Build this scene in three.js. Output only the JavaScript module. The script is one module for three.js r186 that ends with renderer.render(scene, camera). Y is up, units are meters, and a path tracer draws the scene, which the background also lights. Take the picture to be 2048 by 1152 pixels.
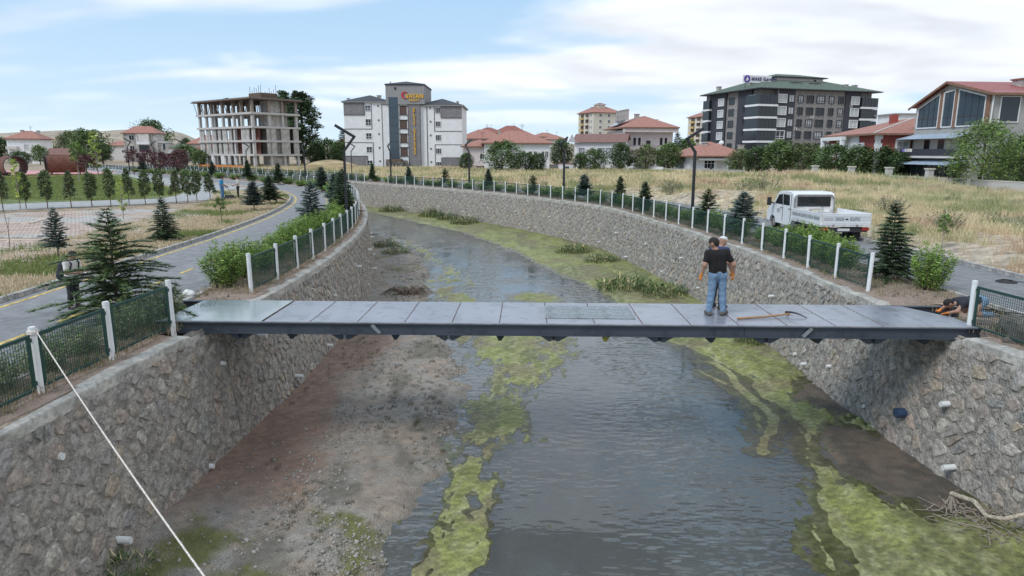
import * as THREE from 'three';
import { TextGeometry } from 'three/addons/geometries/TextGeometry.js';
import { FontLoader } from 'three/addons/loaders/FontLoader.js';

// ---------------------------------------------------------------- camera, sky, sun, exposure
const scene = new THREE.Scene();
const camera = new THREE.PerspectiveCamera(45.76, 16 / 9, 0.1, 6000);
camera.position.set(0, 3.6, 0);
camera.rotation.set(-0.196, 0, 0.003);
const renderer = new THREE.WebGLRenderer({ antialias: true });
renderer.setSize(1024, 576);
renderer.toneMapping = THREE.LinearToneMapping;
renderer.toneMappingExposure = 1.47;
renderer.shadowMap.enabled = true;

const SUN_DIR = new THREE.Vector3(-0.72, 1.0, 0.6).normalize();
const sun = new THREE.DirectionalLight(new THREE.Color(1, 0.955, 0.89), 1.5);
sun.position.copy(SUN_DIR).multiplyScalar(120).add(new THREE.Vector3(0, 0, -40));
sun.target.position.set(0, 0, -40);
sun.castShadow = true;
sun.shadow.mapSize.set(4096, 4096);
Object.assign(sun.shadow.camera, { left: -120, right: 120, top: 120, bottom: -120, near: 1, far: 400 });
sun.shadow.radius = 36;
scene.add(sun, sun.target);

// ---------------------------------------------------------------- numbers and noise
function rngOf(seed) {
  let a = seed >>> 0;
  return () => { a = (a + 0x6d2b79f5) | 0; let t = Math.imul(a ^ (a >>> 15), 1 | a); t = (t + Math.imul(t ^ (t >>> 7), 61 | t)) ^ t; return ((t ^ (t >>> 14)) >>> 0) / 4294967296; };
}
const clamp = (x, a = 0, b = 1) => Math.min(b, Math.max(a, x)), lerp = (a, b, t) => a + (b - a) * t;
const smooth = (a, b, x) => { const t = clamp((x - a) / (b - a)); return t * t * (3 - 2 * t); };
const hash2 = (x, y, s) => { let h = Math.imul(x | 0, 374761393) + Math.imul(y | 0, 668265263) + Math.imul(s | 0, 974634777); h = Math.imul(h ^ (h >>> 13), 1274126177); h ^= h >>> 16; return (h >>> 0) / 4294967296; };
function vnoise(x, y, s = 0, wrap = 0) {            // value noise, 0..1; wrap = period in cells
  const xi = Math.floor(x), yi = Math.floor(y), fx = x - xi, fy = y - yi;
  const w = (v) => (wrap ? ((v % wrap) + wrap) % wrap : v);
  const u = fx * fx * (3 - 2 * fx), v = fy * fy * (3 - 2 * fy), x0 = w(xi), x1 = w(xi + 1), y0 = w(yi), y1 = w(yi + 1);
  return lerp(lerp(hash2(x0, y0, s), hash2(x1, y0, s), u), lerp(hash2(x0, y1, s), hash2(x1, y1, s), u), v);
}
function fbm(x, y, o = 4, s = 0, wrap = 0) {
  let a = 0.5, t = 0, n = 0;
  for (let i = 0; i < o; i++) { t += a * vnoise(x, y, s + i * 17, wrap); n += a; x *= 2; y *= 2; wrap *= 2; a *= 0.5; }
  return t / n;
}

// ---------------------------------------------------------------- sky: air and thin clouds, computed over the whole dome
{
  const W = 2048, Hh = 1024, data = new Float32Array(W * Hh * 4);
  for (let j = 0; j < Hh; j++) {
    const el = ((j + 0.5) / Hh - 0.5) * Math.PI, se = Math.sin(el), ce = Math.cos(el);
    for (let i = 0; i < W; i++) {
      const az = ((i + 0.5) / W - 0.5) * 2 * Math.PI;      // u = atan2(z, x) / 2pi + 0.5
      const dx = Math.cos(az) * ce, dz = Math.sin(az) * ce;
      const h = Math.max(0, se), k = Math.pow(1 - h, 5);
      let r = lerp(0.215, 0.53, k), g = lerp(0.395, 0.645, k), b = lerp(0.61, 0.74, k);
      if (se < 0) { r = 0.53; g = 0.645; b = 0.74; }
      // clouds lie on two high layers seen in perspective
      const q = 1 / (h + 0.1), cx = dx * q, cz = dz * q;
      const right = smooth(-0.62, 0.42, dx / Math.hypot(dx, dz, 1e-6));
      const wx = fbm(cx * 0.5 + 3, cz * 0.5, 2, 71) * 1.2;
      const streak = fbm(cx * 0.42 + cz * 0.1 + wx, cz * 1.7 - cx * 0.22 + wx, 5, 5);
      const puff = fbm(cx * 0.85 + wx * 0.7 + 9, cz * 1.15 + 4, 6, 31);
      let c1 = smooth(0.5 - 0.1 * right, 0.78 - 0.16 * right, streak) * 0.85;
      let c2 = smooth(0.62 - 0.25 * right, 0.9 - 0.3 * right, puff);
      let c = clamp(1 - (1 - c1) * (1 - c2 * 0.96)) * smooth(-0.02, 0.1, se);
      const dens = fbm(cx * 0.85 + wx * 0.7 + 9.13, cz * 1.15 + 4.2, 5, 31);
      const lit = 0.66 + 0.15 * clamp((puff - dens) * 6 + 0.5) - 0.11 * smooth(0.52, 0.68, puff) * right;
      const o = (j * W + i) * 4;
      data[o] = lerp(r, lit * 0.955, c); data[o + 1] = lerp(g, lit * 1.0, c); data[o + 2] = lerp(b, lit * 1.075, c); data[o + 3] = 1;
    }
  }
  const t = new THREE.DataTexture(data, W, Hh, THREE.RGBAFormat, THREE.FloatType);
  t.mapping = THREE.EquirectangularReflectionMapping; t.magFilter = THREE.LinearFilter; t.minFilter = THREE.LinearFilter; t.needsUpdate = true;
  scene.background = t; scene.environment = t;
}

// ---------------------------------------------------------------- naming, grouping
const taken = new Map();
function numbered(name) { const k = taken.get(name) ?? 0; taken.set(name, k + 1); return k ? name + '_' + String(k).padStart(3, '0') : name; }
const ORD = 'first second third fourth fifth sixth seventh eighth ninth tenth eleventh twelfth thirteenth fourteenth fifteenth sixteenth seventeenth eighteenth nineteenth'.split(' ');
const nth = (i) => { i++; if (i < 20) return ORD[i - 1]; const t = Math.floor(i / 10), u = i % 10; return u ? ['', '', 'twenty', 'thirty', 'forty'][t] + '-' + ORD[u - 1] : ['', '', 'twentieth', 'thirtieth', 'fortieth'][t]; };
function tag(o, label, category, group, kind) {
  const d = o.userData = {};
  if (label) d.label = label;
  if (category) d.category = category;
  if (group) d.group = group;
  if (kind) d.kind = kind;
  return o;
}
function thing(name, label, category, [x, y, z] = [0, 0, 0], turn = 0, group) {
  const o = new THREE.Group(); o.name = numbered(name); scene.add(o); o.position.set(x, y, z); o.rotation.y = turn;
  return tag(o, label, category, group);
}
function setting(o, name) { o.name = numbered(name); o.userData.kind = 'structure'; scene.add(o); return o; }
function shade(o) { o.traverse((m) => { if (m.isMesh) { m.castShadow = true; m.receiveShadow = true; } }); return o; }
function copy(o, label, [x, y, z], turn = 0, sc = 1, group) {
  const c = o.clone(); c.name = numbered(o.name.replace(/_\d{3}$/, '')); scene.add(c); c.position.set(x, y, z); c.rotation.y = turn;
  if (Array.isArray(sc)) c.scale.set(...sc); else c.scale.setScalar(sc);
  c.userData = { ...o.userData }; if (label) c.userData.label = label; if (group) c.userData.group = group;
  return c;
}

// ---------------------------------------------------------------- textures and materials
function texture(n, f, colour = true) {
  const d = new Uint8Array(n * n * 4);
  for (let y = 0; y < n; y++) for (let x = 0; x < n; x++) {
    const v = f(x / n, y / n), o = (y * n + x) * 4, a = Array.isArray(v) ? v : [v, v, v];
    d[o] = clamp(a[0]) * 255; d[o + 1] = clamp(a[1]) * 255; d[o + 2] = clamp(a[2]) * 255; d[o + 3] = 255;
  }
  const t = new THREE.DataTexture(d, n, n); t.wrapS = t.wrapT = THREE.RepeatWrapping; t.magFilter = THREE.LinearFilter; t.minFilter = THREE.LinearMipmapLinearFilter;
  if (colour) t.colorSpace = THREE.SRGBColorSpace; t.needsUpdate = true; return t;
}
const rep = (t, metres) => { const c = t.clone(); c.repeat.set(1 / metres, 1 / metres); c.needsUpdate = true; return c; };
const TX = {
  grain: texture(512, (x, y) => 0.8 + 0.32 * (fbm(x * 24, y * 24, 4, 3, 24) - 0.5) + 0.28 * (fbm(x * 5, y * 5, 3, 8, 5) - 0.5)),
  coarse: texture(512, (x, y) => 0.8 + 0.55 * (fbm(x * 12, y * 12, 5, 13, 12) - 0.5) + 0.2 * (hash2(x * 512, y * 512, 4) - 0.5)),
  bump: texture(512, (x, y) => fbm(x * 20, y * 20, 5, 23, 20), false),
  fine: texture(256, (x, y) => 0.8 + 0.07 * (fbm(x * 6, y * 6, 4, 33, 6) - 0.5) + 0.05 * (hash2(x * 256, y * 256, 4) - 0.5)),
  speck: texture(512, (x, y) => { const h = hash2(x * 256, y * 256, 6); return 0.78 + (h > 0.9 ? 0.2 : h < 0.1 ? -0.22 : 0) + 0.25 * (fbm(x * 8, y * 8, 4, 43, 8) - 0.5); }),
  ripple: texture(1024, (x, y) => { const wx = fbm(x * 6, y * 6, 3, 53, 6) * 0.35; const am = 0.25 + 1.2 * smooth(0.35, 0.65, fbm(x * 3, y * 3, 3, 51, 3)); return 0.5 + am * (0.62 * (fbm(x * 18 + wx, y * 40 + wx * 3, 2, 57) - 0.5) + 0.13 * (fbm(x * 40, y * 72, 2, 59) - 0.5)); }, false),
  scuff: texture(1024, (x, y) => { const sc = Math.abs(fbm(x * 9 + 3, y * 4, 4, 103, 0) - 0.5) < 0.006 ? 0.1 : 0; return 0.8 + 0.12 * (fbm(x * 4, y * 4, 5, 105, 4) - 0.5) + 0.07 * (fbm(x * 5, y * 70, 3, 107, 5) - 0.5) + sc * 0.5 - 0.08 * smooth(0.6, 0.7, fbm(x * 14, y * 14, 4, 109, 14)); }),
  brush: texture(512, (x, y) => 0.82 + 0.22 * (fbm(x * 6, y * 60, 4, 63, 6) - 0.5) + 0.22 * (fbm(x * 7, y * 7, 4, 67, 7) - 0.5)),
};
const lin = (r, g, b) => new THREE.Color().setRGB(r, g ?? r, b ?? r);
function std(color, rough = 0.9, o = {}) { return new THREE.MeshStandardMaterial({ color: Array.isArray(color) ? lin(...color) : color, roughness: rough, side: THREE.DoubleSide, ...o }); }
function surf(color, rough, tex, metres, bumpM = 0, bumpMetres = metres, o = {}) {
  const m = std(color, rough, { map: rep(tex, metres), ...o }); m.color.multiplyScalar(1.62);   // the grain maps average 0.8 in sRGB
  if (bumpM) { m.bumpMap = rep(TX.bump, bumpMetres); m.bumpScale = bumpM; }
  return m;
}

// ---------------------------------------------------------------- mesh builder: flat-shaded pieces with uv in metres
class MB {
  constructor() { this.p = []; this.n = []; this.u = []; this.c = []; this.k = null; this.m = null; }
  at(x = 0, y = 0, z = 0, ry = 0) { this.m = new THREE.Matrix4().makeRotationY(ry).setPosition(x, y, z); return this; }
  color(r, g, b) { this.k = [r, g, b]; return this; }
  v(a, n, u) {
    if (this.m) { a = new THREE.Vector3(...a).applyMatrix4(this.m).toArray(); n = new THREE.Vector3(...n).transformDirection(this.m).toArray(); }
    this.p.push(a[0], a[1], a[2]); this.n.push(n[0], n[1], n[2]); this.u.push(u[0], u[1]); if (this.k) this.c.push(...this.k);
  }
  tri(a, b, c, na, nb, nc) {
    const e = [b[0] - a[0], b[1] - a[1], b[2] - a[2]], f = [c[0] - a[0], c[1] - a[1], c[2] - a[2]];
    let n = [e[1] * f[2] - e[2] * f[1], e[2] * f[0] - e[0] * f[2], e[0] * f[1] - e[1] * f[0]]; const l = Math.hypot(...n) || 1; n = n.map((x) => x / l);
    const ax = Math.abs(n[0]), ay = Math.abs(n[1]), az = Math.abs(n[2]);
    const uv = ay >= ax && ay >= az ? (q) => [q[0], -q[2]] : ax > az ? (q) => [q[2], q[1]] : (q) => [q[0], q[1]];
    this.v(a, na ?? n, uv(a)); this.v(b, nb ?? n, uv(b)); this.v(c, nc ?? n, uv(c)); return this;
  }
  quad(a, b, c, d) { return this.tri(a, b, c).tri(a, c, d); }
  fan(pts) { for (let i = 1; i < pts.length - 1; i++) this.tri(pts[0], pts[i], pts[i + 1]); return this; }
  box(cx, cy, cz, w, h, d) { return this.hull(cx - w / 2, cx + w / 2, cy - h / 2, cy + h / 2, cz - d / 2, cz + d / 2); }
  hull(x0, x1, y0, y1, z0, z1) {
    const P = (i, j, k) => [i ? x1 : x0, j ? y1 : y0, k ? z1 : z0];
    this.quad(P(0, 0, 1), P(1, 0, 1), P(1, 1, 1), P(0, 1, 1)).quad(P(1, 0, 0), P(0, 0, 0), P(0, 1, 0), P(1, 1, 0));
    this.quad(P(1, 0, 1), P(1, 0, 0), P(1, 1, 0), P(1, 1, 1)).quad(P(0, 0, 0), P(0, 0, 1), P(0, 1, 1), P(0, 1, 0));
    return this.quad(P(0, 1, 1), P(1, 1, 1), P(1, 1, 0), P(0, 1, 0)).quad(P(0, 0, 0), P(1, 0, 0), P(1, 0, 1), P(0, 0, 1));
  }
  bar(a, b, w, h = w, up = [0, 1, 0]) {            // rectangular bar from a to b
    const A = new THREE.Vector3(...a), B = new THREE.Vector3(...b), d = B.clone().sub(A).normalize(); let U = new THREE.Vector3(...up);
    if (Math.abs(d.dot(U)) > 0.98) U = new THREE.Vector3(1, 0, 0);
    const S = d.clone().cross(U).normalize().multiplyScalar(w / 2), V = S.clone().cross(d).normalize().multiplyScalar(h / 2);
    const q = (O, s, v) => O.clone().addScaledVector(S, s).addScaledVector(V, v).toArray();
    const r = [[-1, -1], [1, -1], [1, 1], [-1, 1]];
    for (let i = 0; i < 4; i++) { const s = r[i], t = r[(i + 1) % 4]; this.quad(q(A, ...s), q(B, ...s), q(B, ...t), q(A, ...t)); }
    return this.quad(...r.map((s) => q(B, ...s))).quad(...[...r].reverse().map((s) => q(A, ...s)));
  }
  tube(pts, rad, seg = 8, cap = true) {            // round tube through points; rad number or function of 0..1
    const V = pts.map((p) => new THREE.Vector3(...p)), N = V.length, rings = [], R = typeof rad === 'function' ? rad : () => rad;
    let U = null;
    for (let i = 0; i < N; i++) {
      const d = V[Math.min(N - 1, i + 1)].clone().sub(V[Math.max(0, i - 1)]).normalize();
      if (!U) U = Math.abs(d.y) > 0.9 ? new THREE.Vector3(1, 0, 0) : new THREE.Vector3(0, 1, 0);
      const S = d.clone().cross(U).normalize(); U = S.clone().cross(d).normalize(); const r = R(i / (N - 1));
      rings.push(Array.from({ length: seg }, (_, k) => { const t = k / seg * Math.PI * 2, n = S.clone().multiplyScalar(Math.cos(t)).addScaledVector(U, Math.sin(t)); return [V[i].clone().addScaledVector(n, r).toArray(), n.toArray()]; }));
    }
    for (let i = 0; i < N - 1; i++) for (let k = 0; k < seg; k++) {
      const a = rings[i][k], b = rings[i][(k + 1) % seg], c = rings[i + 1][(k + 1) % seg], d = rings[i + 1][k];
      this.tri(a[0], d[0], c[0], a[1], d[1], c[1]).tri(a[0], c[0], b[0], a[1], c[1], b[1]);
    }
    if (cap) { this.fan(rings[0].map((q) => q[0])); this.fan(rings[N - 1].map((q) => q[0]).reverse()); }
    return this;
  }
  prism(poly, z0, z1) {                            // polygon in x,y extruded along z
    const n = poly.length, a = poly.map(([x, y]) => [x, y, z1]), b = poly.map(([x, y]) => [x, y, z0]);
    for (const t of THREE.ShapeUtils.triangulateShape(poly.map(([x, y]) => new THREE.Vector2(x, y)), [])) { this.tri(a[t[0]], a[t[1]], a[t[2]]); this.tri(b[t[0]], b[t[2]], b[t[1]]); }
    for (let i = 0; i < n; i++) { const j = (i + 1) % n; this.quad(a[i], b[i], b[j], a[j]); }
    return this;
  }
  geo() {
    const g = new THREE.BufferGeometry();
    g.setAttribute('position', new THREE.Float32BufferAttribute(this.p, 3)); g.setAttribute('normal', new THREE.Float32BufferAttribute(this.n, 3)); g.setAttribute('uv', new THREE.Float32BufferAttribute(this.u, 2));
    if (this.c.length) g.setAttribute('color', new THREE.Float32BufferAttribute(this.c, 3));
    return g;
  }
  build(name, material, parent) { return part(name, this.geo(), material, parent); }
}
function part(name, geometry, material, parent) {
  const m = new THREE.Mesh(geometry, material); m.castShadow = m.receiveShadow = true;
  m.name = parent ? name : numbered(name); if (parent !== null) (parent ?? scene).add(m); return m;
}
const mb = () => new MB();

// ---------------------------------------------------------------- plan of the place: paths in metres, x to the right, -z away
class Path {
  constructor(pts, step = 0.25) {
    const c = new THREE.CatmullRomCurve3(pts.map(([x, z]) => new THREE.Vector3(x, 0, z)), false, 'centripetal');
    const n = Math.ceil(c.getLength() / step); this.q = c.getSpacedPoints(n); this.L = c.getLength(); this.h = this.L / n;
  }
  at(s, off = 0) {                                  // off > 0 is to the right of the walking direction
    const f = clamp(s / this.h, 0, this.q.length - 1.001), i = Math.floor(f), a = this.q[i], b = this.q[i + 1], t = f - i;
    const i0 = this.q[Math.max(0, i - 2)], i1 = this.q[Math.min(this.q.length - 1, i + 3)], dx = i1.x - i0.x, dz = i1.z - i0.z, l = Math.hypot(dx, dz), tx = dx / l, tz = dz / l;
    return { x: lerp(a.x, b.x, t) - tz * off, z: lerp(a.z, b.z, t) + tx * off, tx, tz, rx: -tz, rz: tx };
  }
  sz(z) { let i = this.q.findIndex((p) => p.z <= z); return Math.max(0, i) * this.h; }
}
const LW = new Path([[-6.9, 25], [-6.8, 5], [-6.65, -8.8], [-6.45, -13.7], [-6.25, -17.9], [-6.3, -22.5], [-6.6, -27], [-7.3, -33.3], [-8.5, -40], [-10.4, -48], [-14, -60], [-18.5, -70], [-23.5, -77.5], [-30, -86], [-38, -94], [-57, -114], [-77, -135], [-105, -163]]);
const RW = new Path([[9.5, 25], [9.4, 5], [9.25, -11.8], [9.1, -13.3], [9, -16.3], [9.03, -20], [9, -23.6], [8.72, -28.5], [7.67, -38], [6.04, -47], [2.6, -55], [-1.07, -61.6], [-8.6, -72.2], [-18.6, -84.4], [-26.6, -95], [-36, -106], [-46.4, -117], [-60, -131], [-86, -160], [-95, -172]]);
const LK = new Path([[-12.1, 25], [-12.15, 0], [-12.32, -16], [-12.43, -18.4], [-12.65, -23.6], [-12.98, -29.7], [-13.95, -38.6], [-15.69, -47.9], [-17.67, -54.8], [-20.8, -62.3], [-23.44, -67.4], [-28.5, -73.5], [-35, -80.5], [-53, -100], [-71, -120], [-100, -150]]);
const pit = (path, s) => { const z = path.at(s).z; return smooth(-13.1, -13.5, z) * smooth(-16.4, -16.0, z); };   // where the bridge ends rest the soil is dug away
const BED = -2.95;                                   // level of the water

function sheet(path, s0, s1, step, profile, wob = null) {   // profile: [offset, y] pairs swept along a path, smooth along its length
  const n = Math.max(1, Math.ceil((s1 - s0) / step)), m = profile.length, p = [], u = [], ix = []; let run = [0];
  for (let j = 1; j < m; j++) run.push(run[j - 1] + Math.hypot(profile[j][0] - profile[j - 1][0], profile[j][1] - profile[j - 1][1]));
  for (let i = 0; i <= n; i++) {
    const s = lerp(s0, s1, i / n);
    for (let j = 0; j < m; j++) { let [o, y] = profile[j]; if (wob) [o, y] = wob(s, o, y, j); const a = path.at(s, o); p.push(a.x, y, a.z); u.push(s, run[j]); }
  }
  for (let i = 0; i < n; i++) for (let j = 0; j < m - 1; j++) { const a = i * m + j, b = a + 1, c = a + m, d = c + 1; ix.push(a, b, c, b, d, c); }
  const g = new THREE.BufferGeometry(); g.setAttribute('position', new THREE.Float32BufferAttribute(p, 3)); g.setAttribute('uv', new THREE.Float32BufferAttribute(u, 2)); g.setIndex(ix); g.computeVertexNormals();
  return g;
}
const flip = (g) => { const a = g.index.array; for (let i = 0; i < a.length; i += 3) { const t = a[i]; a[i] = a[i + 1]; a[i + 1] = t; } g.computeVertexNormals(); return g; };
function flat(pts, y, holes = []) {                  // a level sheet from an outline in x, z; uv in metres
  const V = (l) => l.map(([x, z]) => new THREE.Vector2(x, -z)), s = new THREE.Shape(V(pts)); holes.forEach((h) => s.holes.push(new THREE.Path(V(h))));
  const g = new THREE.ShapeGeometry(s); g.rotateX(-Math.PI / 2); g.translate(0, y, 0); return g;
}

const MT = {
  soil: surf([0.35, 0.275, 0.195], 0.95, TX.coarse, 3.1, 0.03, 1.3),
  redsoil: surf([0.3, 0.23, 0.185], 0.95, TX.speck, 1.1, 0.03, 0.7),
  asphalt: surf([0.24, 0.24, 0.245], 0.85, TX.speck, 1.9, 0.004, 0.6),
  asphaltDark: surf([0.2, 0.203, 0.21], 0.8, TX.speck, 1.7, 0.004, 0.6),
  concrete: surf([0.42, 0.40, 0.36], 0.9, TX.grain, 1.5, 0.008, 0.6),
  kerb: surf([0.36, 0.35, 0.335], 0.9, TX.grain, 1.2, 0.004, 0.4),
  yellow: surf([0.58, 0.42, 0.13], 0.8, TX.coarse, 1.1),
  mortar: surf([0.325, 0.3, 0.268], 0.95, TX.coarse, 1.3, 0.05, 0.75),
  stone: surf([1, 1, 1], 0.9, TX.coarse, 0.6, 0.012, 0.35, { vertexColors: true }),
  pvc: std([0.72, 0.72, 0.7], 0.45), pvcBlue: std([0.03, 0.06, 0.12], 0.4),
  lawn: surf([0.15, 0.19, 0.06], 0.95, TX.coarse, 4, 0.04, 0.8),
  pink: surf([0.62, 0.3, 0.3], 0.85, TX.grain, 1.5),
};

// ---------------------------------------------------------------- ground, one sheet to the horizon with the canal cut out of it
{
  const hole = [];
  for (let s = 0; s <= LW.L; s += 0.5) { const a = LW.at(s, -0.1 - 1.9 * pit(LW, s)); hole.push([a.x, a.z]); }
  for (let s = RW.L; s >= 0; s -= 0.5) { const a = RW.at(s, 0.1 + 2.3 * pit(RW, s)); hole.push([a.x, a.z]); }
  const R = 2600, rim = Array.from({ length: 48 }, (_, i) => [Math.cos(i / 48 * 6.2832) * R, Math.sin(i / 48 * 6.2832) * R]);
  setting(shade(new THREE.Mesh(flat(rim, 0, [hole]), MT.soil)), 'ground');
  // soil strips between the coping and the roads
  const sL = flip(sheet(LW, 0, LW.L, 0.3, [[-0.14, 0.005], [-0.5, 0.035], [-0.8, 0.05], [-1.2, 0.05], [-1.5, 0.03], [-2.2, 0.006]], (s, o, y, j) => [o + (j ? 0 : 0.16 * (fbm(s * 1.6, 3, 3, 71) - 0.5)), y + (j < 5 ? 0.06 * (fbm(s * 1.3, o * 2, 3, 7) - 0.5) - pit(LW, s) * 0.24 : 0)]));
  const sR = sheet(RW, 0, RW.L, 0.3, [[0.14, 0.005], [0.5, 0.04], [0.8, 0.06], [1.2, 0.06], [1.6, 0.05], [2.2, 0.03], [2.7, 0.006]], (s, o, y, j) => [o + (j ? 0 : 0.16 * (fbm(s * 1.6, 3, 3, 73) - 0.5)), y + (j < 6 ? 0.08 * (fbm(s * 1.3, o * 2, 3, 9) - 0.5) - pit(RW, s) * 0.24 : 0)]);
  setting(shade(new THREE.Mesh(sL, MT.redsoil)), 'soil_strip'); setting(shade(new THREE.Mesh(sR, MT.redsoil)), 'soil_strip');
}

// ---------------------------------------------------------------- roads with kerb stones and markings
function kerbs(path, off, s0, s1, sFar, parent, w = 0.15, h = 0.13) {
  const one = new MB().hull(-0.365, 0.365, -0.05, h, -w / 2, w / 2).geo();
  for (let s = s0; s < s1; s += 0.745) { const a = path.at(s + 0.37, off), k = part('kerb_stone', one, MT.kerb, parent); k.position.set(a.x, (hash2(s * 10, 1, 2) - 0.5) * 0.012, a.z); k.rotation.y = Math.atan2(-a.tz, a.tx); }
  const g = sheet(path, s1, sFar, 0.8, [[off - w / 2, 0], [off - w / 2, h], [off + w / 2, h], [off + w / 2, 0]]);
  part('kerb_run', g, MT.kerb, parent).userData.kind = 'stuff';
}
{
  const r = setting(new THREE.Group(), 'road');
  part('asphalt', flip(sheet(LK, 0, LK.L, 0.6, [[0.02, 0.012], [2.2, 0.03], [4.3, 0.012]])), MT.asphalt, r);
  kerbs(LK, -0.06, LK.sz(-9), LK.sz(-66), LK.L, r); kerbs(LK, 4.38, LK.sz(-9), LK.sz(-60), LK.L, r, 0.12, 0.07);
  part('edge_line', flip(sheet(LK, 0, LK.sz(-64), 0.5, [[0.3, 0.019], [0.42, 0.0205]])), MT.yellow, r);
  for (let s = LK.sz(-8); s < LK.sz(-70); s += 1.95) part('dash', flip(sheet(LK, s, s + 0.95, 0.3, [[2.55, 0.0335], [2.66, 0.0328]])), MT.yellow, r);
  const q = setting(new THREE.Group(), 'road');
  part('asphalt', sheet(RW, 0, RW.L, 0.6, [[2.6, 0.01], [4.2, 0.03], [5.9, 0.01]]).clone(), MT.asphaltDark, q);
  kerbs(RW, 5.95, RW.sz(-9), RW.sz(-50), RW.L, q); kerbs(RW, 2.55, RW.sz(-9), RW.sz(-40), RW.L, q, 0.12, 0.07);
}

// ---------------------------------------------------------------- rubble retaining walls: mortar panels, single stones, coping, weep pipes
function clipPoly(poly, mx, my, nx, ny) {            // keep the side where (p - m).n < 0
  const out = [];
  for (let i = 0; i < poly.length; i++) {
    const a = poly[i], b = poly[(i + 1) % poly.length], da = (a[0] - mx) * nx + (a[1] - my) * ny, db = (b[0] - mx) * nx + (b[1] - my) * ny;
    if (da < 0) out.push(a);
    if ((da < 0) !== (db < 0)) { const t = da / (da - db); out.push([lerp(a[0], b[0], t), lerp(a[1], b[1], t)]); }
  }
  return out;
}
const STONES = [[0.39, 0.365, 0.325], [0.45, 0.405, 0.34], [0.34, 0.32, 0.295], [0.46, 0.375, 0.28], [0.42, 0.33, 0.27], [0.5, 0.46, 0.4], [0.29, 0.28, 0.27], [0.4, 0.33, 0.27], [0.38, 0.355, 0.32], [0.44, 0.41, 0.36], [0.34, 0.28, 0.245]];
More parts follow.
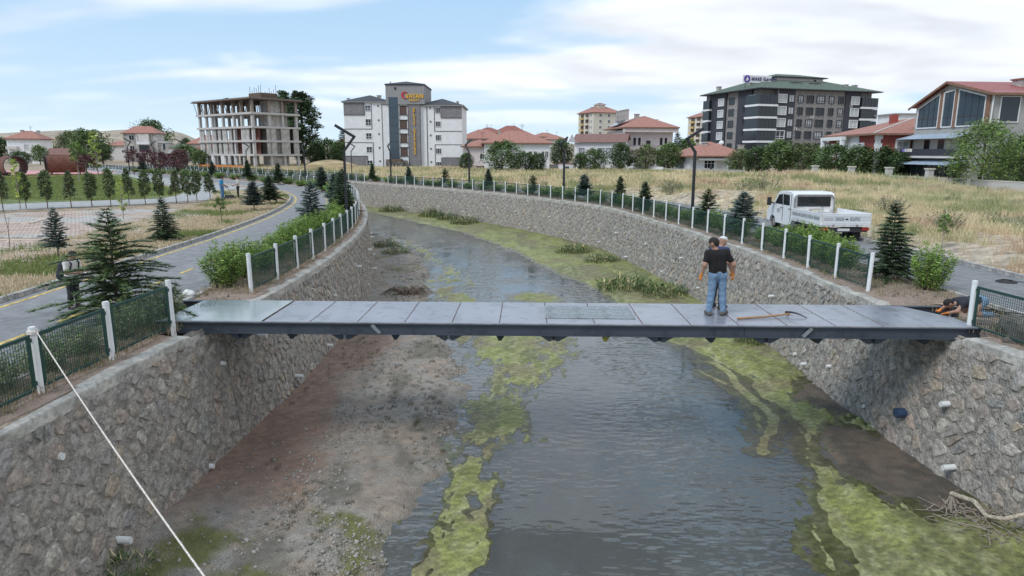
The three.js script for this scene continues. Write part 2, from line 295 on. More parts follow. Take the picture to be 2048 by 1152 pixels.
function retainingWall(path, side, label, s0, s1, seed, pipes) {    // side +1: canal to the right of the path
  const root = thing('retaining_wall', label, 'wall', [0, 0, 0], 0, 'rubble stone walls of the canal');
  const R = rngOf(seed), T = -0.1, B = -3.25, batter = 0.115;
  const P = (s, y, out) => { const a = path.at(s, side * (out - (y) * batter * 1)); return [a.x, y, a.z]; };
  const joints = [s0]; while (joints[joints.length - 1] < s1 - 5) joints.push(joints[joints.length - 1] + 6.2 + R() * 1.4); joints[joints.length - 1] = s1;
  part('backing', sheet(path, s0, s1, 1, [[side * -0.05, -0.03], [side * 0.31, B]]), MT.mortar, root);
  const cells = [];
  const cwd = 0.3, chd = 0.235;
  for (let k = 0; k < joints.length - 1; k++) {
    const a = joints[k] + 0.009, b = joints[k + 1] - 0.009, prof = [[-0.3, T], ...Array.from({ length: 13 }, (_, i) => [0, lerp(T, B, i / 12)])];
    const g = sheet(path, a, b, 0.26, prof.map(([o, y]) => [side * (o - y * batter), y]), (s, o, y, j) => [o + (j > 0 ? side * 0.05 * (fbm(s * 2.1, y * 2.1, 3, seed) - 0.62) : 0), y]);
    part('wall_panel', side > 0 ? flip(g) : g, MT.mortar, root);
    // seeds of the stones
    const nx = Math.max(2, Math.round((b - a) / cwd)), ny = Math.round((T - B) / chd), pts = [], gx = (b - a) / nx, gy = (T - B) / ny;
    for (let i = -1; i <= nx; i++) for (let j = -1; j <= ny; j++) pts.push(R() < 0.26 && i >= 0 && i < nx && j >= 0 && j < ny ? null : [a + (i + 0.5 + (R() - 0.5) * 0.85) * gx, B + (j + 0.5 + (R() - 0.5) * 0.85) * gy]);
    const id = (i, j) => pts[(i + 1) * (ny + 2) + j + 1];
    for (let i = 0; i < nx; i++) for (let j = 0; j < ny; j++) {
      const c = id(i, j); if (!c) continue;
      let poly = [[c[0] - 0.6, c[1] - 0.6], [c[0] + 0.6, c[1] - 0.6], [c[0] + 0.6, c[1] + 0.6], [c[0] - 0.6, c[1] + 0.6]];
      for (let di = -2; di <= 2; di++) for (let dj = -2; dj <= 2; dj++) {
        if ((!di && !dj) || i + di < -1 || i + di > nx || j + dj < -1 || j + dj > ny) continue;
        const q = id(i + di, j + dj); if (q) poly = clipPoly(poly, (c[0] + q[0]) / 2, (c[1] + q[1]) / 2, q[0] - c[0], q[1] - c[1]);
      }
      poly = clipPoly(clipPoly(poly, a, 0, -1, 0), b, 0, 1, 0); poly = clipPoly(clipPoly(poly, 0, T - 0.02, 0, 1), 0, B, 0, -1);
      if (poly.length >= 3) cells.push([c, poly]);
    }
  }
  const built = [];
  for (const [c, poly] of cells) {
    const buried = R() < 0.5, sh = (buried ? 0.45 + R() * 0.25 : 0.74 + R() * 0.16), h = buried ? 0.014 + R() * 0.01 : 0.016 + R() * 0.02;
    let cx = 0, cy = 0; poly.forEach((q) => { cx += q[0] / poly.length; cy += q[1] / poly.length; });
    const ring = [];
    for (let i = 0; i < poly.length; i++) { const q = poly[i], w = poly[(i + 1) % poly.length]; if (Math.hypot(q[0] - w[0], q[1] - w[1]) < 0.03) continue; ring.push([lerp(q[0], w[0], 0.14), lerp(q[1], w[1], 0.14)], [lerp(q[0], w[0], 0.86), lerp(q[1], w[1], 0.86)]); }
    if (ring.length < 5) continue;
    const S = (q, f) => { const n = 1 + (R() - 0.5) * 0.22; return [cx + (q[0] - cx) * f * sh * n, cy + (q[1] - cy) * f * sh * n]; };
    const r0 = ring.map((q) => S(q, 1)), r1 = r0.map((q) => [cx + (q[0] - cx) * 0.8, cy + (q[1] - cy) * 0.8, h * (0.75 + R() * 0.4)]), top = h * (1 + R() * 0.35);
    const base = STONES[Math.floor(R() * STONES.length)], t = 0.74 + R() * 0.26, dirt = buried ? 0.6 : 0.2 + R() * 0.25;
    const col = base.map((x, i) => lerp(x * t, [0.325, 0.3, 0.268][i], dirt));
    built.push({ s: c[0], y: c[1], make(b) {
      b.color(...col); const n = r0.length;
      const A = r0.map(([s, y]) => P(s, y, -0.03)), C = r1.map(([s, y, z]) => P(s, y, z)), M = P(cx, cy, top);
      for (let i = 0; i < n; i++) { const j = (i + 1) % n; if (side > 0) b.quad(A[j], A[i], C[i], C[j]).tri(M, C[j], C[i]); else b.quad(A[i], A[j], C[j], C[i]).tri(M, C[i], C[j]); }
      return b;
    } });
  }
  // the stones that show largest are pieces of their own, the rest one part
  const near = (q) => { const a = path.at(q.s); return Math.hypot(a.x, q.y - 3.6, a.z) + (a.z > -9.2 + (q.y < -2 ? 0 : 1.5) ? 60 : 0); };
  built.sort((p, q) => near(p) - near(q));
  built.slice(0, 295).forEach((q) => q.make(mb()).build('stone', MT.stone, root));
  const rest = mb(); built.slice(295).forEach((q) => q.make(rest)); rest.build('stone_field', MT.stone, root).userData.kind = 'stuff';
  const cop = sheet(path, s0, s1, 0.2, [[side * 0.015, -0.2], [side * 0.035, -0.03], [side * 0.01, 0.0], [side * -0.22, 0.01], [side * -0.3, -0.01], [side * -0.33, -0.3]], (s, o, y, j) => [o + (j < 3 ? 0.1 * (fbm(s * 2.8, j * 0.35, 4, seed + 3) - 0.5) : 0.16 * (fbm(s * 1.1, 5, 3, seed + 8) - 0.5)), y + 0.05 * (fbm(s * 2.1, j * 0.3 + 8, 4, seed + 5) - 0.5) - pit(path, s) * 0.17]);
  part('coping', side > 0 ? cop : flip(cop), MT.concrete, root);
  for (const [z, y, r = 0.055, l = 0.2, blue = 0] of pipes) {
    const s = path.sz(z), a = P(s, y, -0.1), b = P(s, y, l), n = new THREE.Vector3(b[0] - a[0], -0.05 * l, b[2] - a[2]).normalize();
    const A = new THREE.Vector3(...a), E = A.clone().addScaledVector(n, l + 0.1);
    const m = mb().tube([A.toArray(), E.toArray()], r, 14, false).tube([E.toArray(), A.clone().addScaledVector(n, 0.02).toArray()], r * 0.88, 14, true);
    m.build('weep_pipe', blue ? MT.pvcBlue : MT.pvc, root);
  }
  return root;
}
{
  const rows = (z0, z1, seed) => { const R = rngOf(seed), o = []; for (let z = z0, i = 0; z > z1; z -= 1.9 + R() * 1.1, i++) o.push([z, i % 2 ? -1.1 - R() * 0.3 : -2.3 - R() * 0.3, 0.05, 0.08 + R() * 0.16]); return o; };
  const zy = (y, z, ...r) => [z, y, ...r];
  retainingWall(LW, 1, 'long rubble stone retaining wall on the left side of the canal', 11.6, LW.L - 1, 11,
    [zy(-0.74, -9.07, 0.06, 0.05), zy(-2.7, -12.87, 0.055, 0.1), zy(-2.52, -9.85, 0.06, 0.22), zy(-0.9, -14.12, 0.05, 0.1), zy(-0.82, -16.17, 0.055, 0.2), zy(-2.45, -17.88, 0.05, 0.22), ...rows(-21, -60, 5)]);
  retainingWall(RW, -1, 'long rubble stone retaining wall on the right side of the canal', 8, RW.L - 1, 12,
    [zy(-1.4, -12.99, 0.062, 0.2), zy(-2.54, -12.51, 0.062, 0.26), zy(-2.52, -15.75, 0.05, 0.04), zy(-2.09, -14.38, 0.11, 0.2, 1), zy(-2.13, -17.76, 0.05, 0.12), zy(-2.54, -19.42, 0.05, 0.14), ...rows(-20, -84, 6)]);
}

// ---------------------------------------------------------------- river bed, water and algae, laid between the two walls
const KNOT = [[25, 25], [-30, -30], [-38, -42], [-48, -55], [-60, -70], [-70, -82], [-86, -100], [-114, -131], [-155, -165]];
function interp(tab, x, c = 1) { for (let i = 1; i < tab.length; i++) if (x >= tab[i][0]) { const a = tab[i - 1], b = tab[i]; return lerp(a[c], b[c], clamp((x - a[0]) / (b[0] - a[0]))); } return tab[tab.length - 1][c]; }
const cross = (zl) => { const a = LW.at(LW.sz(zl), 0.32), b = RW.at(RW.sz(interp(KNOT, zl)), -0.32); return [a, b]; };
const ROWS = []; for (let z = 10; z > -150;) { const [a, b] = cross(z); ROWS.push([z, a.x, a.z, b.x, b.z]); z -= z > -8 ? 0.5 : 0.25; }
function bedPoint(zl, t) {
  const f = (10 - zl), i = zl > -8 ? f / 0.5 : 36 + (-8 - zl) / 0.25, k = clamp(Math.floor(i), 0, ROWS.length - 2), w = i - k, A = ROWS[k], B = ROWS[k + 1];
  return [lerp(lerp(A[1], A[3], t), lerp(B[1], B[3], t), w), lerp(lerp(A[2], A[4], t), lerp(B[2], B[4], t), w)];
}
const BAR = [[10, 0.28], [-9.7, 0.296], [-12.1, 0.318], [-14.3, 0.34], [-17.5, 0.347], [-21.1, 0.303], [-23.5, 0.262], [-30.2, 0.211], [-33.4, 0.208], [-36, 0.235], [-44.4, 0.207], [-50.3, 0.17], [-54.7, 0.06], [-60, 0.0], [-150, 0]];
const ALG = [[10, 0.36], [-9.7, 0.38], [-12.1, 0.374], [-14.3, 0.4], [-17.5, 0.43], [-21.1, 0.495], [-23.5, 0.527], [-26.5, 0.4], [-30.2, 0.311], [-35.8, 0.285], [-44.2, 0.243], [-52, 0.16], [-58, 0.02], [-150, 0]];
const BNK = [[10, 0.74], [-9.7, 0.764], [-11.7, 0.804], [-13.8, 0.851], [-15.4, 0.881], [-17.9, 0.893], [-21.6, 0.831], [-23.5, 0.775], [-29, 0.763], [-32.8, 0.738], [-34.9, 0.695], [-38.3, 0.642], [-44.2, 0.629], [-52.7, 0.639], [-57.2, 0.61], [-66, 0.647], [-150, 0.7]];
const WID = 14.9;
function bedY(x, zz, z, t) {                          // height of the bed: gravel bar at the left, low bank at the right
  const nb = fbm(x * 1.2, zz * 1.2, 4, 21), n2 = fbm(x * 3.1 + 5, zz * 3.1, 4, 25), dB = (interp(BAR, z) - t) * WID + (nb - 0.5) * 1.6, dR = (t - interp(BNK, z)) * WID + (nb - 0.5) * 0.8;
  return { nb, n2, dB, dR, y: BED - 0.22 + 0.34 * smooth(-0.9, 1.2, dB) + 0.06 * smooth(2, 5, dB) + 0.29 * smooth(-0.6, 1.0, dR) + (n2 - 0.5) * 0.07 + (nb - 0.5) * 0.1 * smooth(0, 1.5, dB) };
}
{
  const zs = []; for (let z = 10; z > -150;) { zs.push(z); z -= z > -7.5 ? 0.4 : z > -30 ? 0.11 : z > -60 ? 0.25 : 0.8; }
  const M = 136, p = [], c = [], u = [], ix = [];
  const mix = (a, b, k) => a.map((x, i) => lerp(x, b[i], k));
  for (const z of zs) for (let j = 0; j <= M; j++) {
    const t = j / M, [x, zz] = bedPoint(z, t), { nb, n2, dB, dR, y } = bedY(x, zz, z, t), n3 = fbm(x * 0.45, zz * 0.33, 3, 29);
    // what the bed is made of: wet dark silt, grey gravel, red-brown mud, sand
    let k = mix(mix([0.16, 0.165, 0.145], [0.085, 0.083, 0.06], smooth(0.42, 0.6, fbm(x * 0.6, zz * 0.3, 4, 47))), [0.055, 0.056, 0.033], smooth(-1.9, -0.3, dR));
    if (dB > -0.7) {
      const tb = t * WID, wob = (n3 - 0.5) * 2.6 + (nb - 0.5) * 1.2, sand = [0.31, 0.255, 0.205], red = [0.27, 0.18, 0.132], grey = [0.3, 0.275, 0.24], dark = [0.165, 0.15, 0.122];
      let q = mix(grey, sand, smooth(0.42, 0.62, n2));
      q = mix(q, dark, smooth(0.52, 0.66, fbm(x * 1.9 + 11, zz * 0.9, 4, 35)) * smooth(1.7, 2.6, tb + wob) * 0.9);
      q = mix(q, red, smooth(2.3, 1.3, tb + wob) * smooth(-10.5, -12.5, z) * smooth(-31, -25, z));
      q = mix(q, [0.22, 0.19, 0.155], smooth(0.9, 0.2, dB));
      q = mix(q, [0.13, 0.135, 0.03], smooth(0.56, 0.66, fbm(x * 0.9 + 3, zz * 0.9, 4, 39)) * smooth(-12.6, -11.2, z) * 0.9);
      q = mix(q, [0.16, 0.15, 0.05], smooth(0.6, 0.7, fbm(x * 1.3 + 31, zz * 1.3, 4, 41)) * smooth(-26, -30, z) * 0.8);
      k = mix(k, q, smooth(-0.7, 0.1, dB));
    }
    if (dR > -0.6) k = mix(k, mix([0.15, 0.115, 0.085], [0.1, 0.085, 0.065], smooth(0.4, 0.6, n2)), smooth(-0.6, 0.2, dR));
    const g = 0.88 + 0.26 * fbm(x * 7, zz * 7, 3, 45);
    p.push(x, y, zz); c.push(k[0] * g, k[1] * g, k[2] * g); u.push(x, zz);
  }
  for (let i = 0; i < zs.length - 1; i++) for (let j = 0; j < M; j++) { const a = i * (M + 1) + j, b = a + 1, d = a + M + 1, e = d + 1; ix.push(a, b, d, b, e, d); }
  const g = new THREE.BufferGeometry(); g.setAttribute('position', new THREE.Float32BufferAttribute(p, 3)); g.setAttribute('color', new THREE.Float32BufferAttribute(c, 3)); g.setAttribute('uv', new THREE.Float32BufferAttribute(u, 2)); g.setIndex(ix); g.computeVertexNormals();
  setting(shade(new THREE.Mesh(g, surf([1, 1, 1], 0.85, TX.speck, 1.3, 0.03, 0.5, { vertexColors: true }))), 'river_bed');
  // the water itself: a level sheet of shallow murky water
  const wp = [], wu = [], wi = []; let r = 0;
  for (let z = 10; z > -149; z -= 1, r++) for (let j = 0; j <= 10; j++) { const [x, zz] = bedPoint(z, lerp(-0.01, 1.01, j / 10)); wp.push(x, BED, zz); wu.push(x, zz); if (r && j) { const a = r * 11 + j; wi.push(a - 12, a - 11, a - 1, a - 11, a, a - 1); } }
  const wg = new THREE.BufferGeometry(); wg.setAttribute('position', new THREE.Float32BufferAttribute(wp, 3)); wg.setAttribute('uv', new THREE.Float32BufferAttribute(wu, 2)); wg.setIndex(wi); wg.computeVertexNormals();
  const water = new THREE.MeshPhysicalMaterial({ color: lin(0.54, 0.565, 0.565), roughness: 0.05, ior: 1.4, transmission: 0.865, thickness: 0, side: THREE.DoubleSide, bumpMap: rep(TX.ripple, 5.5), bumpScale: 0.028 });
  setting(shade(new THREE.Mesh(wg, water)), 'water');
}
// floating and stranded algae: outlines cut from a field by marching squares, each mat with a little thickness
function algaeField(z, t) {
  const [x, zz] = bedPoint(z, t), n = fbm(x * 1.15, zz * 0.5, 5, 81) - 0.5, f = fbm(x * 4.2 + zz * 0.5, zz * 1.35, 4, 85) - 0.5 + 0.6 * (fbm(x * 13 + zz, zz * 5, 3, 87) - 0.5), l = interp(ALG, z), b = interp(BAR, z), r = interp(BNK, z);
  const mid = (l + b) / 2 + 0.006, half = Math.max(0.004, (l - b) / 2) * WID;
  const left = (half * 0.95 - Math.abs(t - mid) * WID) + n * 2.8 + f * 2.1 - 0.3;
  let right = (t - r) * WID + n * 0.7 + f * 0.5;
  // an open brown mud patch within the right bank
  const mud = (1.5 - Math.hypot((t - 0.945) * WID / 0.9, (z + 13.4) / 1.35)) * 1.3 + f * 0.9; if (mud > -0.4) right = Math.min(right, -mud);
  const mud2 = 0.55 - Math.abs((t - 1.0) * WID) / 2.1 - Math.abs(z + 17.2) / 4 + f * 0.5; if (mud2 > 0) right = Math.min(right, -mud2);
  const isl = 0.85 - Math.hypot((t - 0.52) * WID / 1.15, (z + 30.4) / 0.95) + f * 0.6;
  const strand = (s0, s1, off, w) => { const q = interp(BNK, z) - off - 0.012 * Math.sin(z * 1.1 + off * 90); return z < s0 && z > s1 ? w - Math.abs(t - q) * WID - 0.3 * smooth(0.3, 0.0, Math.min(s0 - z, z - s1)) + f * 0.22 : -1; };
  const st = Math.max(strand(-13.7, -21, 0.035 + 0.006 * (z + 17), 0.13), strand(-15, -20, 0.055, 0.05), strand(-9, -11.6, 0.012, 0.07), strand(-24, -29, 0.03, 0.05));
  return Math.max(left, right, isl, st);
}
{
  const b = new MB(), lime = [0.225, 0.24, 0.066], olive = [0.16, 0.165, 0.058], pale = [0.29, 0.285, 0.15], brown = [0.19, 0.15, 0.09];
  const kol = (x, z, e) => { const n = fbm(x * 1.5 + 7, z * 0.6, 4, 91), m = fbm(x * 8 + z, z * 2.4, 4, 93); let k = n < 0.5 ? 0 : 1; const a = smooth(0.38, 0.62, n), o = [0, 1, 2].map((i) => lerp(lerp(olive[i], lime[i], a), pale[i], smooth(0.45, 0.75, m) * 0.6 + 0.45 * smooth(0.3, 0, e))), w = smooth(0.52, 0.66, fbm(x * 0.7 + 40, z * 0.7, 3, 97)) * 0.55; return o.map((q, i) => lerp(q, brown[i], w) * (0.85 + 0.3 * m)); };
  let P = [], C = [], IX = [], lift = 0, cut = 0;
  const zone = (z0, z1, dz, nt) => {
    const nz = Math.round((z0 - z1) / dz), F = [], W = nt + 1;
    for (let i = 0; i <= nz; i++) for (let j = 0; j <= nt; j++) { const q = bedPoint(z0 - i * dz, 0.15 + 0.86 * j / nt); F.push(algaeField(z0 - i * dz, 0.15 + 0.86 * j / nt) + (cut ? cut * 2.2 * fbm(q[0] * 6, q[1] * 3, 4, 95) - cut * 0.35 : 0)); };
    const cache = new Map();
    const vert = (zi, tj, e) => { const key = zi.toFixed(3) + ',' + tj.toFixed(3); let v = cache.get(key); if (v === undefined) { const [x, z] = bedPoint(z0 - zi * dz, 0.15 + 0.86 * tj / nt); v = P.length / 3; P.push(x, Math.max(BED + 0.008 - lift, bedY(x, z, z0 - zi * dz, 0.15 + 0.86 * tj / nt).y + 0.012 * smooth(0, 0.3, e) - lift) + (lift ? 0 : 1) * 0.018 * smooth(0, 0.8, e) * (0.4 + fbm(x * 2.5, z * 2.5, 3, 99)) + (lift ? 0 : 0.1) * smooth(0.3, 1.6, e) * smooth(0.75, 0.95, tj / nt) * fbm(x, z, 3, 101), z); C.push(...kol(x, z, e)); cache.set(key, v); } return v; };
    for (let i = 0; i < nz; i++) for (let j = 0; j < nt; j++) {
      const q = [[i, j], [i, j + 1], [i + 1, j + 1], [i + 1, j]], v = q.map(([a, c]) => F[a * W + c]); if (v.every((e) => e <= 0)) continue;
      const poly = [];
      for (let k = 0; k < 4; k++) { const l = (k + 1) % 4; if (v[k] > 0) poly.push(vert(q[k][0], q[k][1], v[k])); if ((v[k] > 0) !== (v[l] > 0)) { const s = v[k] / (v[k] - v[l]); poly.push(vert(lerp(q[k][0], q[l][0], s), lerp(q[k][1], q[l][1], s), 0)); } }
      for (let k = 1; k < poly.length - 1; k++) IX.push(poly[0], poly[k], poly[k + 1]);
    }
  };
  const mats = (name, m, label) => {
    P = []; C = []; IX = []; zone(-6.5, -24.5, lift ? 0.08 : 0.06, lift ? 180 : 220); zone(-24.5, -48.5, 0.16, 110); zone(-48.5, -100.5, 0.5, 60);
    const g = new THREE.BufferGeometry(), uv = new Float32Array(P.length / 3 * 2); for (let i = 0; i < uv.length / 2; i++) { uv[2 * i] = P[3 * i]; uv[2 * i + 1] = P[3 * i + 2]; }
    g.setAttribute('position', new THREE.Float32BufferAttribute(P, 3)); g.setAttribute('color', new THREE.Float32BufferAttribute(C, 3)); g.setAttribute('uv', new THREE.BufferAttribute(uv, 2)); g.setIndex(IX); g.computeVertexNormals();
    tag(part(name, g, m), label, 'algae', null, 'stuff');
  };
  mats('algae_mat', surf([1, 1, 1], 0.6, TX.coarse, 0.9, 0.012, 0.3, { vertexColors: true }), 'lime green algae mats floating and stranded along the canal water');
  lift = 0.004; cut = 0.42;   // a thin see-through film of the same growth round the mats
  mats('algae_film', new THREE.MeshPhysicalMaterial({ color: lin(2.1, 2.1, 2.3), vertexColors: true, roughness: 0.3, transmission: 0.74, thickness: 0, ior: 1.33, side: THREE.DoubleSide, map: rep(TX.coarse, 0.9) }), 'thin pale green algae film spreading round the mats on the water');
}
// pebbles on the gravel bar
{
  const R = rngOf(77), g = new THREE.IcosahedronGeometry(1, 0), N = 15000, im = new THREE.InstancedMesh(g, std([1, 1, 1], 0.9), N), M = new THREE.Matrix4(), Q = new THREE.Quaternion(), E = new THREE.Euler();
  let n = 0;
  for (let tries = 0; n < N && tries < 400000; tries++) {
    const z = -8 - Math.pow(R(), 1.5) * 34, t = 0.01 + R() * 0.36, [x, zz] = bedPoint(z, t), d = (interp(BAR, z) - t) * WID;
    const dens = d > 0.1 ? 0.12 + 1.6 * smooth(0.5, 0.62, fbm(x * 1.1 + 60, zz * 0.5, 3, 61)) * smooth(1.2, 2.6, t * WID) : 0; if (R() > dens) continue;
    const s = 0.006 + Math.pow(R(), 6) * 0.034; E.set(R() * 6, R() * 6, R() * 6);
    const { dB, y } = bedY(x, zz, z, t); if (dB < 0.3) continue;
    M.compose(new THREE.Vector3(x, y + s * 0.2, zz), Q.setFromEuler(E), new THREE.Vector3(s, s * 0.7, s * (0.8 + R() * 0.6))); im.setMatrixAt(n, M);
    const k = 0.17 + R() * 0.2; im.setColorAt(n, lin(k * 1.04, k * 0.97, k * 0.88)); n++;
  }
  im.count = n; im.name = 'pebbles'; tag(im, 'small grey and whitish pebbles strewn over the gravel bar', 'pebbles', null, 'stuff'); shade(im); scene.add(im);
}

// ---------------------------------------------------------------- steel footbridge
const MS = {
  steel: surf([0.055, 0.068, 0.088], 0.45, TX.scuff, 2.7), steelDark: std([0.02, 0.026, 0.035], 0.6),
  deck: [0, 1, 2, 3].map((i) => surf([0.235 + 0.008 * i, 0.25 + 0.008 * i, 0.29 + 0.006 * i], 0.25 + 0.01 * i, TX.scuff, 2.3 + 0.37 * i)),
  weld: surf([0.13, 0.07, 0.05], 0.8, TX.grain, 0.2), zinc: surf([0.27, 0.3, 0.31], 0.4, TX.grain, 0.6, 0, 1, { metalness: 0.35 }),
  white: surf([0.74, 0.75, 0.75], 0.5, TX.fine, 0.9), green: std([0.012, 0.05, 0.04], 0.5), rust: std([0.12, 0.05, 0.03], 0.9),
  black: std([0.018, 0.02, 0.025], 0.5), rope: surf([0.66, 0.6, 0.54], 0.9, TX.grain, 0.1), wood: surf([0.36, 0.2, 0.1], 0.7, TX.brush, 0.3), dark: std([0.03, 0.03, 0.032], 0.6),
};
const BR = { turn: -0.0215, z: -13.72, y: 0.125, k: 0.967 };   // near edge of the deck, turned slightly
const bridge = thing('footbridge', 'steel footbridge of dark blue-grey plates spanning the canal', 'bridge', [0, BR.y, BR.z], BR.turn); bridge.scale.setScalar(BR.k);
{
  const W = 2.12, pitch = 1.022, sx = -0.27, y0 = -0.012;
  const lipped = (x0, x1, z0, z1, m, tilt = 0) => { const b = mb(); b.hull(x0, x1, -0.012, 0, z0, z1); const o = b.build('deck_plate', m, bridge); o.position.y = tilt; return o; };
  lipped(-7.62, sx - 5 * pitch - 0.05, -W + 0.02, -0.02, surf([0.3, 0.35, 0.36], 0.16, TX.fine, 1.2), 0.004);
  for (let k = -5; k < 9; k++) {
    const a = sx + k * pitch; lipped(a + 0.006, a + pitch - 0.006, -W + 0.02, -0.02, MS.deck[(k * 7 + 42) % 4]);
    const w = mb(); for (let j = 0; j < 14; j++) w.box(a + (hash2(k, j, 3) - 0.5) * 0.008, 0.001, -0.1 - j * 0.147, 0.022, 0.008, 0.055 + 0.05 * hash2(j, k, 5)); const s = w.build('weld_seam', MS.weld, bridge);
    s.userData.label = 'rust brown stitched weld between two deck plates'; s.userData.kind = 'stuff';
  }
  const last = mb(); last.prism([[sx + 9 * pitch + 0.006, 0.03], [9.86, 0.03], [9.86, 0.9], [sx + 9 * pitch + 0.35, 2.02], [sx + 9 * pitch + 0.006, 2.06]], -0.012, 0); const lp = last.build('deck_plate', MS.deck[2], bridge); lp.rotation.x = -Math.PI / 2;
  // edge beams: web, two flanges
  for (const [z, xa, xb] of [[-0.03, -7.75, 9.88], [-W + 0.03, -8.15, 10.75]]) {
    const f = z > -1 ? 1 : -1, g = thing; void g;
    const b = mb().hull(xa, xb, -0.245, -0.016, z - 0.01, z + 0.01).hull(xa, xb, -0.034, -0.0155, z - f * 0.06, z + f * 0.075).hull(xa, xb, -0.263, -0.2455, z - f * 0.06, z + f * 0.075);
    b.build('edge_beam', MS.steel, bridge);
  }
  part('deck_edge', mb().hull(-7.75, 9.88, -0.0145, 0.006, -0.016, 0.046).geo(), surf([0.2, 0.2, 0.22], 0.4, TX.brush, 1), bridge);
  for (const x of [4.32, 4.96]) mb().hull(x - 0.004, x + 0.004, -0.244, -0.035, -0.025, -0.012).build('splice_line', MS.steelDark, bridge);
  for (const [x, d] of [[-2.93, 1], [6.28, -1]]) mb().bar([x - d * 0.08, -0.045, 0.035], [x + d * 0.1, -0.236, 0.035], 0.075, 0.012, [0, 0, 1]).build('stiffener', MS.zinc, bridge);
  mb().hull(9.86, 9.9, -0.245, -0.02, -0.4, 0.02).build('end_plate', MS.steelDark, bridge);
  // cross girders with haunches under the deck, lighter cross bars between them
  for (let i = 0; i < 8; i++) {
    const x = -5.92 + i * 2.27;
    if (x < 8.4) {
      mb().prism([[x - 0.31, -0.264], [x - 0.1, -0.4], [x - 0.03, -0.4], [x - 0.03, -0.264]], -W + 0.1, -0.05).build('cross_girder', MS.steel, bridge);
      mb().prism([[x + 0.05, -0.264], [x + 0.05, -0.4], [x + 0.12, -0.4], [x + 0.36, -0.264]], -W + 0.1, -0.05).build('cross_girder', MS.steel, bridge);
      mb().hull(x - 0.02, x + 0.04, -0.39, -0.05, -W + 0.12, -0.08).build('girder_web', i === 1 || i === 2 ? MS.zinc : MS.steelDark, bridge);
    }
    const m = x + 1.12; if (m < 9 && i < 7) mb().prism([[m - 0.09, -0.264], [m - 0.03, -0.4], [m + 0.03, -0.4], [m + 0.12, -0.264]], -W + 0.1, -0.06).build('cross_bar', i === 3 ? surf([0.3, 0.27, 0.03], 0.6, TX.grain, 0.5) : MS.steelDark, bridge);
  }
}
const deckPoint = (x, dz) => { const c = Math.cos(BR.turn), s = Math.sin(BR.turn); x *= BR.k; dz *= BR.k; return [x * c + dz * s, BR.y, BR.z - x * s + dz * c]; };

// loose ribbed sheet on the deck
{
  const o = thing('ribbed_sheet', 'loose grey ribbed metal sheet lying on the footbridge deck', 'metal sheet', deckPoint(0.72, -0.55), BR.turn - 0.01);
  const b = mb().hull(0, 1.93, 0.004, 0.01, -1.14, 0.05); b.build('plate', MS.zinc, o);
  for (let i = 0; i < 44; i++) mb().prism([[0.02 + i * 0.0432, 0.0102], [0.032 + i * 0.0432, 0.0202], [0.044 + i * 0.0432, 0.0102]], -1.13, 0.04).build('rib', MS.zinc, o);
}
// long-handled hoe
{
  const o = thing('hoe', 'wooden handled hoe with dark curved blade lying on the footbridge', 'hoe', deckPoint(4.95, -0.52), BR.turn);
  mb().tube([[0, 0.026, 0], [0.6, 0.03, -0.16], [1.24, 0.05, -0.36]], (t) => 0.024 - 0.004 * t, 10).build('handle', MS.wood, o);
  const c = []; for (let i = 0; i <= 8; i++) { const t = i / 8; c.push([1.16 + 0.37 * t, 0.07 + 0.02 * Math.sin(t * 3) - 0.06 * t * t, -0.42 + 0.02 * t + 0.24 * t * t]); }
  mb().tube(c, (t) => 0.03 - 0.02 * t, 8).build('blade', MS.dark, o); mb().tube([[1.2, 0.02, -0.37], [1.2, 0.09, -0.37]], 0.032, 10).build('socket', MS.dark, o);
}

// ---------------------------------------------------------------- mesh fences on both banks
const FH = 1.06;
const postGeo = mb().tube([[0, -0.1, 0], [0, FH - 0.05, 0]], 0.052, 12).tube([[0, FH - 0.06, 0], [0, FH - 0.015, 0], [0, FH, 0]], (t) => (t < 0.9 ? 0.058 : 0.045), 12).geo();
const railGeo = (l, near) => { const b = mb(), a = l / 2 - 0.085; b.hull(-a, a, 0.9, 0.945, -0.014, 0.014).hull(-a, a, 0.1, 0.135, -0.014, 0.014).hull(-a, -a + 0.05, 0.135, 0.9, -0.014, 0.014).hull(a - 0.05, a, 0.135, 0.9, -0.014, 0.014); for (const s of [-1, 1]) for (const y of [0.86, 0.2]) b.hull(s > 0 ? a : -a - 0.05, s > 0 ? a + 0.05 : -a, y - 0.03, y + 0.03, -0.01, 0.01); void near; return b.geo(); };
const wireGeo = (l, step, w) => { const b = mb(), a = l / 2 - 0.135; for (let x = -a + step / 2; x < a; x += step) b.hull(x - w, x + w, 0.135, 0.9, -w, w); for (let y = 0.135 + step / 2; y < 0.9; y += step) b.hull(-a, a, y - w, y + w, -w * 3, -w); return b.geo(); };
const fenceKit = {};
function kit(l, far) { const key = l.toFixed(2) + far; return fenceKit[key] ??= { rail: railGeo(l), wire: far === 2 ? wireGeo(l, 0.11, 0.009) : far ? wireGeo(l, 0.075, 0.0045) : wireGeo(l, 0.052, 0.0028) }; }
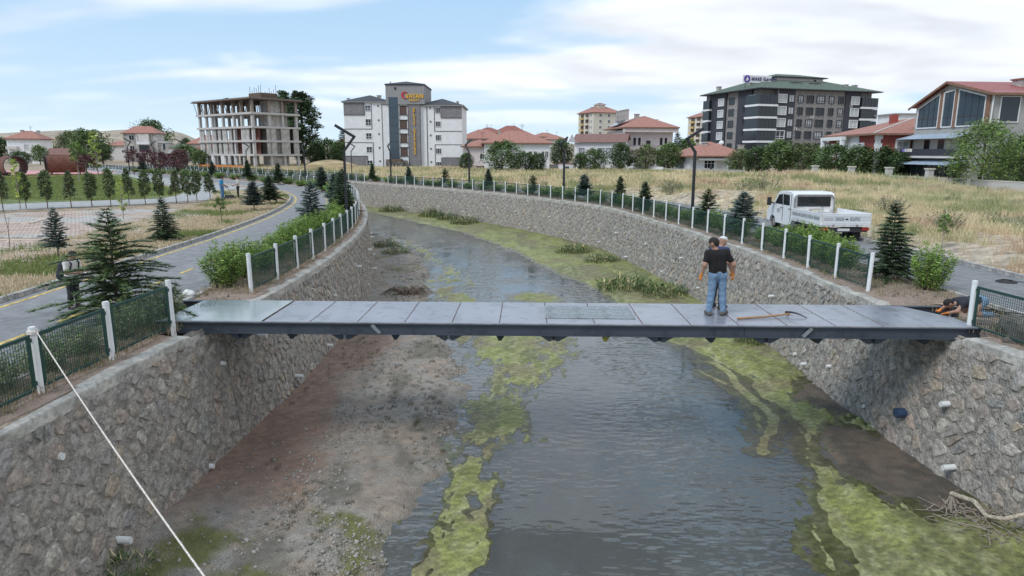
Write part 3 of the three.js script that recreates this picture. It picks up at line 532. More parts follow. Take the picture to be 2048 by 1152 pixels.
function fence(path, off, stations, label, group = 'green mesh fences along the canal') {
  const f = thing('mesh_fence', label, 'fence', [0, 0, 0], 0, group);
  const pts = stations.map((s) => path.at(s, off)), R = rngOf(stations.length);
  pts.forEach((a, i) => {
    const p = part('post', postGeo, MS.white, f); p.position.set(a.x, 0, a.z); p.rotation.set((R() - 0.5) * 0.05, R() * 6, (R() - 0.5) * 0.05);
    if (!i) return;
    const b = pts[i - 1], l = Math.hypot(a.x - b.x, a.z - b.z), d = Math.hypot(a.x, a.z), k = kit(Math.round(l * 20) / 20, d > 75 ? 2 : d > 32 ? 1 : 0);
    const r = part('panel_frame', k.rail, MS.green, f), w = part('wire_mesh', k.wire, MS.green, r); void w;
    r.position.set((a.x + b.x) / 2, 0.01, (a.z + b.z) / 2); r.rotation.y = Math.atan2(-(a.z - b.z), a.x - b.x);
  });
  return f;
}
const run = (path, z0, z1, step) => { const o = []; for (let s = path.sz(z0), e = path.sz(z1); s <= e; s += step) o.push(s); return o; };
fence(LW, -0.45, [-13.3, -11.35, -9.5, -7.6, -5.7, -3.8, -1.9].map((z) => LW.sz(z)), 'green mesh fence with white posts on the left bank, nearest the camera');
fence(LW, -0.45, run(LW, -17.1, -46, 1.92), 'green mesh fence with white posts running from the left bridge end round the bend');
fence(LW, -0.45, run(LW, -48, -150, 2.3), 'far left-bank fence of white posts in front of the unfinished concrete frame');
fence(RW, 0.42, [-13.5, -11.6, -9.7, -7.8, -5.9, -4].map((z) => RW.sz(z)), 'short green mesh fence with white posts at the right image edge');
fence(RW, 0.42, run(RW, -17.5, -81, 1.9), 'long green mesh fence with white posts on top of the right canal wall');
fence(RW, 0.42, run(RW, -84, -160, 2.3), 'far right-bank fence of white posts beyond the canal bend');

// rope tied to the fence post
{
  const a = LW.at(LW.sz(-9.5), -0.45), A = [a.x + 0.06, 0.98, a.z], B = [-2.25, 0.48, -4.6], E = B.map((b, i) => A[i] + (b - A[i]) * 1.45), pts = [];
  for (let i = 0; i <= 40; i++) { const t = i / 40; pts.push(A.map((q, k) => lerp(q, E[k], t) - (k === 1 ? 0.12 * Math.sin(t * Math.PI) : 0))); }
  const o = thing('rope', 'pale rope tied to the nearest left fence post and stretched over the canal', 'rope');
  mb().tube(pts, 0.0085, 7).build('line', MS.rope, o);
  const loops = []; for (let i = 0; i <= 60; i++) { const t = i / 60 * Math.PI * 6; loops.push([a.x + 0.066 * Math.cos(t), 0.955 + 0.05 * i / 60, a.z + 0.066 * Math.sin(t)]); } mb().tube(loops, 0.012, 6).build('knot', MS.rope, o);
}

// ---------------------------------------------------------------- black angular street lamps
function lamp(x, z, turn, label, k = 1) {
  const o = thing('street_lamp', label, 'street lamp', [x, 0, z], turn, 'black zigzag street lamps along the canal roads'); o.scale.setScalar(k);
  mb().hull(-0.16, 0.16, 0, 0.02, -0.16, 0.16).build('base_plate', MS.black, o);
  mb().bar([0, 0.02, 0], [0.02, 3.68, 0], 0.15, 0.11).build('pole', MS.black, o);
  mb().bar([0, 3.62, 0], [0.52, 4.32, 0], 0.11, 0.13, [0, 0, 1]).build('lower_arm', MS.black, o);
  const h = mb().bar([0.56, 4.28, 0], [-0.36, 4.84, 0], 0.13, 0.13, [0, 0, 1]).build('lamp_head', MS.black, o);
  mb().bar([0.3, 4.36, 0], [-0.3, 4.725, 0], 0.08, 0.012, [0.5, 0.85, 0]).build('lens', std([0.5, 0.5, 0.48], 0.3), h);
  return o;
}
lamp(-8, -33, 0.15, 'tall black zigzag street lamp behind the left fence, largest in the picture');
lamp(9.47, -36, 3.35, 'black zigzag street lamp on the right bank in front of the small red-roofed house');
lamp(4.26, -57, 3.9, 'thin black street lamp on the right bank before the white shed');
lamp(-4.36, -70, 2.4, 'black street lamp standing right of the white five-storey apartment block');
lamp(-14.58, -83, 2.3, 'black street lamp in front of the white apartment block entrance');
lamp(-20.66, -89, 0.2, 'small black street lamp just right of the tallest lamp');
lamp(-25.15, -84, 2.6, 'black street lamp in front of the poplars right of the concrete frame');
lamp(-36.79, -96, 0.3, 'black street lamp in front of the unfinished concrete frame');
lamp(-53.62, -112, 0.3, 'black street lamp between the purple plum trees and the concrete frame', 1.15);
lamp(-60.75, -118, 2.8, 'black street lamp in front of the grey annex of the unplastered house', 1.1);
lamp(-65.28, -118, 0.3, 'black street lamp in front of the unplastered grey house', 1.2);

// ---------------------------------------------------------------- plants: leaves and needles as small faces on real branches
const LEAF = std([1, 1, 1], 0.75, { vertexColors: true }), BARK = surf([0.16, 0.12, 0.09], 0.95, TX.coarse, 0.4), BARKPALE = surf([0.34, 0.3, 0.26], 0.95, TX.coarse, 0.4);
class Leaves {
  constructor() { this.p = []; this.c = []; this.n = []; }
  tri(a, b, c, k) { const e = [b[0] - a[0], b[1] - a[1], b[2] - a[2]], f = [c[0] - a[0], c[1] - a[1], c[2] - a[2]], n = [e[1] * f[2] - e[2] * f[1], e[2] * f[0] - e[0] * f[2], e[0] * f[1] - e[1] * f[0]], l = Math.hypot(...n) || 1; for (const q of [a, b, c]) { this.p.push(q[0], q[1], q[2]); this.c.push(k[0], k[1], k[2]); this.n.push(n[0] / l, n[1] / l, n[2] / l); } }
  leaf(R, x, y, z, s, k, up = 0.3) {               // a rhombic leaf, two faces
    const a = R() * 6.2832, b = Math.acos(2 * R() - 1), d = [Math.sin(b) * Math.cos(a), Math.cos(b) * (1 - up) + up * 0.4, Math.sin(b) * Math.sin(a)], a2 = R() * 6.2832, w = [Math.cos(a2), (R() - 0.5) * 0.8, Math.sin(a2)];
    const P = (i, j) => [x + d[0] * s * i + w[0] * s * j, y + d[1] * s * i + w[1] * s * j, z + d[2] * s * i + w[2] * s * j];
    this.tri(P(0, 0), P(0.5, 0.3), P(1, 0), k); this.tri(P(0, 0), P(1, 0), P(0.5, -0.3), k);
  }
  geo() { const g = new THREE.BufferGeometry(); g.setAttribute('position', new THREE.Float32BufferAttribute(this.p, 3)); g.setAttribute('normal', new THREE.Float32BufferAttribute(this.n, 3)); g.setAttribute('color', new THREE.Float32BufferAttribute(this.c, 3)); g.setAttribute('uv', new THREE.BufferAttribute(new Float32Array(this.p.length / 3 * 2), 2)); return g; }
}
const pick = (R, pal) => { const a = pal[Math.floor(R() * pal.length)], t = 1.35 + R() * 0.6; return [a[0] * t, a[1] * t, a[2] * t]; };
const PAL = {
  dark: [[0.035, 0.062, 0.022], [0.045, 0.078, 0.026], [0.03, 0.055, 0.022], [0.06, 0.09, 0.03]],
  mid: [[0.065, 0.105, 0.032], [0.08, 0.125, 0.036], [0.055, 0.09, 0.03], [0.1, 0.14, 0.045]],
  bright: [[0.1, 0.165, 0.03], [0.125, 0.195, 0.038], [0.085, 0.145, 0.027], [0.15, 0.215, 0.05]],
  olive: [[0.085, 0.1, 0.045], [0.1, 0.115, 0.05], [0.075, 0.085, 0.045], [0.12, 0.12, 0.06]],
  cedar: [[0.052, 0.085, 0.045], [0.065, 0.102, 0.052], [0.045, 0.073, 0.042], [0.085, 0.12, 0.058]],
  blue: [[0.075, 0.105, 0.09], [0.09, 0.125, 0.11], [0.06, 0.085, 0.075], [0.11, 0.14, 0.12]],
  plum: [[0.075, 0.026, 0.032], [0.095, 0.032, 0.04], [0.06, 0.025, 0.03]],
  lime: [[0.22, 0.28, 0.05], [0.28, 0.33, 0.07], [0.17, 0.23, 0.05]],
  grey: [[0.13, 0.13, 0.1], [0.15, 0.145, 0.11], [0.11, 0.115, 0.09]],
  straw: [[0.42, 0.33, 0.18], [0.48, 0.38, 0.22], [0.36, 0.28, 0.16], [0.3, 0.27, 0.14]],
  weed: [[0.05, 0.09, 0.02], [0.04, 0.075, 0.018], [0.075, 0.11, 0.03]],
};
function limbs(b, R, h, y0, r, n, spread) { for (let i = 0; i < n; i++) { const a = i * 2.4 + R() * 0.8, y = h * (y0 + 0.3 * R()), l = spread * (0.5 + 0.5 * R()); b.tube([[0, y, 0], [Math.cos(a) * l * 0.5, y + h * 0.14, Math.sin(a) * l * 0.5], [Math.cos(a) * l, y + h * (0.22 + 0.2 * R()), Math.sin(a) * l]], (t) => r * 0.5 * (1 - t * 0.8), 5, false); } }
function broad(name, seed, { h = 1, rx = 0.4, y0 = 0.2, n = 2600, leaf = 0.04, pal = PAL.dark, clumps = 26, shape = 'round', trunk = 0.035, bark = BARK, parts = ['trunk', 'crown'] }) {   // built 1 m high, scaled where it stands
  const R = rngOf(seed), root = new THREE.Group(); root.name = name;
  const b = mb(); b.tube([[0, -0.03, 0], [0.01, h * y0, 0.01], [0, h * 0.62, 0], [0.01, h * 0.85, 0]], (t) => trunk * (1 - 0.85 * t) + 0.003, 8, false); limbs(b, R, h, y0 * 0.9, trunk, 9, rx * 0.8); b.build(parts[0], bark, root);
  const L = new Leaves(), C = [];
  for (let i = 0; i < clumps; i++) {
    const v = Math.pow((i + 0.5) / clumps, 0.85), y = lerp(y0 + 0.06, 0.97, v), a = i * 2.39996 + R();
    const env = shape === 'column' ? Math.pow(Math.sin(Math.PI * clamp(0.08 + v * 0.9)), 0.55) : shape === 'cone' ? Math.pow(1 - v, 0.8) * 0.95 + 0.06 : Math.sqrt(Math.max(0.03, 1 - Math.pow(2 * v - 0.85, 2) * 0.72));
    const rr = rx * env * Math.sqrt(0.25 + 0.7 * R()); C.push([Math.cos(a) * rr * 0.82, y * h, Math.sin(a) * rr * 0.82, rx * (0.26 + 0.2 * R()) * (0.5 + 0.5 * env), 0.72 + 0.5 * R()]);
  }
  for (let i = 0; i < n; i++) {
    const c = C[Math.floor(R() * C.length)], a = R() * 6.2832, e = Math.acos(2 * R() - 1), q = c[3] * Math.pow(R(), 0.42) * (1 + 0.18 * (R() - 0.5));
    const k = pick(R, pal), t = c[4]; L.leaf(R, c[0] + Math.sin(e) * Math.cos(a) * q, c[1] + Math.cos(e) * q * 0.9, c[2] + Math.sin(e) * Math.sin(a) * q, leaf * (0.6 + 0.8 * R()), [k[0] * t, k[1] * t, k[2] * t]);
  }
  part(parts[1], L.geo(), LEAF, root); return root;
}
function conifer(name, seed, { h = 2, r = 0.6, y0 = 0.12, whorls = 16, nb = 6, sprays = 16, len = 0.1, wid = 0.02, pal = PAL.cedar, droop = 0.25, pow = 0.85, ragged = 0.3 }) {
  const R = rngOf(seed), root = new THREE.Group(); root.name = name;
  const b = mb(); b.tube([[0, -0.05, 0], [0.01, h * 0.5, 0], [0, h, 0.01]], (t) => 0.014 * h * (1 - 0.9 * t) + 0.003, 7, false);
  const F = new Leaves();
  for (let w = 0; w < whorls; w++) {
    const v = w / (whorls - 1), y = h * lerp(y0, 0.96, v), m = Math.max(3, Math.round(nb * (1 - 0.45 * v)));
    for (let i = 0; i < m; i++) {
      const a = i / m * 6.2832 + w * 1.3 + R() * 0.7, l = r * (Math.pow(1 - v, pow) * 0.97 + 0.05) * (1 - ragged + ragged * 2 * R()), tipY = -droop * l + 0.12 * h * v * 0.5 + (R() - 0.35) * 0.15 * l;
      const at = (t) => [Math.cos(a) * l * t, y + (0.22 * l * t - (0.22 * l - tipY) * t * t), Math.sin(a) * l * t];
      if (l > 0.12) b.tube([at(0), at(0.5), at(0.95)], (t) => 0.006 * h * (1 - 0.8 * t), 4, false);
      const ns = Math.max(3, Math.round(sprays * (l / r))), bt = 0.78 + 0.45 * R();
      for (let s = 0; s < ns; s++) {
        const t = 0.12 + 0.9 * (s + R()) / ns, o = at(t), side = (R() - 0.5) * 2, da = a + side * 1.25, ll = len * (0.6 + 0.8 * R()) * (1.15 - 0.4 * t), up = (R() - 0.4) * 0.9, k0 = pick(R, pal), k = [k0[0] * bt, k0[1] * bt, k0[2] * bt];
        for (let q = 0; q < 4; q++) {
          const f = da + (q - 1.5) * 0.45 + (R() - 0.5) * 0.4, e = [o[0] + Math.cos(f) * ll, o[1] + up * ll * 0.6 + (R() - 0.5) * ll * 0.4, o[2] + Math.sin(f) * ll], px = -Math.sin(f) * wid, pz = Math.cos(f) * wid;
          F.tri([o[0] - px, o[1], o[2] - pz], [o[0] + px, o[1] + wid * (R() - 0.5), o[2] + pz], e, k);
        }
      }
    }
  }
  b.build('trunk', BARK, root); part('needles', F.geo(), LEAF, root); return root;
}
function shrub(name, seed, { h = 1, r = 0.5, stems = 26, n = 60, leaf = 0.05, pal = PAL.bright }) {    // many upright leafy shoots from one root
  const R = rngOf(seed), root = new THREE.Group(); root.name = name; const b = mb(), L = new Leaves();
  for (let i = 0; i < stems; i++) {
    const a = i * 2.4 + R(), q = Math.sqrt((i + 0.5) / stems), l = h * (1 - 0.38 * q * q) * (0.72 + 0.38 * R()), bx = Math.cos(a) * r * 0.35 * q, bz = Math.sin(a) * r * 0.35 * q, tx = Math.cos(a) * r * q * (0.8 + 0.4 * R()), tz = Math.sin(a) * r * q * (0.8 + 0.4 * R()), bt = 0.78 + 0.44 * R();
    b.tube([[bx, -0.03, bz], [lerp(bx, tx, 0.55), l * 0.55, lerp(bz, tz, 0.55)], [tx, l, tz]], (t) => 0.009 * (1 - 0.8 * t), 4, false);
    for (let j = 0; j < n; j++) { const t = 0.1 + 0.92 * Math.pow(R(), 0.8), w = 0.11 * (1.15 - t) + 0.025; const k = pick(R, pal).map((x) => x * bt); L.leaf(R, lerp(bx, tx, t) + (R() - 0.5) * 2 * w, l * t + (R() - 0.5) * 0.06, lerp(bz, tz, t) + (R() - 0.5) * 2 * w, leaf * (0.6 + 0.7 * R()), k, 0.55); }
  }
  b.build('stems', BARK, root); part('foliage', L.geo(), LEAF, root); return root;
}
function grassClump(name, seed) {                     // a low clump of long blades leaning every way
  const R = rngOf(seed), root = new THREE.Group(); root.name = name; const L = new Leaves();
  for (let i = 0; i < 420; i++) {
    const a = R() * 6.28, q = Math.sqrt(R()) * 0.42, x = Math.cos(a) * q, z = Math.sin(a) * q, l = (0.16 + 0.3 * R()) * (1.15 - q * 1.3), b = R() * 6.28, d = l * (0.25 + 0.6 * R()), k = pick(R, R() < 0.12 ? PAL.straw : PAL.weed).map((v) => v * 0.8), w = 0.009, dx = Math.cos(b + 1.57) * w, dz = Math.sin(b + 1.57) * w, m = [x + Math.cos(b) * d * 0.35, l * 0.7, z + Math.sin(b) * d * 0.35];
    L.tri([x - dx, -0.02, z - dz], [x + dx, -0.02, z + dz], m, k); L.tri([m[0] - dx, m[1], m[2] - dz], [m[0] + dx, m[1], m[2] + dz], [x + Math.cos(b) * d, l, z + Math.sin(b) * d], k);
  }
  part('blades', L.geo(), LEAF, root); return root;
}
const first = new Set();
function plant(proto, label, category, pos, turn = 0, sc = 1, group) {   // the first stands itself, the next are copies
  let o; if (!first.has(proto)) { first.add(proto); o = proto; o.name = numbered(o.name); scene.add(o); o.position.set(...pos); o.rotation.y = turn; Array.isArray(sc) ? o.scale.set(...sc) : o.scale.setScalar(sc); tag(o, label, category, group); } else { o = proto.clone(); o.name = numbered(proto.name.replace(/_\d{3}$/, '')); scene.add(o); o.position.set(...pos); o.rotation.set(0, turn, 0); Array.isArray(sc) ? o.scale.set(...sc) : o.scale.setScalar(sc); tag(o, label, category, group); }
  return o;
}
const V = {
  cedarBig: conifer('cedar_tree', 201, { h: 2.4, r: 1.1, y0: 0.1, whorls: 22, nb: 8, sprays: 62, len: 0.15, wid: 0.017, droop: 0.12, ragged: 0.62, pow: 0.75, pal: [...PAL.cedar, ...PAL.mid] }),
  cedarMid: conifer('cedar_tree', 202, { h: 2, r: 0.62, y0: 0.1, whorls: 20, nb: 7, sprays: 40, len: 0.15, wid: 0.024, droop: 0.15, ragged: 0.32 }),
  cedarB: conifer('cedar_tree', 203, { h: 2, r: 0.55, y0: 0.2, whorls: 20, nb: 8, sprays: 26, len: 0.18, wid: 0.036, droop: 0.1, ragged: 0.45 }),
  cedarC: conifer('cedar_tree', 233, { h: 2, r: 0.48, y0: 0.24, whorls: 13, nb: 7, sprays: 22, len: 0.2, wid: 0.034, droop: -0.1, ragged: 0.6, pow: 0.6, pal: [...PAL.cedar, ...PAL.mid] }),
  blueA: conifer('blue_spruce', 204, { h: 2, r: 0.6, y0: 0.24, whorls: 16, nb: 7, sprays: 34, len: 0.16, wid: 0.028, pal: PAL.blue, droop: 0.0, ragged: 0.4, pow: 0.7 }),
  blueB: conifer('blue_spruce', 205, { h: 2, r: 0.52, y0: 0.22, whorls: 18, nb: 8, sprays: 24, len: 0.19, wid: 0.038, pal: PAL.blue, droop: -0.1, ragged: 0.4, pow: 0.65 }),
  parkA: broad('park_conifer', 206, { h: 1, rx: 0.2, y0: 0.2, n: 1500, leaf: 0.075, pal: [...PAL.olive, ...PAL.mid, ...PAL.cedar], clumps: 22, shape: 'column', trunk: 0.014 }),
  parkB: broad('park_conifer', 207, { h: 1, rx: 0.23, y0: 0.24, n: 1400, leaf: 0.075, pal: [...PAL.olive, ...PAL.cedar], clumps: 20, shape: 'cone', trunk: 0.014 }),
  privetA: shrub('green_shrub', 208, { h: 1, r: 0.5, stems: 46, n: 150, leaf: 0.06 }), privetB: shrub('green_shrub', 209, { h: 0.85, r: 0.5, stems: 40, n: 90, leaf: 0.075 }),
  privetC: shrub('green_shrub', 210, { h: 0.8, r: 0.55, stems: 30, n: 44, leaf: 0.12 }), privetD: shrub('dark_shrub', 211, { h: 0.75, r: 0.5, stems: 30, n: 90, leaf: 0.05, pal: [...PAL.mid, ...PAL.olive] }),
  darkA: broad('garden_tree', 212, { rx: 0.42, y0: 0.12, n: 5200, leaf: 0.06, pal: PAL.dark, clumps: 34 }), darkB: broad('garden_tree', 213, { rx: 0.55, y0: 0.1, n: 5200, leaf: 0.06, pal: [...PAL.dark, ...PAL.mid], clumps: 30 }),
  midA: broad('garden_tree', 214, { rx: 0.48, y0: 0.14, n: 4800, leaf: 0.06, pal: PAL.mid, clumps: 28 }), oliveA: broad('garden_tree', 215, { rx: 0.5, y0: 0.1, n: 4800, leaf: 0.055, pal: [...PAL.olive, ...PAL.mid], clumps: 30 }),
  bigA: broad('elm_tree', 216, { rx: 0.55, y0: 0.1, n: 11000, leaf: 0.034, pal: [...PAL.mid, ...PAL.bright, ...PAL.mid], clumps: 60, trunk: 0.025 }),
  poplarA: broad('poplar_tree', 217, { rx: 0.17, y0: 0.05, n: 9000, leaf: 0.032, pal: [...PAL.dark, ...PAL.cedar], clumps: 46, shape: 'column', trunk: 0.016 }), poplarB: broad('poplar_tree', 218, { rx: 0.14, y0: 0.05, n: 7000, leaf: 0.032, pal: [...PAL.dark, ...PAL.cedar], clumps: 40, shape: 'column', trunk: 0.016 }),
  plum: broad('plum_tree', 219, { rx: 0.3, y0: 0.45, n: 1200, leaf: 0.06, pal: PAL.plum, clumps: 16, trunk: 0.02 }),
  lime: broad('sapling', 220, { rx: 0.13, y0: 0.12, n: 420, leaf: 0.06, pal: PAL.lime, clumps: 14, shape: 'column', trunk: 0.012, bark: BARKPALE }),
  young: broad('young_tree', 221, { rx: 0.22, y0: 0.42, n: 900, leaf: 0.055, pal: [...PAL.mid, ...PAL.bright], clumps: 14, trunk: 0.016, bark: BARKPALE }),
  pompon: broad('pine_sapling', 222, { rx: 0.28, y0: 0.5, n: 900, leaf: 0.06, pal: [...PAL.mid, ...PAL.olive, ...PAL.bright], clumps: 7, trunk: 0.018 }),
  tuft: grassClump('grass_clump', 223), bushOlive: shrub('weed_bush', 224, { h: 0.8, r: 0.7, stems: 30, n: 40, leaf: 0.07, pal: [...PAL.olive, ...PAL.grey] }),
};
// conifers and shrubs close to the bridge
plant(V.cedarBig, 'ragged dark green cedar beside the left fence, hiding the walker with the backpack', 'conifer', [-8.6, 0, -14.5], 0.6, [1.08, 1, 1.08]);
plant(V.cedarMid, 'dark green conifer right of the truck, nearest the right bridge end', 'conifer', [10.75, 0.03, -19.2], 0, [1.1, 1.12, 1.1]);
plant(V.privetA, 'loose light green shrub right of the dark conifer at the right bridge end', 'shrub', [11.15, 0.03, -17.9], 0.4, [1.15, 1.25, 1.15]);
const leftShrubs = 'shrubs along the left canal fence', rightShrubs = 'shrubs along the right canal fence';
plant(V.privetA, 'bushy light green shrub at the first white post left of the bridge deck', 'shrub', [-7.75, 0.03, -18.1], 1, [1.25, 1.2, 1.25], leftShrubs);
{
  const R = rngOf(31);
  for (let z = -19.3, i = 0; z > -46; z -= 1.15 + R() * 0.7, i++) { const a = LW.at(LW.sz(z), -1.35 - R() * 0.35); plant(z > -30 ? V.privetA : V.privetB, 'light green shrub behind the curving left fence, ' + nth(i) + ' from the bridge', 'shrub', [a.x, 0.02, a.z], R() * 6, [1.1, 0.85 + R() * 0.4, 1.1], leftShrubs); }
  for (let z = -48, i = 0; z > -125; z -= 2.6 + R() * 1.4, i++) { const a = LW.at(LW.sz(z), -1.4 - R() * 0.3); plant(V.privetC, 'low green shrub in the far left road hedge, ' + nth(i) + ' from the bend', 'shrub', [a.x, 0.02, a.z], R() * 6, [1.6, 0.9 + R() * 0.4, 1.6], 'far hedge along the left road'); }
  for (let z = -6.8, i = 8; z > -14.4; z -= 0.95, i--) { const a = LW.at(LW.sz(z), -1.05 - R() * 0.25); plant(V.privetD, 'dark leafy shrub behind the nearest left fence, ' + nth(i) + ' from the bridge', 'shrub', [a.x, 0.02, a.z], R() * 6, [0.95, 0.8 + R() * 0.4, 0.95], 'shrubs behind the nearest left fence'); }
  for (let z = -21, i = 0; z > -25.4; z -= 0.95, i++) { const a = RW.at(RW.sz(z), 1.3 + R() * 0.3); plant(V.privetA, 'bright green shrub between right fence and truck, ' + nth(i) + ' from the bridge', 'shrub', [a.x, 0.03, a.z], R() * 6, [1.15, 0.95 + R() * 0.25, 1.15], rightShrubs); }
  for (let z = -26.2, i = 0; z > -50; z -= 1.25 + R() * 0.8, i++) { const a = RW.at(RW.sz(z), 1.25 + R() * 0.4); plant(V.privetB, 'green shrub behind the middle of the right fence, ' + nth(i) + ' beyond the truck', 'shrub', [a.x, 0.03, a.z], R() * 6, [1.05, 0.75 + R() * 0.35, 1.05], rightShrubs); }
  for (let s = RW.sz(-50.5), i = 0; s < RW.sz(-84); s += 2.1 + R(), i++) { const a = RW.at(s, 1.4 + R() * 0.4); plant(V.privetC, 'low green shrub behind the far right fence stretch, ' + nth(i) + ' from the right', 'shrub', [a.x, 0.03, a.z], R() * 6, [1.5, 0.8 + R() * 0.4, 1.5], rightShrubs); }
  for (let s = RW.sz(-86), i = 0; s < RW.sz(-150); s += 4 + R() * 2, i++) { const a = RW.at(s, 1.6 + R() * 0.6); plant(V.privetC, 'small shrub behind the far fence beyond the bend, ' + nth(i) + ' from the right', 'shrub', [a.x, 0.02, a.z], R() * 6, [1.8, 1, 1.8], 'shrubs beyond the canal bend'); }
}
for (const [x, z, h, k, l] of [[9.98, -29.8, 2.15, 'blueA', 'grey-blue spruce left of the truck cab'], [9.54, -33.85, 1.95, 'cedarB', 'dark narrow conifer just right of the large right-bank lamp'], [8.27, -42.55, 2.05, 'cedarB', 'dark conifer on the right bank below the white house with the red roof'], [7.38, -47.4, 1.85, 'cedarB', 'small dark conifer on the right bank, fifth from the truck'], [5.43, -52, 2, 'blueB', 'grey-blue spruce right of the thin middle lamp'], [1.77, -59.4, 1.75, 'cedarB', 'dark conifer left of the thin middle lamp'], [-2.2, -65.6, 2.1, 'blueB', 'grey-blue spruce right of the lamp beside the white block'], [-7.1, -72.5, 1.9, 'cedarB', 'small dark conifer before the right half of the white block'], [-11.6, -78, 1.8, 'blueB', 'small bluish conifer before the left half of the white block'], [-17, -84, 2, 'cedarB', 'small dark conifer where the right fence meets the tallest lamp'],
  [-8.75, -29.8, 2.1, 'blueA', 'bluish spruce between the left road and the curving fence'], [-9.35, -38, 2.7, 'cedarMid', 'tall dark conifer at the foot of the tallest lamp'], [-10.4, -41.5, 2.6, 'cedarMid', 'dark conifer just behind the tallest lamp'], [-12, -46.5, 2.3, 'blueB', 'bluish conifer at the outer bend of the left road'], [-17.3, -62.5, 2.2, 'blueB', 'bluish conifer beyond the left road bend, before the far fence'], [-26, -76.5, 2.5, 'cedarB', 'dark conifer beyond the left road bend near the far lamp'],
  [-33, -86, 2.3, 'cedarB', 'dark conifer before the middle of the concrete frame'], [-41, -94.5, 2.3, 'blueB', 'bluish conifer before the left end of the concrete frame'], [-50, -104, 2.4, 'cedarB', 'dark conifer behind the far left shrubs, near the plum trees'], [-62, -116, 2.6, 'blueB', 'bluish conifer behind the far left hedge, before the grey house']])
  { const q = hash2(x * 10, z * 10, 5), t = plant(V[k === 'cedarB' && q > 0.45 ? 'cedarC' : k], l, 'conifer', [x, 0.02, z], x * 3, [h / 2 * (0.85 + 0.35 * q), h / 2 * (0.9 + 0.25 * hash2(z * 10, x * 10, 6)), h / 2 * (0.85 + 0.35 * q)], 'young conifers along the banks'); t.rotation.x = (q - 0.5) * 0.16; t.rotation.z = (hash2(z * 7, x * 3, 8) - 0.5) * 0.16; }

// ---------------------------------------------------------------- park on the left: lawn, path, paver beds
{
  setting(shade(new THREE.Mesh(flat([[-46.73, -48.4], [-35.46, -47.47], [-32.08, -50.36], [-27.49, -53.62], [-28.03, -57.33], [-30.48, -63.94], [-36.92, -73.31], [-60.05, -107.96], [-67.21, -112.79], [-116.14, -112.79]], 0.012), MT.lawn)), 'lawn');
  setting(shade(new THREE.Mesh(flat([[-40.16, -41.5], [-31.32, -41.85], [-28.39, -44.49], [-25.31, -47.93], [-22.85, -51.94], [-21.37, -56.04], [-22.95, -63.94], [-29.47, -73.31], [-37.54, -83.02], [-67.2, -120.9], [-66.23, -115.37], [-38.02, -75.52], [-30.29, -63.94], [-27.59, -56.68], [-27.2, -53.05], [-31.76, -49.86], [-35.12, -47.02], [-46.28, -47.93]], 0.02), surf([0.38, 0.38, 0.37], 0.85, TX.speck, 2))), 'footpath');
  setting(shade(new THREE.Mesh(flat([[-93.45, -97.51], [-66.28, -97.51], [-65.3, -105.7], [-68.95, -120.9], [-82.25, -130.25], [-118.52, -123.86]], 0.03), MT.pink)), 'play_surface');
  // paver beds: rows of bricks with soil gaps between them
  const bed = setting(new THREE.Group(), 'paver_bed'), R = rngOf(51), cols = [[0.55, 0.44, 0.37], [0.5, 0.4, 0.34], [0.58, 0.48, 0.41], [0.47, 0.39, 0.34]].map((c) => surf(c, 0.9, TX.grain, 0.6)), pale = [[0.53, 0.51, 0.48], [0.48, 0.465, 0.44]].map((c) => surf(c, 0.9, TX.grain, 0.6));
  const one = mb().hull(-0.245, 0.245, -0.02, 0.045, -0.105, 0.105).geo();
  const inside = (x, z, poly) => { let c = false; for (let i = 0, j = poly.length - 1; i < poly.length; j = i++) if ((poly[i][1] > z) !== (poly[j][1] > z) && x < (poly[j][0] - poly[i][0]) * (z - poly[i][1]) / (poly[j][1] - poly[i][1]) + poly[i][0]) c = !c; return c; };
  const A = [[-19.33, -20.57], [-15.94, -22.29], [-16.45, -25.48], [-17.01, -27.66], [-25.21, -27.04]], B = [[-24.76, -28.64], [-16.44, -28.47], [-16.98, -33.34], [-17.46, -39.5], [-21.48, -43.32], [-25.41, -42.21], [-32.64, -37.98]];
  const list = [];
  for (const [poly, ang] of [[A, 0.36], [B, 0.3]]) for (let i = -90; i < 90; i++) for (let j = -90; j < 90; j++) {
    const lx = i * 0.53 + (j % 2) * 0.26, lz = j * 0.33, x = -20 + lx * Math.cos(ang) + lz * Math.sin(ang), z = -30 - lx * Math.sin(ang) + lz * Math.cos(ang);
    if (!inside(x, z, poly) || R() < 0.05) continue;
    const g = poly === B && fbm(x * 0.28, z * 0.28, 2, 3) > 0.56; list.push([x, z, ang + (R() - 0.5) * 0.06, g ? pale[Math.floor(R() * 2)] : cols[Math.floor(R() * 4)]]);
  }
  list.sort((a, b) => Math.hypot(a[0], a[1]) - Math.hypot(b[0], b[1]));
  list.slice(0, 295).forEach(([x, z, a, m]) => { const q = part('paver', one, m, bed); q.position.set(x, R() * 0.01, z); q.rotation.y = a; });
  for (const m of [...cols, ...pale]) { const b = mb(); list.slice(295).forEach(([x, z, a, k]) => { if (k === m) b.at(x, 0, z, a).hull(-0.245, 0.245, -0.02, 0.045, -0.105, 0.105); }); const s = b.build('paver_field', m, bed); s.userData.kind = 'stuff'; }
  for (const [p, q] of [[[-23.68, -27.35], [-16.63, -27.2]], [[-29.31, -34.03], [-24.07, -34.03]], [[-24.07, -34.03], [-25.58, -38.88]]]) mb().bar([p[0], 0.03, p[1]], [q[0], 0.03, q[1]], 0.22, 0.16).build('edging', cols[2], bed);
}
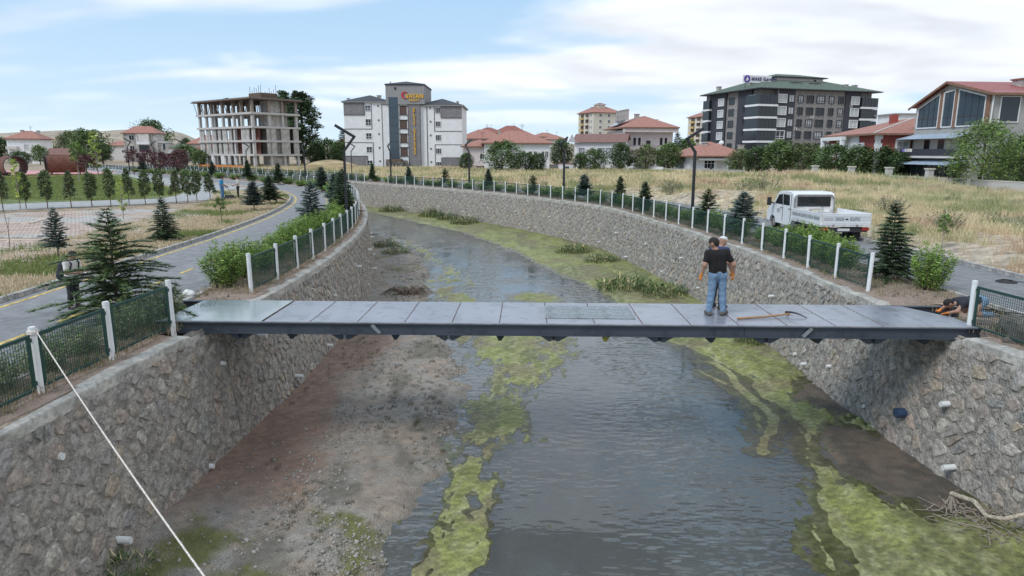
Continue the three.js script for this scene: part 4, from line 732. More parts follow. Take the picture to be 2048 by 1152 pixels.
{
  const spots = [[-30.35, -40.81], [-30.75, -43.32], [-29.65, -43.7], [-28.36, -44.09], [-27.77, -45.3], [-26.52, -45.3], [-26.03, -46.58], [-25.14, -47.02], [-24.61, -47.93], [-23.68, -48.4], [-23.35, -49.36], [-23.12, -50.36], [-22.62, -51.4], [-31.83, -40.15]], R = rngOf(61);
  spots.forEach(([x, z], i) => plant(i % 3 ? V.parkA : V.parkB, i === 13 ? 'slim conifer of the park path row cut by the left edge' : 'slim conifer in the row along the park path, ' + nth(i) + ' from the left', 'conifer', [x, 0, z], R() * 6, [1.75 + R() * 0.5, 1.95 + R() * 0.55, 1.75 + R() * 0.5], 'row of slim conifers along the park path'));
}
plant(V.blueA, 'bluish spruce beside the paver bed, left of the walker', 'conifer', [-15.48, -23.04].toSpliced(1, 0, 0), 0, [0.72, 0.86, 0.72]);
plant(V.cedarMid, 'dark spreading conifer standing alone at the right end of the paver bed', 'conifer', [-14, -27.35].toSpliced(1, 0, 0), 1.2, [0.95, 0.9, 0.95]);
plant(V.blueB, 'bluish conifer on dry grass inside the road bend', 'conifer', [-15.78, -41.85].toSpliced(1, 0, 0), 0, [1.15, 0.92, 1.15]);
plant(V.cedarB, 'dark bushy conifer on dry grass nearest the inner kerb of the bend', 'conifer', [-16.6, -47.02].toSpliced(1, 0, 0), 2, [1.25, 1, 1.25]);
plant(V.pompon, 'small pine sapling with round tufts on the dry grass', 'sapling', [-15.02, -35.25].toSpliced(1, 0, 0), 0, [1.3, 1.3, 1.3]);
plant(V.lime, 'yellow-green sapling standing in the paver bed', 'sapling', [-20.82, -36.57].toSpliced(1, 0, 0), 0, [2, 2.3, 2]);
plant(V.lime, 'tall yellow-green sapling at the left end of the park path', 'sapling', [-30.35, -42.21].toSpliced(1, 0, 0), 2, [2.2, 3.2, 2.2]);
plant(V.lime, 'yellow-green young tree left of the grey unplastered house', 'young tree', [-57.41, -95.66].toSpliced(1, 0, 0), 1, [7, 6.5, 7]);
plant(V.young, 'green young tree on a pale stem before the right barrel shelter', 'young tree', [-52.11, -83.02].toSpliced(1, 0, 0), 1, [4.4, 4.7, 4.4]);
for (const [x, z, s, l] of [[-46.45, -75.52, 4.2, 'dark purple plum tree right of the barrel shelters'], [-38.4, -75.52, 4.6, 'dark purple plum tree left of the lamp by the white car'], [-35.21, -73.31, 4.9, 'largest dark purple plum tree before the concrete frame'], [-43.91, -88.89, 4.4, 'small purple plum tree between the two larger plums'], [-59.04, -107.96, 5, 'purple plum tree below the grey unplastered house'], [-56.77, -107.96, 5, 'reddish purple plum tree right of the one below the grey house']]) plant(V.plum, l, 'plum tree', [x, 0, z], x, [s * 0.8, s * 0.78, s * 0.8], 'purple plum trees in the park');
{ // bare sapling, thin sticks
  const o = thing('bare_sapling', 'thin leafless sapling in the paver bed at the left edge', 'sapling', [-18.9, -25.48].toSpliced(1, 0, 0)); const b = mb().tube([[0, 0, 0], [0.03, 0.7, 0], [-0.05, 1.6, 0.02]], (t) => 0.018 * (1 - 0.7 * t), 6); b.tube([[0.03, 0.7, 0], [0.2, 1.2, 0.1]], 0.006, 5).tube([[0, 1.1, 0], [-0.18, 1.4, 0.05]], 0.005, 5); b.build('stem', BARK, o);
}

// ---------------------------------------------------------------- dry meadow right of the road
function meadowH(x, z, o) {
  const g = (cx, cz, rx, rz, h) => h * Math.exp(-Math.pow((x - cx) / rx, 2) - Math.pow((z - cz) / rz, 2));
  return smooth(6.1, 9, o) * (0.02 + 0.3 * fbm(x * 0.12, z * 0.12, 3, 111) + 0.1 * fbm(x * 0.7, z * 0.7, 3, 113)) + smooth(6.1, 9, o) * (g(15, -52, 3.2, 2.5, 0.75) + g(19.5, -50, 3, 2.2, 0.6) + g(30, -74, 15, 7, 1.15) + g(12, -60, 4, 2, 0.5)) - 0.02;
}
{
  const p = [], u = [], c = [], ix = [], S = [], O = []; for (let s = RW.sz(0); s < RW.sz(-165); s += s < RW.sz(-60) ? 0.8 : 1.6) S.push(s); for (let o = 6.05; o < 75;) { O.push(o); o += o < 20 ? 0.6 : 1.5; }
  S.forEach((s) => O.forEach((o) => { const a = RW.at(s, o), e = Math.min(1, (75 - o) / 6); p.push(a.x, meadowH(a.x, a.z, o) * e - 0.03 * (1 - e), a.z); u.push(a.x, a.z); const d = smooth(0.4, 0.62, fbm(a.x * 0.2, a.z * 0.2, 4, 115)), w = smooth(9.5, 6.3, o); c.push(...[[0.5, 0.42, 0.28], [0.44, 0.36, 0.26], [0.46, 0.4, 0.33]].reduce((q, k, i) => (i === 0 ? k : q.map((v, j) => lerp(v, k[j], i === 1 ? d : w * 0.7))), [0, 0, 0])); }));
  for (let i = 0; i < S.length - 1; i++) for (let j = 0; j < O.length - 1; j++) { const a = i * O.length + j, b = a + 1, d = a + O.length; ix.push(a, b, d, b, d + 1, d); }
  const g = new THREE.BufferGeometry(); g.setAttribute('position', new THREE.Float32BufferAttribute(p, 3)); g.setAttribute('uv', new THREE.Float32BufferAttribute(u, 2)); g.setAttribute('color', new THREE.Float32BufferAttribute(c, 3)); g.setIndex(ix); g.computeVertexNormals();
  setting(shade(new THREE.Mesh(g, surf([1, 1, 1], 0.95, TX.coarse, 3.3, 0.06, 1.1, { vertexColors: true }))), 'meadow');
}
const tuftGeo = (seed, n, h, spread, w) => { const R = rngOf(seed), L = new Leaves(); for (let i = 0; i < n; i++) { const a = R() * 6.28, x = (R() - 0.5) * spread, z = (R() - 0.5) * spread, l = h * (0.5 + 0.6 * R()), q = 0.35 * l * R(), b = R() * 6.28, k = 0.75 + 0.5 * R(), dx = Math.cos(b) * w, dz = Math.sin(b) * w, m = [x + Math.cos(a) * q * 0.4, l * 0.6, z + Math.sin(a) * q * 0.4]; L.tri([x - dx, 0, z - dz], [x + dx, 0, z + dz], m, [k, k, k]); L.tri([m[0] - dx * 0.8, m[1], m[2] - dz * 0.8], [m[0] + dx * 0.8, m[1], m[2] + dz * 0.8], [x + Math.cos(a) * q, l, z + Math.sin(a) * q], [k, k, k]); } return L.geo(); };
function scatter(name, label, N, geo, place) {
  const im = new THREE.InstancedMesh(geo, LEAF, N), M = new THREE.Matrix4(), Q = new THREE.Quaternion(), up = new THREE.Vector3(0, 1, 0); let n = 0;
  for (let i = 0; i < N; i++) { const q = place(i); if (!q) continue; M.compose(new THREE.Vector3(q.x, q.y, q.z), Q.setFromAxisAngle(up, i * 2.4), new THREE.Vector3(q.s, q.h ?? q.s, q.s)); im.setMatrixAt(n, M); im.setColorAt(n, lin(...q.c)); n++; }
  im.count = n; im.name = numbered(name); tag(im, label, 'grass', null, 'stuff'); shade(im); scene.add(im); return im;
}
{
  const R = rngOf(71), ga = tuftGeo(1, 12, 0.42, 0.3, 0.012), gb = tuftGeo(2, 14, 0.6, 0.6, 0.028);
  const tone = (x, z) => { const n = fbm(x * 0.16, z * 0.16, 3, 121), m = fbm(x * 0.3 + 9, z * 0.3, 3, 123), q = R(), a = n > 0.56 ? [0.52, 0.47, 0.28] : [0.64, 0.54, 0.34]; const c = m > 0.58 ? [0.3, 0.32, 0.15] : m < 0.36 ? [0.54, 0.4, 0.27] : a, t = 0.75 + 0.5 * q; return c.map((v) => v * t); };
  const at = (s, o, s0, s1) => { const a = RW.at(s, o), bare = smooth(0.4, 0.56, fbm(a.x * 0.25, a.z * 0.25, 3, 125)); if (R() > bare + 0.12 + smooth(11, 26, o) * 0.35 || (o < 8.5 && R() < 0.8)) return null; return { x: a.x, y: meadowH(a.x, a.z, o) * Math.min(1, (75 - o) / 6) - 0.02, z: a.z, s: 0.8 + R() * 0.5, h: s0 + R() * s1, c: tone(a.x, a.z) }; };
  scatter('dry_grass', 'dry straw-coloured grass covering the meadow beyond the right road', 46000, ga, () => at(lerp(RW.sz(-12), RW.sz(-62), Math.pow(R(), 1.1)), 6.4 + Math.pow(R(), 1.35) * 36, 0.45, 0.9));
  scatter('dry_grass', 'tall dry grass of the far meadow in front of the garden walls', 34000, gb, () => at(lerp(RW.sz(-52), RW.sz(-155), R()), 6.6 + R() * 66, 0.6, 0.8));
  const gl = tuftGeo(3, 9, 0.14, 0.3, 0.012);
  scatter('park_grass', 'sparse dry and green grass along the left road kerb', 15000, gl, () => { const a = LK.at(lerp(LK.sz(-8), LK.sz(-66), R()), -0.25 - Math.pow(R(), 1.8) * 5.5), g = fbm(a.x * 0.5, a.z * 0.5, 3, 131) > 0.58; if (R() < 0.3) return null; return { x: a.x, y: 0, z: a.z, s: 1 + R(), h: 0.6 + R() * 1.1, c: g ? [0.16 + 0.05 * R(), 0.2 + 0.06 * R(), 0.07] : [0.56, 0.47, 0.32] }; });
  scatter('lawn_grass', 'mown green lawn of the park behind the slim conifers', 16000, tuftGeo(4, 10, 0.1, 0.5, 0.03), () => { const x = lerp(-75, -27, R()), z = lerp(-110, -49, R()); if (x > -27 - (z < -62 ? (-62 - z) * 0.75 : 0) - 2 || z > -47 - (x + 75) * 0.1) return null; return { x, y: 0.012, z, s: 1.4, h: 0.7 + 0.6 * R(), c: [0.15 + 0.05 * R(), 0.195 + 0.05 * R(), 0.06] }; });
  scatter('bank_weeds', 'dry weeds and litter leaves on the soil strips beside the fences', 5200, gl, (i) => { const left = i % 2, P = left ? LW : RW, a = P.at(lerp(P.sz(-7), P.sz(-60), Math.pow(R(), 1.4)), left ? -0.35 - R() * 1.5 : 0.35 + R() * 2); if (a.z < -13.6 && a.z > -17 && R() < 0.8) return null; return { x: a.x, y: 0.03, z: a.z, s: 0.7 + 0.5 * R(), h: 0.5 + R(), c: R() < 0.3 ? [0.14, 0.17, 0.06] : [0.3, 0.24, 0.16] }; });
}
{ // scattered green and grey weeds on the meadow
  const R = rngOf(171), g = tuftGeo(9, 40, 0.5, 0.7, 0.03);
  scatter('meadow_weeds', 'scattered grey-green weeds among the dry grass of the meadow', 900, g, () => { const o = 6.8 + R() * 45, a = RW.at(lerp(RW.sz(-12), RW.sz(-120), R()), o); if (fbm(a.x * 0.13 + 5, a.z * 0.13, 3, 173) < 0.5) return null; const k = 0.7 + 0.6 * R(); return { x: a.x, y: meadowH(a.x, a.z, o) - 0.02, z: a.z, s: 0.7 + R() * 0.9, h: 0.6 + R() * 0.7, c: R() < 0.35 ? [0.16 * k, 0.22 * k, 0.07 * k] : [0.24 * k, 0.25 * k, 0.15 * k] }; });
}
{ // small dark weeds rooted between the pebbles of the bar
  const R = rngOf(181), g = tuftGeo(11, 14, 0.12, 0.16, 0.008);
  scatter('bar_weeds', 'small dark weeds rooted in the gravel bar along the left canal side', 1300, g, () => { const z = -9 - Math.pow(R(), 1.3) * 30, t = 0.02 + R() * 0.3, [x, zz] = bedPoint(z, t), q = bedY(x, zz, z, t); if (q.dB < 0.4 || fbm(x * 0.8 + 3, zz * 0.45, 3, 183) < 0.5 - 0.1 * smooth(0.1, 0.22, t)) return null; const k = 0.6 + 0.6 * R(); return { x, y: q.y - 0.005, z: zz, s: 0.45 + 0.7 * R(), h: 0.3 + 0.6 * R(), c: [0.13 * k, 0.13 * k, 0.075 * k] }; });
}
// weeds and grass tufts standing in the canal
for (const [z, t, s, l] of [[-60.4, 0.95, 2.6, 'tall reeds at the far right wall, left clump'], [-58.3, 0.93, 2, 'tall reeds at the far right wall, middle clump'], [-55.5, 0.87, 2.1, 'round dark green reed clump standing on the algae'], [-46.6, 0.07, 1.5, 'green weed clump on the far gravel bar by the left wall'], [-43.1, 0.1, 1.4, 'second green weed clump on the far gravel bar'], [-40.6, 0.86, 1.7, 'dark green clump at the foot of the right wall'], [-37.4, 0.9, 1.5, 'low green clump by the right wall, nearer than the dark one'], [-31.8, 0.84, 2, 'bright grass clump on the right algae bank behind the bridge'], [-30.6, 0.93, 1.7, 'grass clump at the right wall just behind the bridge'], [-22.8, 0.985, 1.6, 'green bush growing from the right wall foot below the bridge'], [-9.4, 0.02, 1, 'dark green grass at the left wall foot in the bottom corner'], [-24.3, 0.13, 0.9, 'flat dark weed patch on the gravel under the bridge'], [-66, 0.9, 2.2, 'far reed clump at the bend of the canal']]) {
  const [x, zz] = bedPoint(z, t); plant(V.tuft, l, 'weeds', [x, BED - 0.02, zz], z, [s * (z < -25 ? 1.75 : 1.1), s * 1.05, s * (z < -25 ? 1.4 : 1.1)], 'weed clumps in the canal');
}
for (const [x, y, z, s, l] of [[19.55, -53.05, 2.2, 'grey-green weed bush on the dirt mounds left of the truck'], [18, -54.21, 1.8, 'dark dry weed bush behind the right-bank spruce'], [13.54, -57.99, 1.6, 'green weed bush on the mound left of the right lamp'], [19.26, -30.24, 1.3, 'low olive weed bush on the meadow at the right'], [21.34, -38.58, 1.5, 'dry weed bush behind the dark conifer']].map(([x, z, s, l]) => [x, 0.2, z, s, l])) plant(V.bushOlive, l, 'weeds', [x, y, z], x, s, 'weed bushes on the meadow');
plant(V.young, 'small sapling with a thin leaning stem on the meadow at the right', 'sapling', [16.15, -25.48].toSpliced(1, 0, 0.05), 0, [1.3, 1.35, 1.3]);

// ---------------------------------------------------------------- buildings: x along the front, y up, +z towards the viewer, each with its own walls, windows, roof
const M4 = {
  white: surf([0.72, 0.73, 0.745], 0.85, TX.fine, 4), cream: surf([0.6, 0.57, 0.49], 0.85, TX.fine, 4), pale: surf([0.58, 0.55, 0.53], 0.85, TX.fine, 4), pinkish: surf([0.6, 0.53, 0.52], 0.85, TX.fine, 4),
  grey: surf([0.27, 0.27, 0.275], 0.8, TX.fine, 3), greyLight: surf([0.36, 0.355, 0.345], 0.85, TX.fine, 3), clad: surf([0.19, 0.185, 0.195], 0.75, TX.brush, 2.5), charcoal: surf([0.04, 0.042, 0.055], 0.7, TX.fine, 3), stoneGrey: surf([0.26, 0.245, 0.24], 0.85, TX.grain, 2),
  block: surf([0.42, 0.4, 0.375], 0.95, TX.grain, 3), conc: surf([0.5, 0.482, 0.462], 0.9, TX.fine, 4), formShaded: surf([0.27, 0.23, 0.195], 0.9, TX.brush, 1.5), concDark: surf([0.2, 0.18, 0.165], 0.9, TX.grain, 3), timber: surf([0.12, 0.085, 0.065], 0.9, TX.brush, 1.2), brickIn: surf([0.2, 0.085, 0.065], 0.9, TX.grain, 2),
  red: surf([0.3, 0.07, 0.06], 0.85, TX.fine, 3), tile: surf([0.34, 0.165, 0.13], 0.85, TX.brush, 1.8, 0.03, 1), tileDark: surf([0.25, 0.1, 0.08], 0.85, TX.brush, 1.8, 0.03, 1), tileBrown: surf([0.2, 0.11, 0.095], 0.85, TX.brush, 1.8), shingle: surf([0.095, 0.13, 0.1], 0.9, TX.coarse, 2.2), slate: surf([0.06, 0.065, 0.075], 0.8, TX.fine, 3), metalRed: surf([0.27, 0.075, 0.07], 0.55, TX.brush, 3),
  line: std([0.03, 0.032, 0.038], 0.6), glass: std([0.02, 0.026, 0.032], 0.08), glassBlue: std([0.05, 0.075, 0.1], 0.1), curtain: std([0.42, 0.44, 0.46], 0.25), frameW: std([0.7, 0.7, 0.7], 0.5), frameD: std([0.05, 0.05, 0.055], 0.5), brown: std([0.1, 0.065, 0.055], 0.8), wood: surf([0.22, 0.12, 0.08], 0.7, TX.brush, 1.5),
  awning: surf([0.36, 0.43, 0.52], 0.4, TX.brush, 2), yellowWall: surf([0.55, 0.42, 0.18], 0.85, TX.fine, 3), corten: surf([0.14, 0.055, 0.035], 0.85, TX.coarse, 1.6), orange: surf([0.6, 0.2, 0.04], 0.8, TX.grain, 2), chimney: surf([0.42, 0.39, 0.37], 0.9, TX.grain, 1),
};
function house(name, label, x, z, turn = 0, category = 'building', group) { return thing(name, label, category, [x, 0, z], turn, group); }
const box = (root, name, m, x0, x1, y0, y1, z0, z1) => mb().hull(x0, x1, y0, y1, z0, z1).build(name, m, root);
const winGeo = {};
function win(root, x, y, w, h, { z = 0, face = 'front', frame = M4.frameW, pane = M4.glass, mull = 1, trans = 0, bar = 0.09, deep = 0.1, name = 'window' } = {}) {   // x, y: lower corner on the wall face
  const key = [w.toFixed(2), h.toFixed(2), mull, trans, bar, deep].join();
  const g = winGeo[key] ??= (() => {
    const b = mb().hull(0, w, h - bar, h, -0.03, deep).hull(0, w, 0, bar, -0.03, deep).hull(0, bar, bar, h - bar, -0.03, deep).hull(w - bar, w, bar, h - bar, -0.03, deep);
    for (let i = 1; i <= mull; i++) b.hull(w * i / (mull + 1) - bar * 0.35, w * i / (mull + 1) + bar * 0.35, bar, h - bar, -0.03, deep * 0.6);
    if (trans) b.hull(bar, w - bar, h * trans - bar * 0.35, h * trans + bar * 0.35, -0.03, deep * 0.55);
    return [b.geo(), mb().hull(bar, w - bar, bar, h - bar, -0.02, 0.025).geo()];
  })();
  const f = part(name, g[0], frame, root); part('pane', g[1], pane, f);
  if (face === 'front') f.position.set(x, y, z); else if (face === 'left') { f.position.set(z, y, x); f.rotation.y = -Math.PI / 2; } else { f.position.set(z, y, x); f.rotation.y = Math.PI / 2; }
  return f;                                          // left face: x is the z of its far-left corner, z the wall's x
}
function hip(root, x0, x1, z0, z1, y, h, over, m, inset = null, fascia = M4.frameW) {
  const a = x0 - over, b = x1 + over, c = z0 - over, d = z1 + over, w = b - a, l = d - c, q = inset ?? Math.min(w, l) / 2, mx = (a + b) / 2, mz = (c + d) / 2;
  const r0 = w >= l ? [a + q, y + h, mz] : [mx, y + h, c + q], r1 = w >= l ? [b - q, y + h, mz] : [mx, y + h, d - q];
  const A = [a, y, d], B = [b, y, d], C = [b, y, c], D = [a, y, c], g = mb();
  if (w >= l) g.quad(A, B, r1, r0).quad(C, D, r0, r1).tri(D, A, r0).tri(B, C, r1); else g.tri(A, B, r1).tri(C, D, r0).quad(D, A, r1, r0).quad(B, C, r0, r1);
  g.build('roof', m, root); mb().hull(a + 0.02, b - 0.02, y - 0.22, y - 0.012, c + 0.02, d - 0.02).build('eaves', fascia, root);
}
const chim = (root, x, y, z, w = 0.7, h = 1.2) => { const c = box(root, 'chimney', M4.chimney, x - w / 2, x + w / 2, y, y + h, z - w / 2, z + w / 2); mb().hull(x - w * 0.62, x + w * 0.62, y + h + 0.003, y + h + 0.12, z - w * 0.62, z + w * 0.62).build('chimney_cap', M4.chimney, c); };
const font = await new FontLoader().loadAsync('fonts/droid/droid_sans_bold.typeface.json');
function letters(root, name, text, size, x, y, z, m, vertical = 0, depth = 0.16) {
  let cy = y; for (const [i, ch] of [...(vertical ? text : [text])].entries()) {
    if (ch === ' ') { cy -= vertical * 0.6; continue; }
    const g = new TextGeometry(ch, { font, size, depth, curveSegments: 4 }); g.computeBoundingBox(); const o = part(name, g, m, root), w = g.boundingBox.max.x - g.boundingBox.min.x;
    o.position.set(vertical ? x - w / 2 - g.boundingBox.min.x : x, cy, z); if (vertical) cy -= vertical; void i;
  }
}

// ---------- white five-storey apartment block with the entrance tower
{
  const o = house('apartment_block', 'white five-storey apartment block with grey entrance tower and yellow lettering', -35.98, -150);
  const X = (c) => (c - 115) / 53, Yy = (c) => (1085 - c) / 53, D = 15;
  box(o, 'wall', M4.white, X(115), X(620), 0, Yy(345), -D, 0); box(o, 'wall', M4.white, X(985), X(1450), 0, Yy(370), -D, 0.003);
  box(o, 'stair_tower', M4.white, X(620) + 0.002, X(985) - 0.002, 0, Yy(365), -D + 1, 0.35); box(o, 'tower_head', M4.grey, X(600), X(1033), Yy(365) + 0.002, Yy(158), -D + 3, 0.7);
  hip(o, X(600), X(1033), -D + 3, 0.7, Yy(158) + 0.2, 0.75, 0.18, M4.slate, 2.6, M4.line);
  hip(o, X(115), X(640), -D, 0, Yy(335), 1.6, 0.45, M4.slate, 4.4, M4.grey); hip(o, X(970), X(1450), -D, 0, Yy(372), 1.6, 0.45, M4.slate, 4.4, M4.grey);
  box(o, 'glass_strip', M4.glassBlue, X(630), X(735), Yy(965), Yy(290), 0.36, 0.72); for (const c of [410, 510, 600, 690, 780, 870]) box(o, 'glazing_bar', M4.line, X(631), X(734), Yy(c), Yy(c) + 0.07, 0.7, 0.74);
  for (const [a, b] of [[385, 480], [540, 632], [692, 787], [843, 937]]) { box(o, 'stair_opening', M4.brown, X(750), X(830), Yy(b), Yy(a), 0.352, 0.37); mb().hull(X(742), X(838), Yy(b) - 0.1, Yy(b), 0.352, 0.5).hull(X(742), X(838), Yy(a), Yy(a) + 0.1, 0.352, 0.5).build('opening_frame', M4.line, o); }
  box(o, 'sign_strip', M4.clad, X(845), X(980), 0, Yy(366), 0.352, 0.5); mb().hull(X(841), X(845), 0, Yy(366), 0.352, 0.56).hull(X(980), X(984), 0, Yy(366), 0.352, 0.56).build('strip_edge', M4.line, o);
  for (const [a, b, c, d] of [[115, 345, 352, 480], [115, 360, 942, 1075], [1215, 1448, 382, 510], [1215, 1448, 957, 1080]]) { box(o, 'clad_panel', M4.clad, X(a), X(b), Yy(d), Yy(c), 0.004, 0.1); mb().hull(X(a), X(b) + 0.1, Yy(d) - 0.1, Yy(d), 0.004, 0.15).hull(X(a), X(b) + 0.1, Yy(c), Yy(c) + 0.1, 0.004, 0.15).hull(a < 500 ? X(b) : X(a) - 0.1, a < 500 ? X(b) + 0.1 : X(a), Yy(d), Yy(c), 0.004, 0.15).build('panel_edge', M4.line, o); }
  const bars = [[425, 430, 350, 640], [115, 425, 634, 640], [115, 432, 785, 790], [432, 438, 785, 1075], [115, 432, 1072, 1077], [543, 549, 364, 1080], [549, 600, 364, 369], [1050, 1058, 372, 1080], [1135, 1141, 376, 662], [1141, 1449, 657, 663], [1141, 1449, 806, 811], [1137, 1143, 811, 1080]];
  for (const [a, b, c, d] of bars) box(o, 'facade_line', M4.line, X(a), X(b), Yy(d), Yy(c), 0.006, 0.07);
  [[375, 440], [525, 600], [680, 748], [832, 900], [985, 1045]].forEach(([a, b], i) => win(o, X(355), Yy(b), X(425) - X(355) - 0.05, Yy(a) - Yy(b), { z: 0.003, frame: M4.frameW, pane: i ? M4.glass : M4.glassBlue, trans: 0.4, mull: 1 }));
  [[395, 465], [548, 613], [698, 765], [848, 913], [1000, 1050]].forEach(([a, b]) => win(o, X(1146), Yy(b), X(1211) - X(1146), Yy(a) - Yy(b), { z: 0.006, mull: 2 }));
  for (const [c, r] of [[505, [383, 540, 692, 845, 995]], [1092, [402, 553, 705, 855, 1003]]]) for (const y of r) win(o, X(c) - 0.16, Yy(y) - 0.16, 0.34, 0.34, { z: 0.004, mull: 0, bar: 0.06, frame: M4.grey });
  win(o, X(700), Yy(208), 0.4, 0.48, { z: 0.7, mull: 0, bar: 0.05, frame: M4.line }); chim(o, X(440), Yy(262), -8, 0.8, 0.4); chim(o, X(135), Yy(320), -3, 0.5, 0.5); chim(o, X(1395), Yy(350), -2, 0.5, 0.4); chim(o, X(625), Yy(158), -3, 0.2, 0.9);
  for (let f = 0; f < 5; f++) { win(o, -6.4, 0.9 + f * 2.85, 1.6, 1.4, { face: 'left', z: X(115), mull: 1 }); win(o, -11, 0.9 + f * 2.85, 1.6, 1.4, { face: 'left', z: X(115), mull: 1 }); }
  // entrance porch of stone and dark columns
  mb().hull(X(640), X(775), Yy(1000), Yy(970), 0.8, 3.4).build('porch_roof', M4.timber, o); for (const c of [645, 680, 720, 768]) box(o, 'porch_column', M4.stoneGrey, X(c) - 0.15, X(c) + 0.15, 0, Yy(1000) - 0.002, 2.8, 3.1); box(o, 'porch_wall', M4.concDark, X(590), X(636), 0, Yy(975), 0.4, 2); box(o, 'porch_wall', M4.concDark, X(780), X(828), 0, Yy(985), 0.72, 1.6);
  const gold = std([0.75, 0.42, 0.03], 0.5), rd = std([0.5, 0.02, 0.05], 0.5), dull = std([0.72, 0.45, 0.1], 0.5);
  letters(o, 'sign_letter', 'VATAN', 0.86, X(822), Yy(300), 0.72, gold); letters(o, 'sign_letter', 'İNŞAAT', 0.44, X(862), Yy(334), 0.72, dull);
  const cr = new THREE.Shape(); cr.absarc(0, 0, 0.72, 0.9, Math.PI * 2 - 0.9, false); cr.absarc(0.2, 0, 0.54, Math.PI * 2 - 0.75, 0.75, true); const cg = part('sign_crescent', new THREE.ExtrudeGeometry(cr, { depth: 0.14, bevelEnabled: false, curveSegments: 20 }), rd, o); cg.position.set(X(815), Yy(268), 0.72);
  letters(o, 'sign_letter', 'ELİT SİTESİ', 0.7, X(914), Yy(448), 0.52, gold, 0.93, 0.2);
}

// ---------- unfinished concrete frame
{
  const o = house('concrete_frame_building', 'unfinished five-level concrete frame building with timber formwork on top', -68.49, -153, -0.68);
  const L = 21.6, D = 10.5, lev = [3.15, 5.9, 8.65, 11.35], top = 14.1, cx = [0.3, 3.1, 5.6, 10, 14.4, 17.4, 21.3], cz = [-0.25, -3.9, -7, -10.2];
  for (const y of lev) box(o, 'floor_slab', M4.conc, -0.35, L + 0.35, y - 0.4, y, -D - 0.3, 0.35);
  box(o, 'ground_slab', M4.conc, -0.3, L + 0.3, 0, 0.25, -D - 0.3, 0.3);
  const ys = [0.25, ...lev, top]; for (let f = 0; f < 5; f++) for (const x of cx) for (const z of cz) { if ((z === cz[1] || z === cz[2]) && x !== cx[0] && x !== cx[6] && x !== cx[3]) continue; box(o, 'column', f === 4 ? M4.formShaded : M4.conc, x - 0.26, x + 0.26, ys[f] + 0.002, ys[f + 1] - (f < 4 ? 0.402 : 0.302), z - 0.26, z + 0.26); }  // top-level columns: form boards and wet concrete, with shade mixed into their colour
  // block infill with openings on the two middle levels
  for (const f of [1, 2]) {
    const y0 = ys[f] + 0.003, y1 = ys[f + 1] - 0.403;
    for (let i = 0; i < 6; i++) { const a = cx[i] + 0.27, b = cx[i + 1] - 0.27, w = b - a, n = w > 3.6 ? 2 : 1; for (let k = 0; k < n; k++) { const s = a + w * k / n, e = a + w * (k + 1) / n, op = i === 5 ? 0.3 : 0.42; if (i === 4) { box(o, 'block_infill', M4.block, s, e, y0, y1, -2.2, -2); continue; } box(o, 'block_infill', M4.block, s, s + (e - s) * (1 - op), y0, y1, -0.24, -0.02); box(o, 'inner_wall', i % 2 ? M4.brickIn : M4.block, s + (e - s) * (1 - op) - 0.4, e + 0.4, y0, y1, i % 2 ? -1.6 : -4.4, i % 2 ? -1.45 : -4.2); } }
    box(o, 'block_infill', M4.block, L - 0.06, L + 0.16, y0, y1, -3.6, -2.9); for (const [p, q] of [[-5, -3.9], [-8.2, -6.2], [-10, -9.1]]) box(o, 'block_infill', M4.block, L - 0.06, L + 0.16, y0, y1, p, q);
    box(o, 'partition', M4.block, 12, 21, y0, y1, -6, -5.8);
    box(o, 'rear_infill', M4.block, 0.6, L - 0.6, y0, y1, -D, -D + 0.2);
  }
  box(o, 'stair_core', M4.block, 17.8, 21, 0.26, top - 0.31, -6.8, -4.2); box(o, 'partition', M4.block, 15.5, 17.5, ys[3] + 0.003, ys[4] - 0.41, -5.2, -5);
  // roof formwork, planks and props
  box(o, 'formwork_deck', M4.timber, -1, L + 0.9, top - 0.3, top - 0.12, -D - 0.9, 0.95); box(o, 'roof_slab', M4.concDark, -0.8, L + 0.7, top - 0.118, top + 0.1, -D - 0.7, 0.75);
  const R = rngOf(9); for (let i = 0; i < 46; i++) { const x = 0.5 + R() * 20.6, z = -R() * 9.8, d = (R() - 0.5) * (R() < 0.4 ? 3 : 0.3); mb().bar([x, ys[4] + 0.01, z], [x + d, top - 0.31, z + (R() - 0.5) * 0.6], 0.11, 0.11).build('prop', M4.timber, o); }
  for (let i = 0; i < 14; i++) { const x = 0.2 + i * 1.55; mb().bar([x, ys[4] + 0.02, 0.25], [x + (i % 2 ? 1.2 : -1.2), top - 0.32, 0.25], 0.09, 0.09).build('brace', M4.timber, o); }
  box(o, 'core_head', M4.timber, 17.2, 21.6, top + 0.102, top + 1.1, -6, -2.2); for (let i = 0; i < 12; i++) { const x = 17.4 + (i % 6) * 0.8, z = i < 6 ? -2.4 : -5.8; mb().bar([x, top + 1.1, z], [x + (R() - 0.5) * 0.15, top + 1.6 + R() * 1.2, z], 0.06, 0.06).build('rebar', M4.line, o); }
  for (const [x, a] of [[7, 0.4], [11.5, -0.3], [3, 0.2]]) mb().bar([x, top + 0.12, -1], [x + 2.4, top + 0.2 + a, -2], 0.5, 0.06).build('loose_plank', M4.timber, o);
  for (let i = 0; i < 9; i++) box(o, 'orange_barrier', M4.orange, 2.5 + i * 2.1, 4.4 + i * 2.1, 0, 0.9, 2.2, 2.26);
}

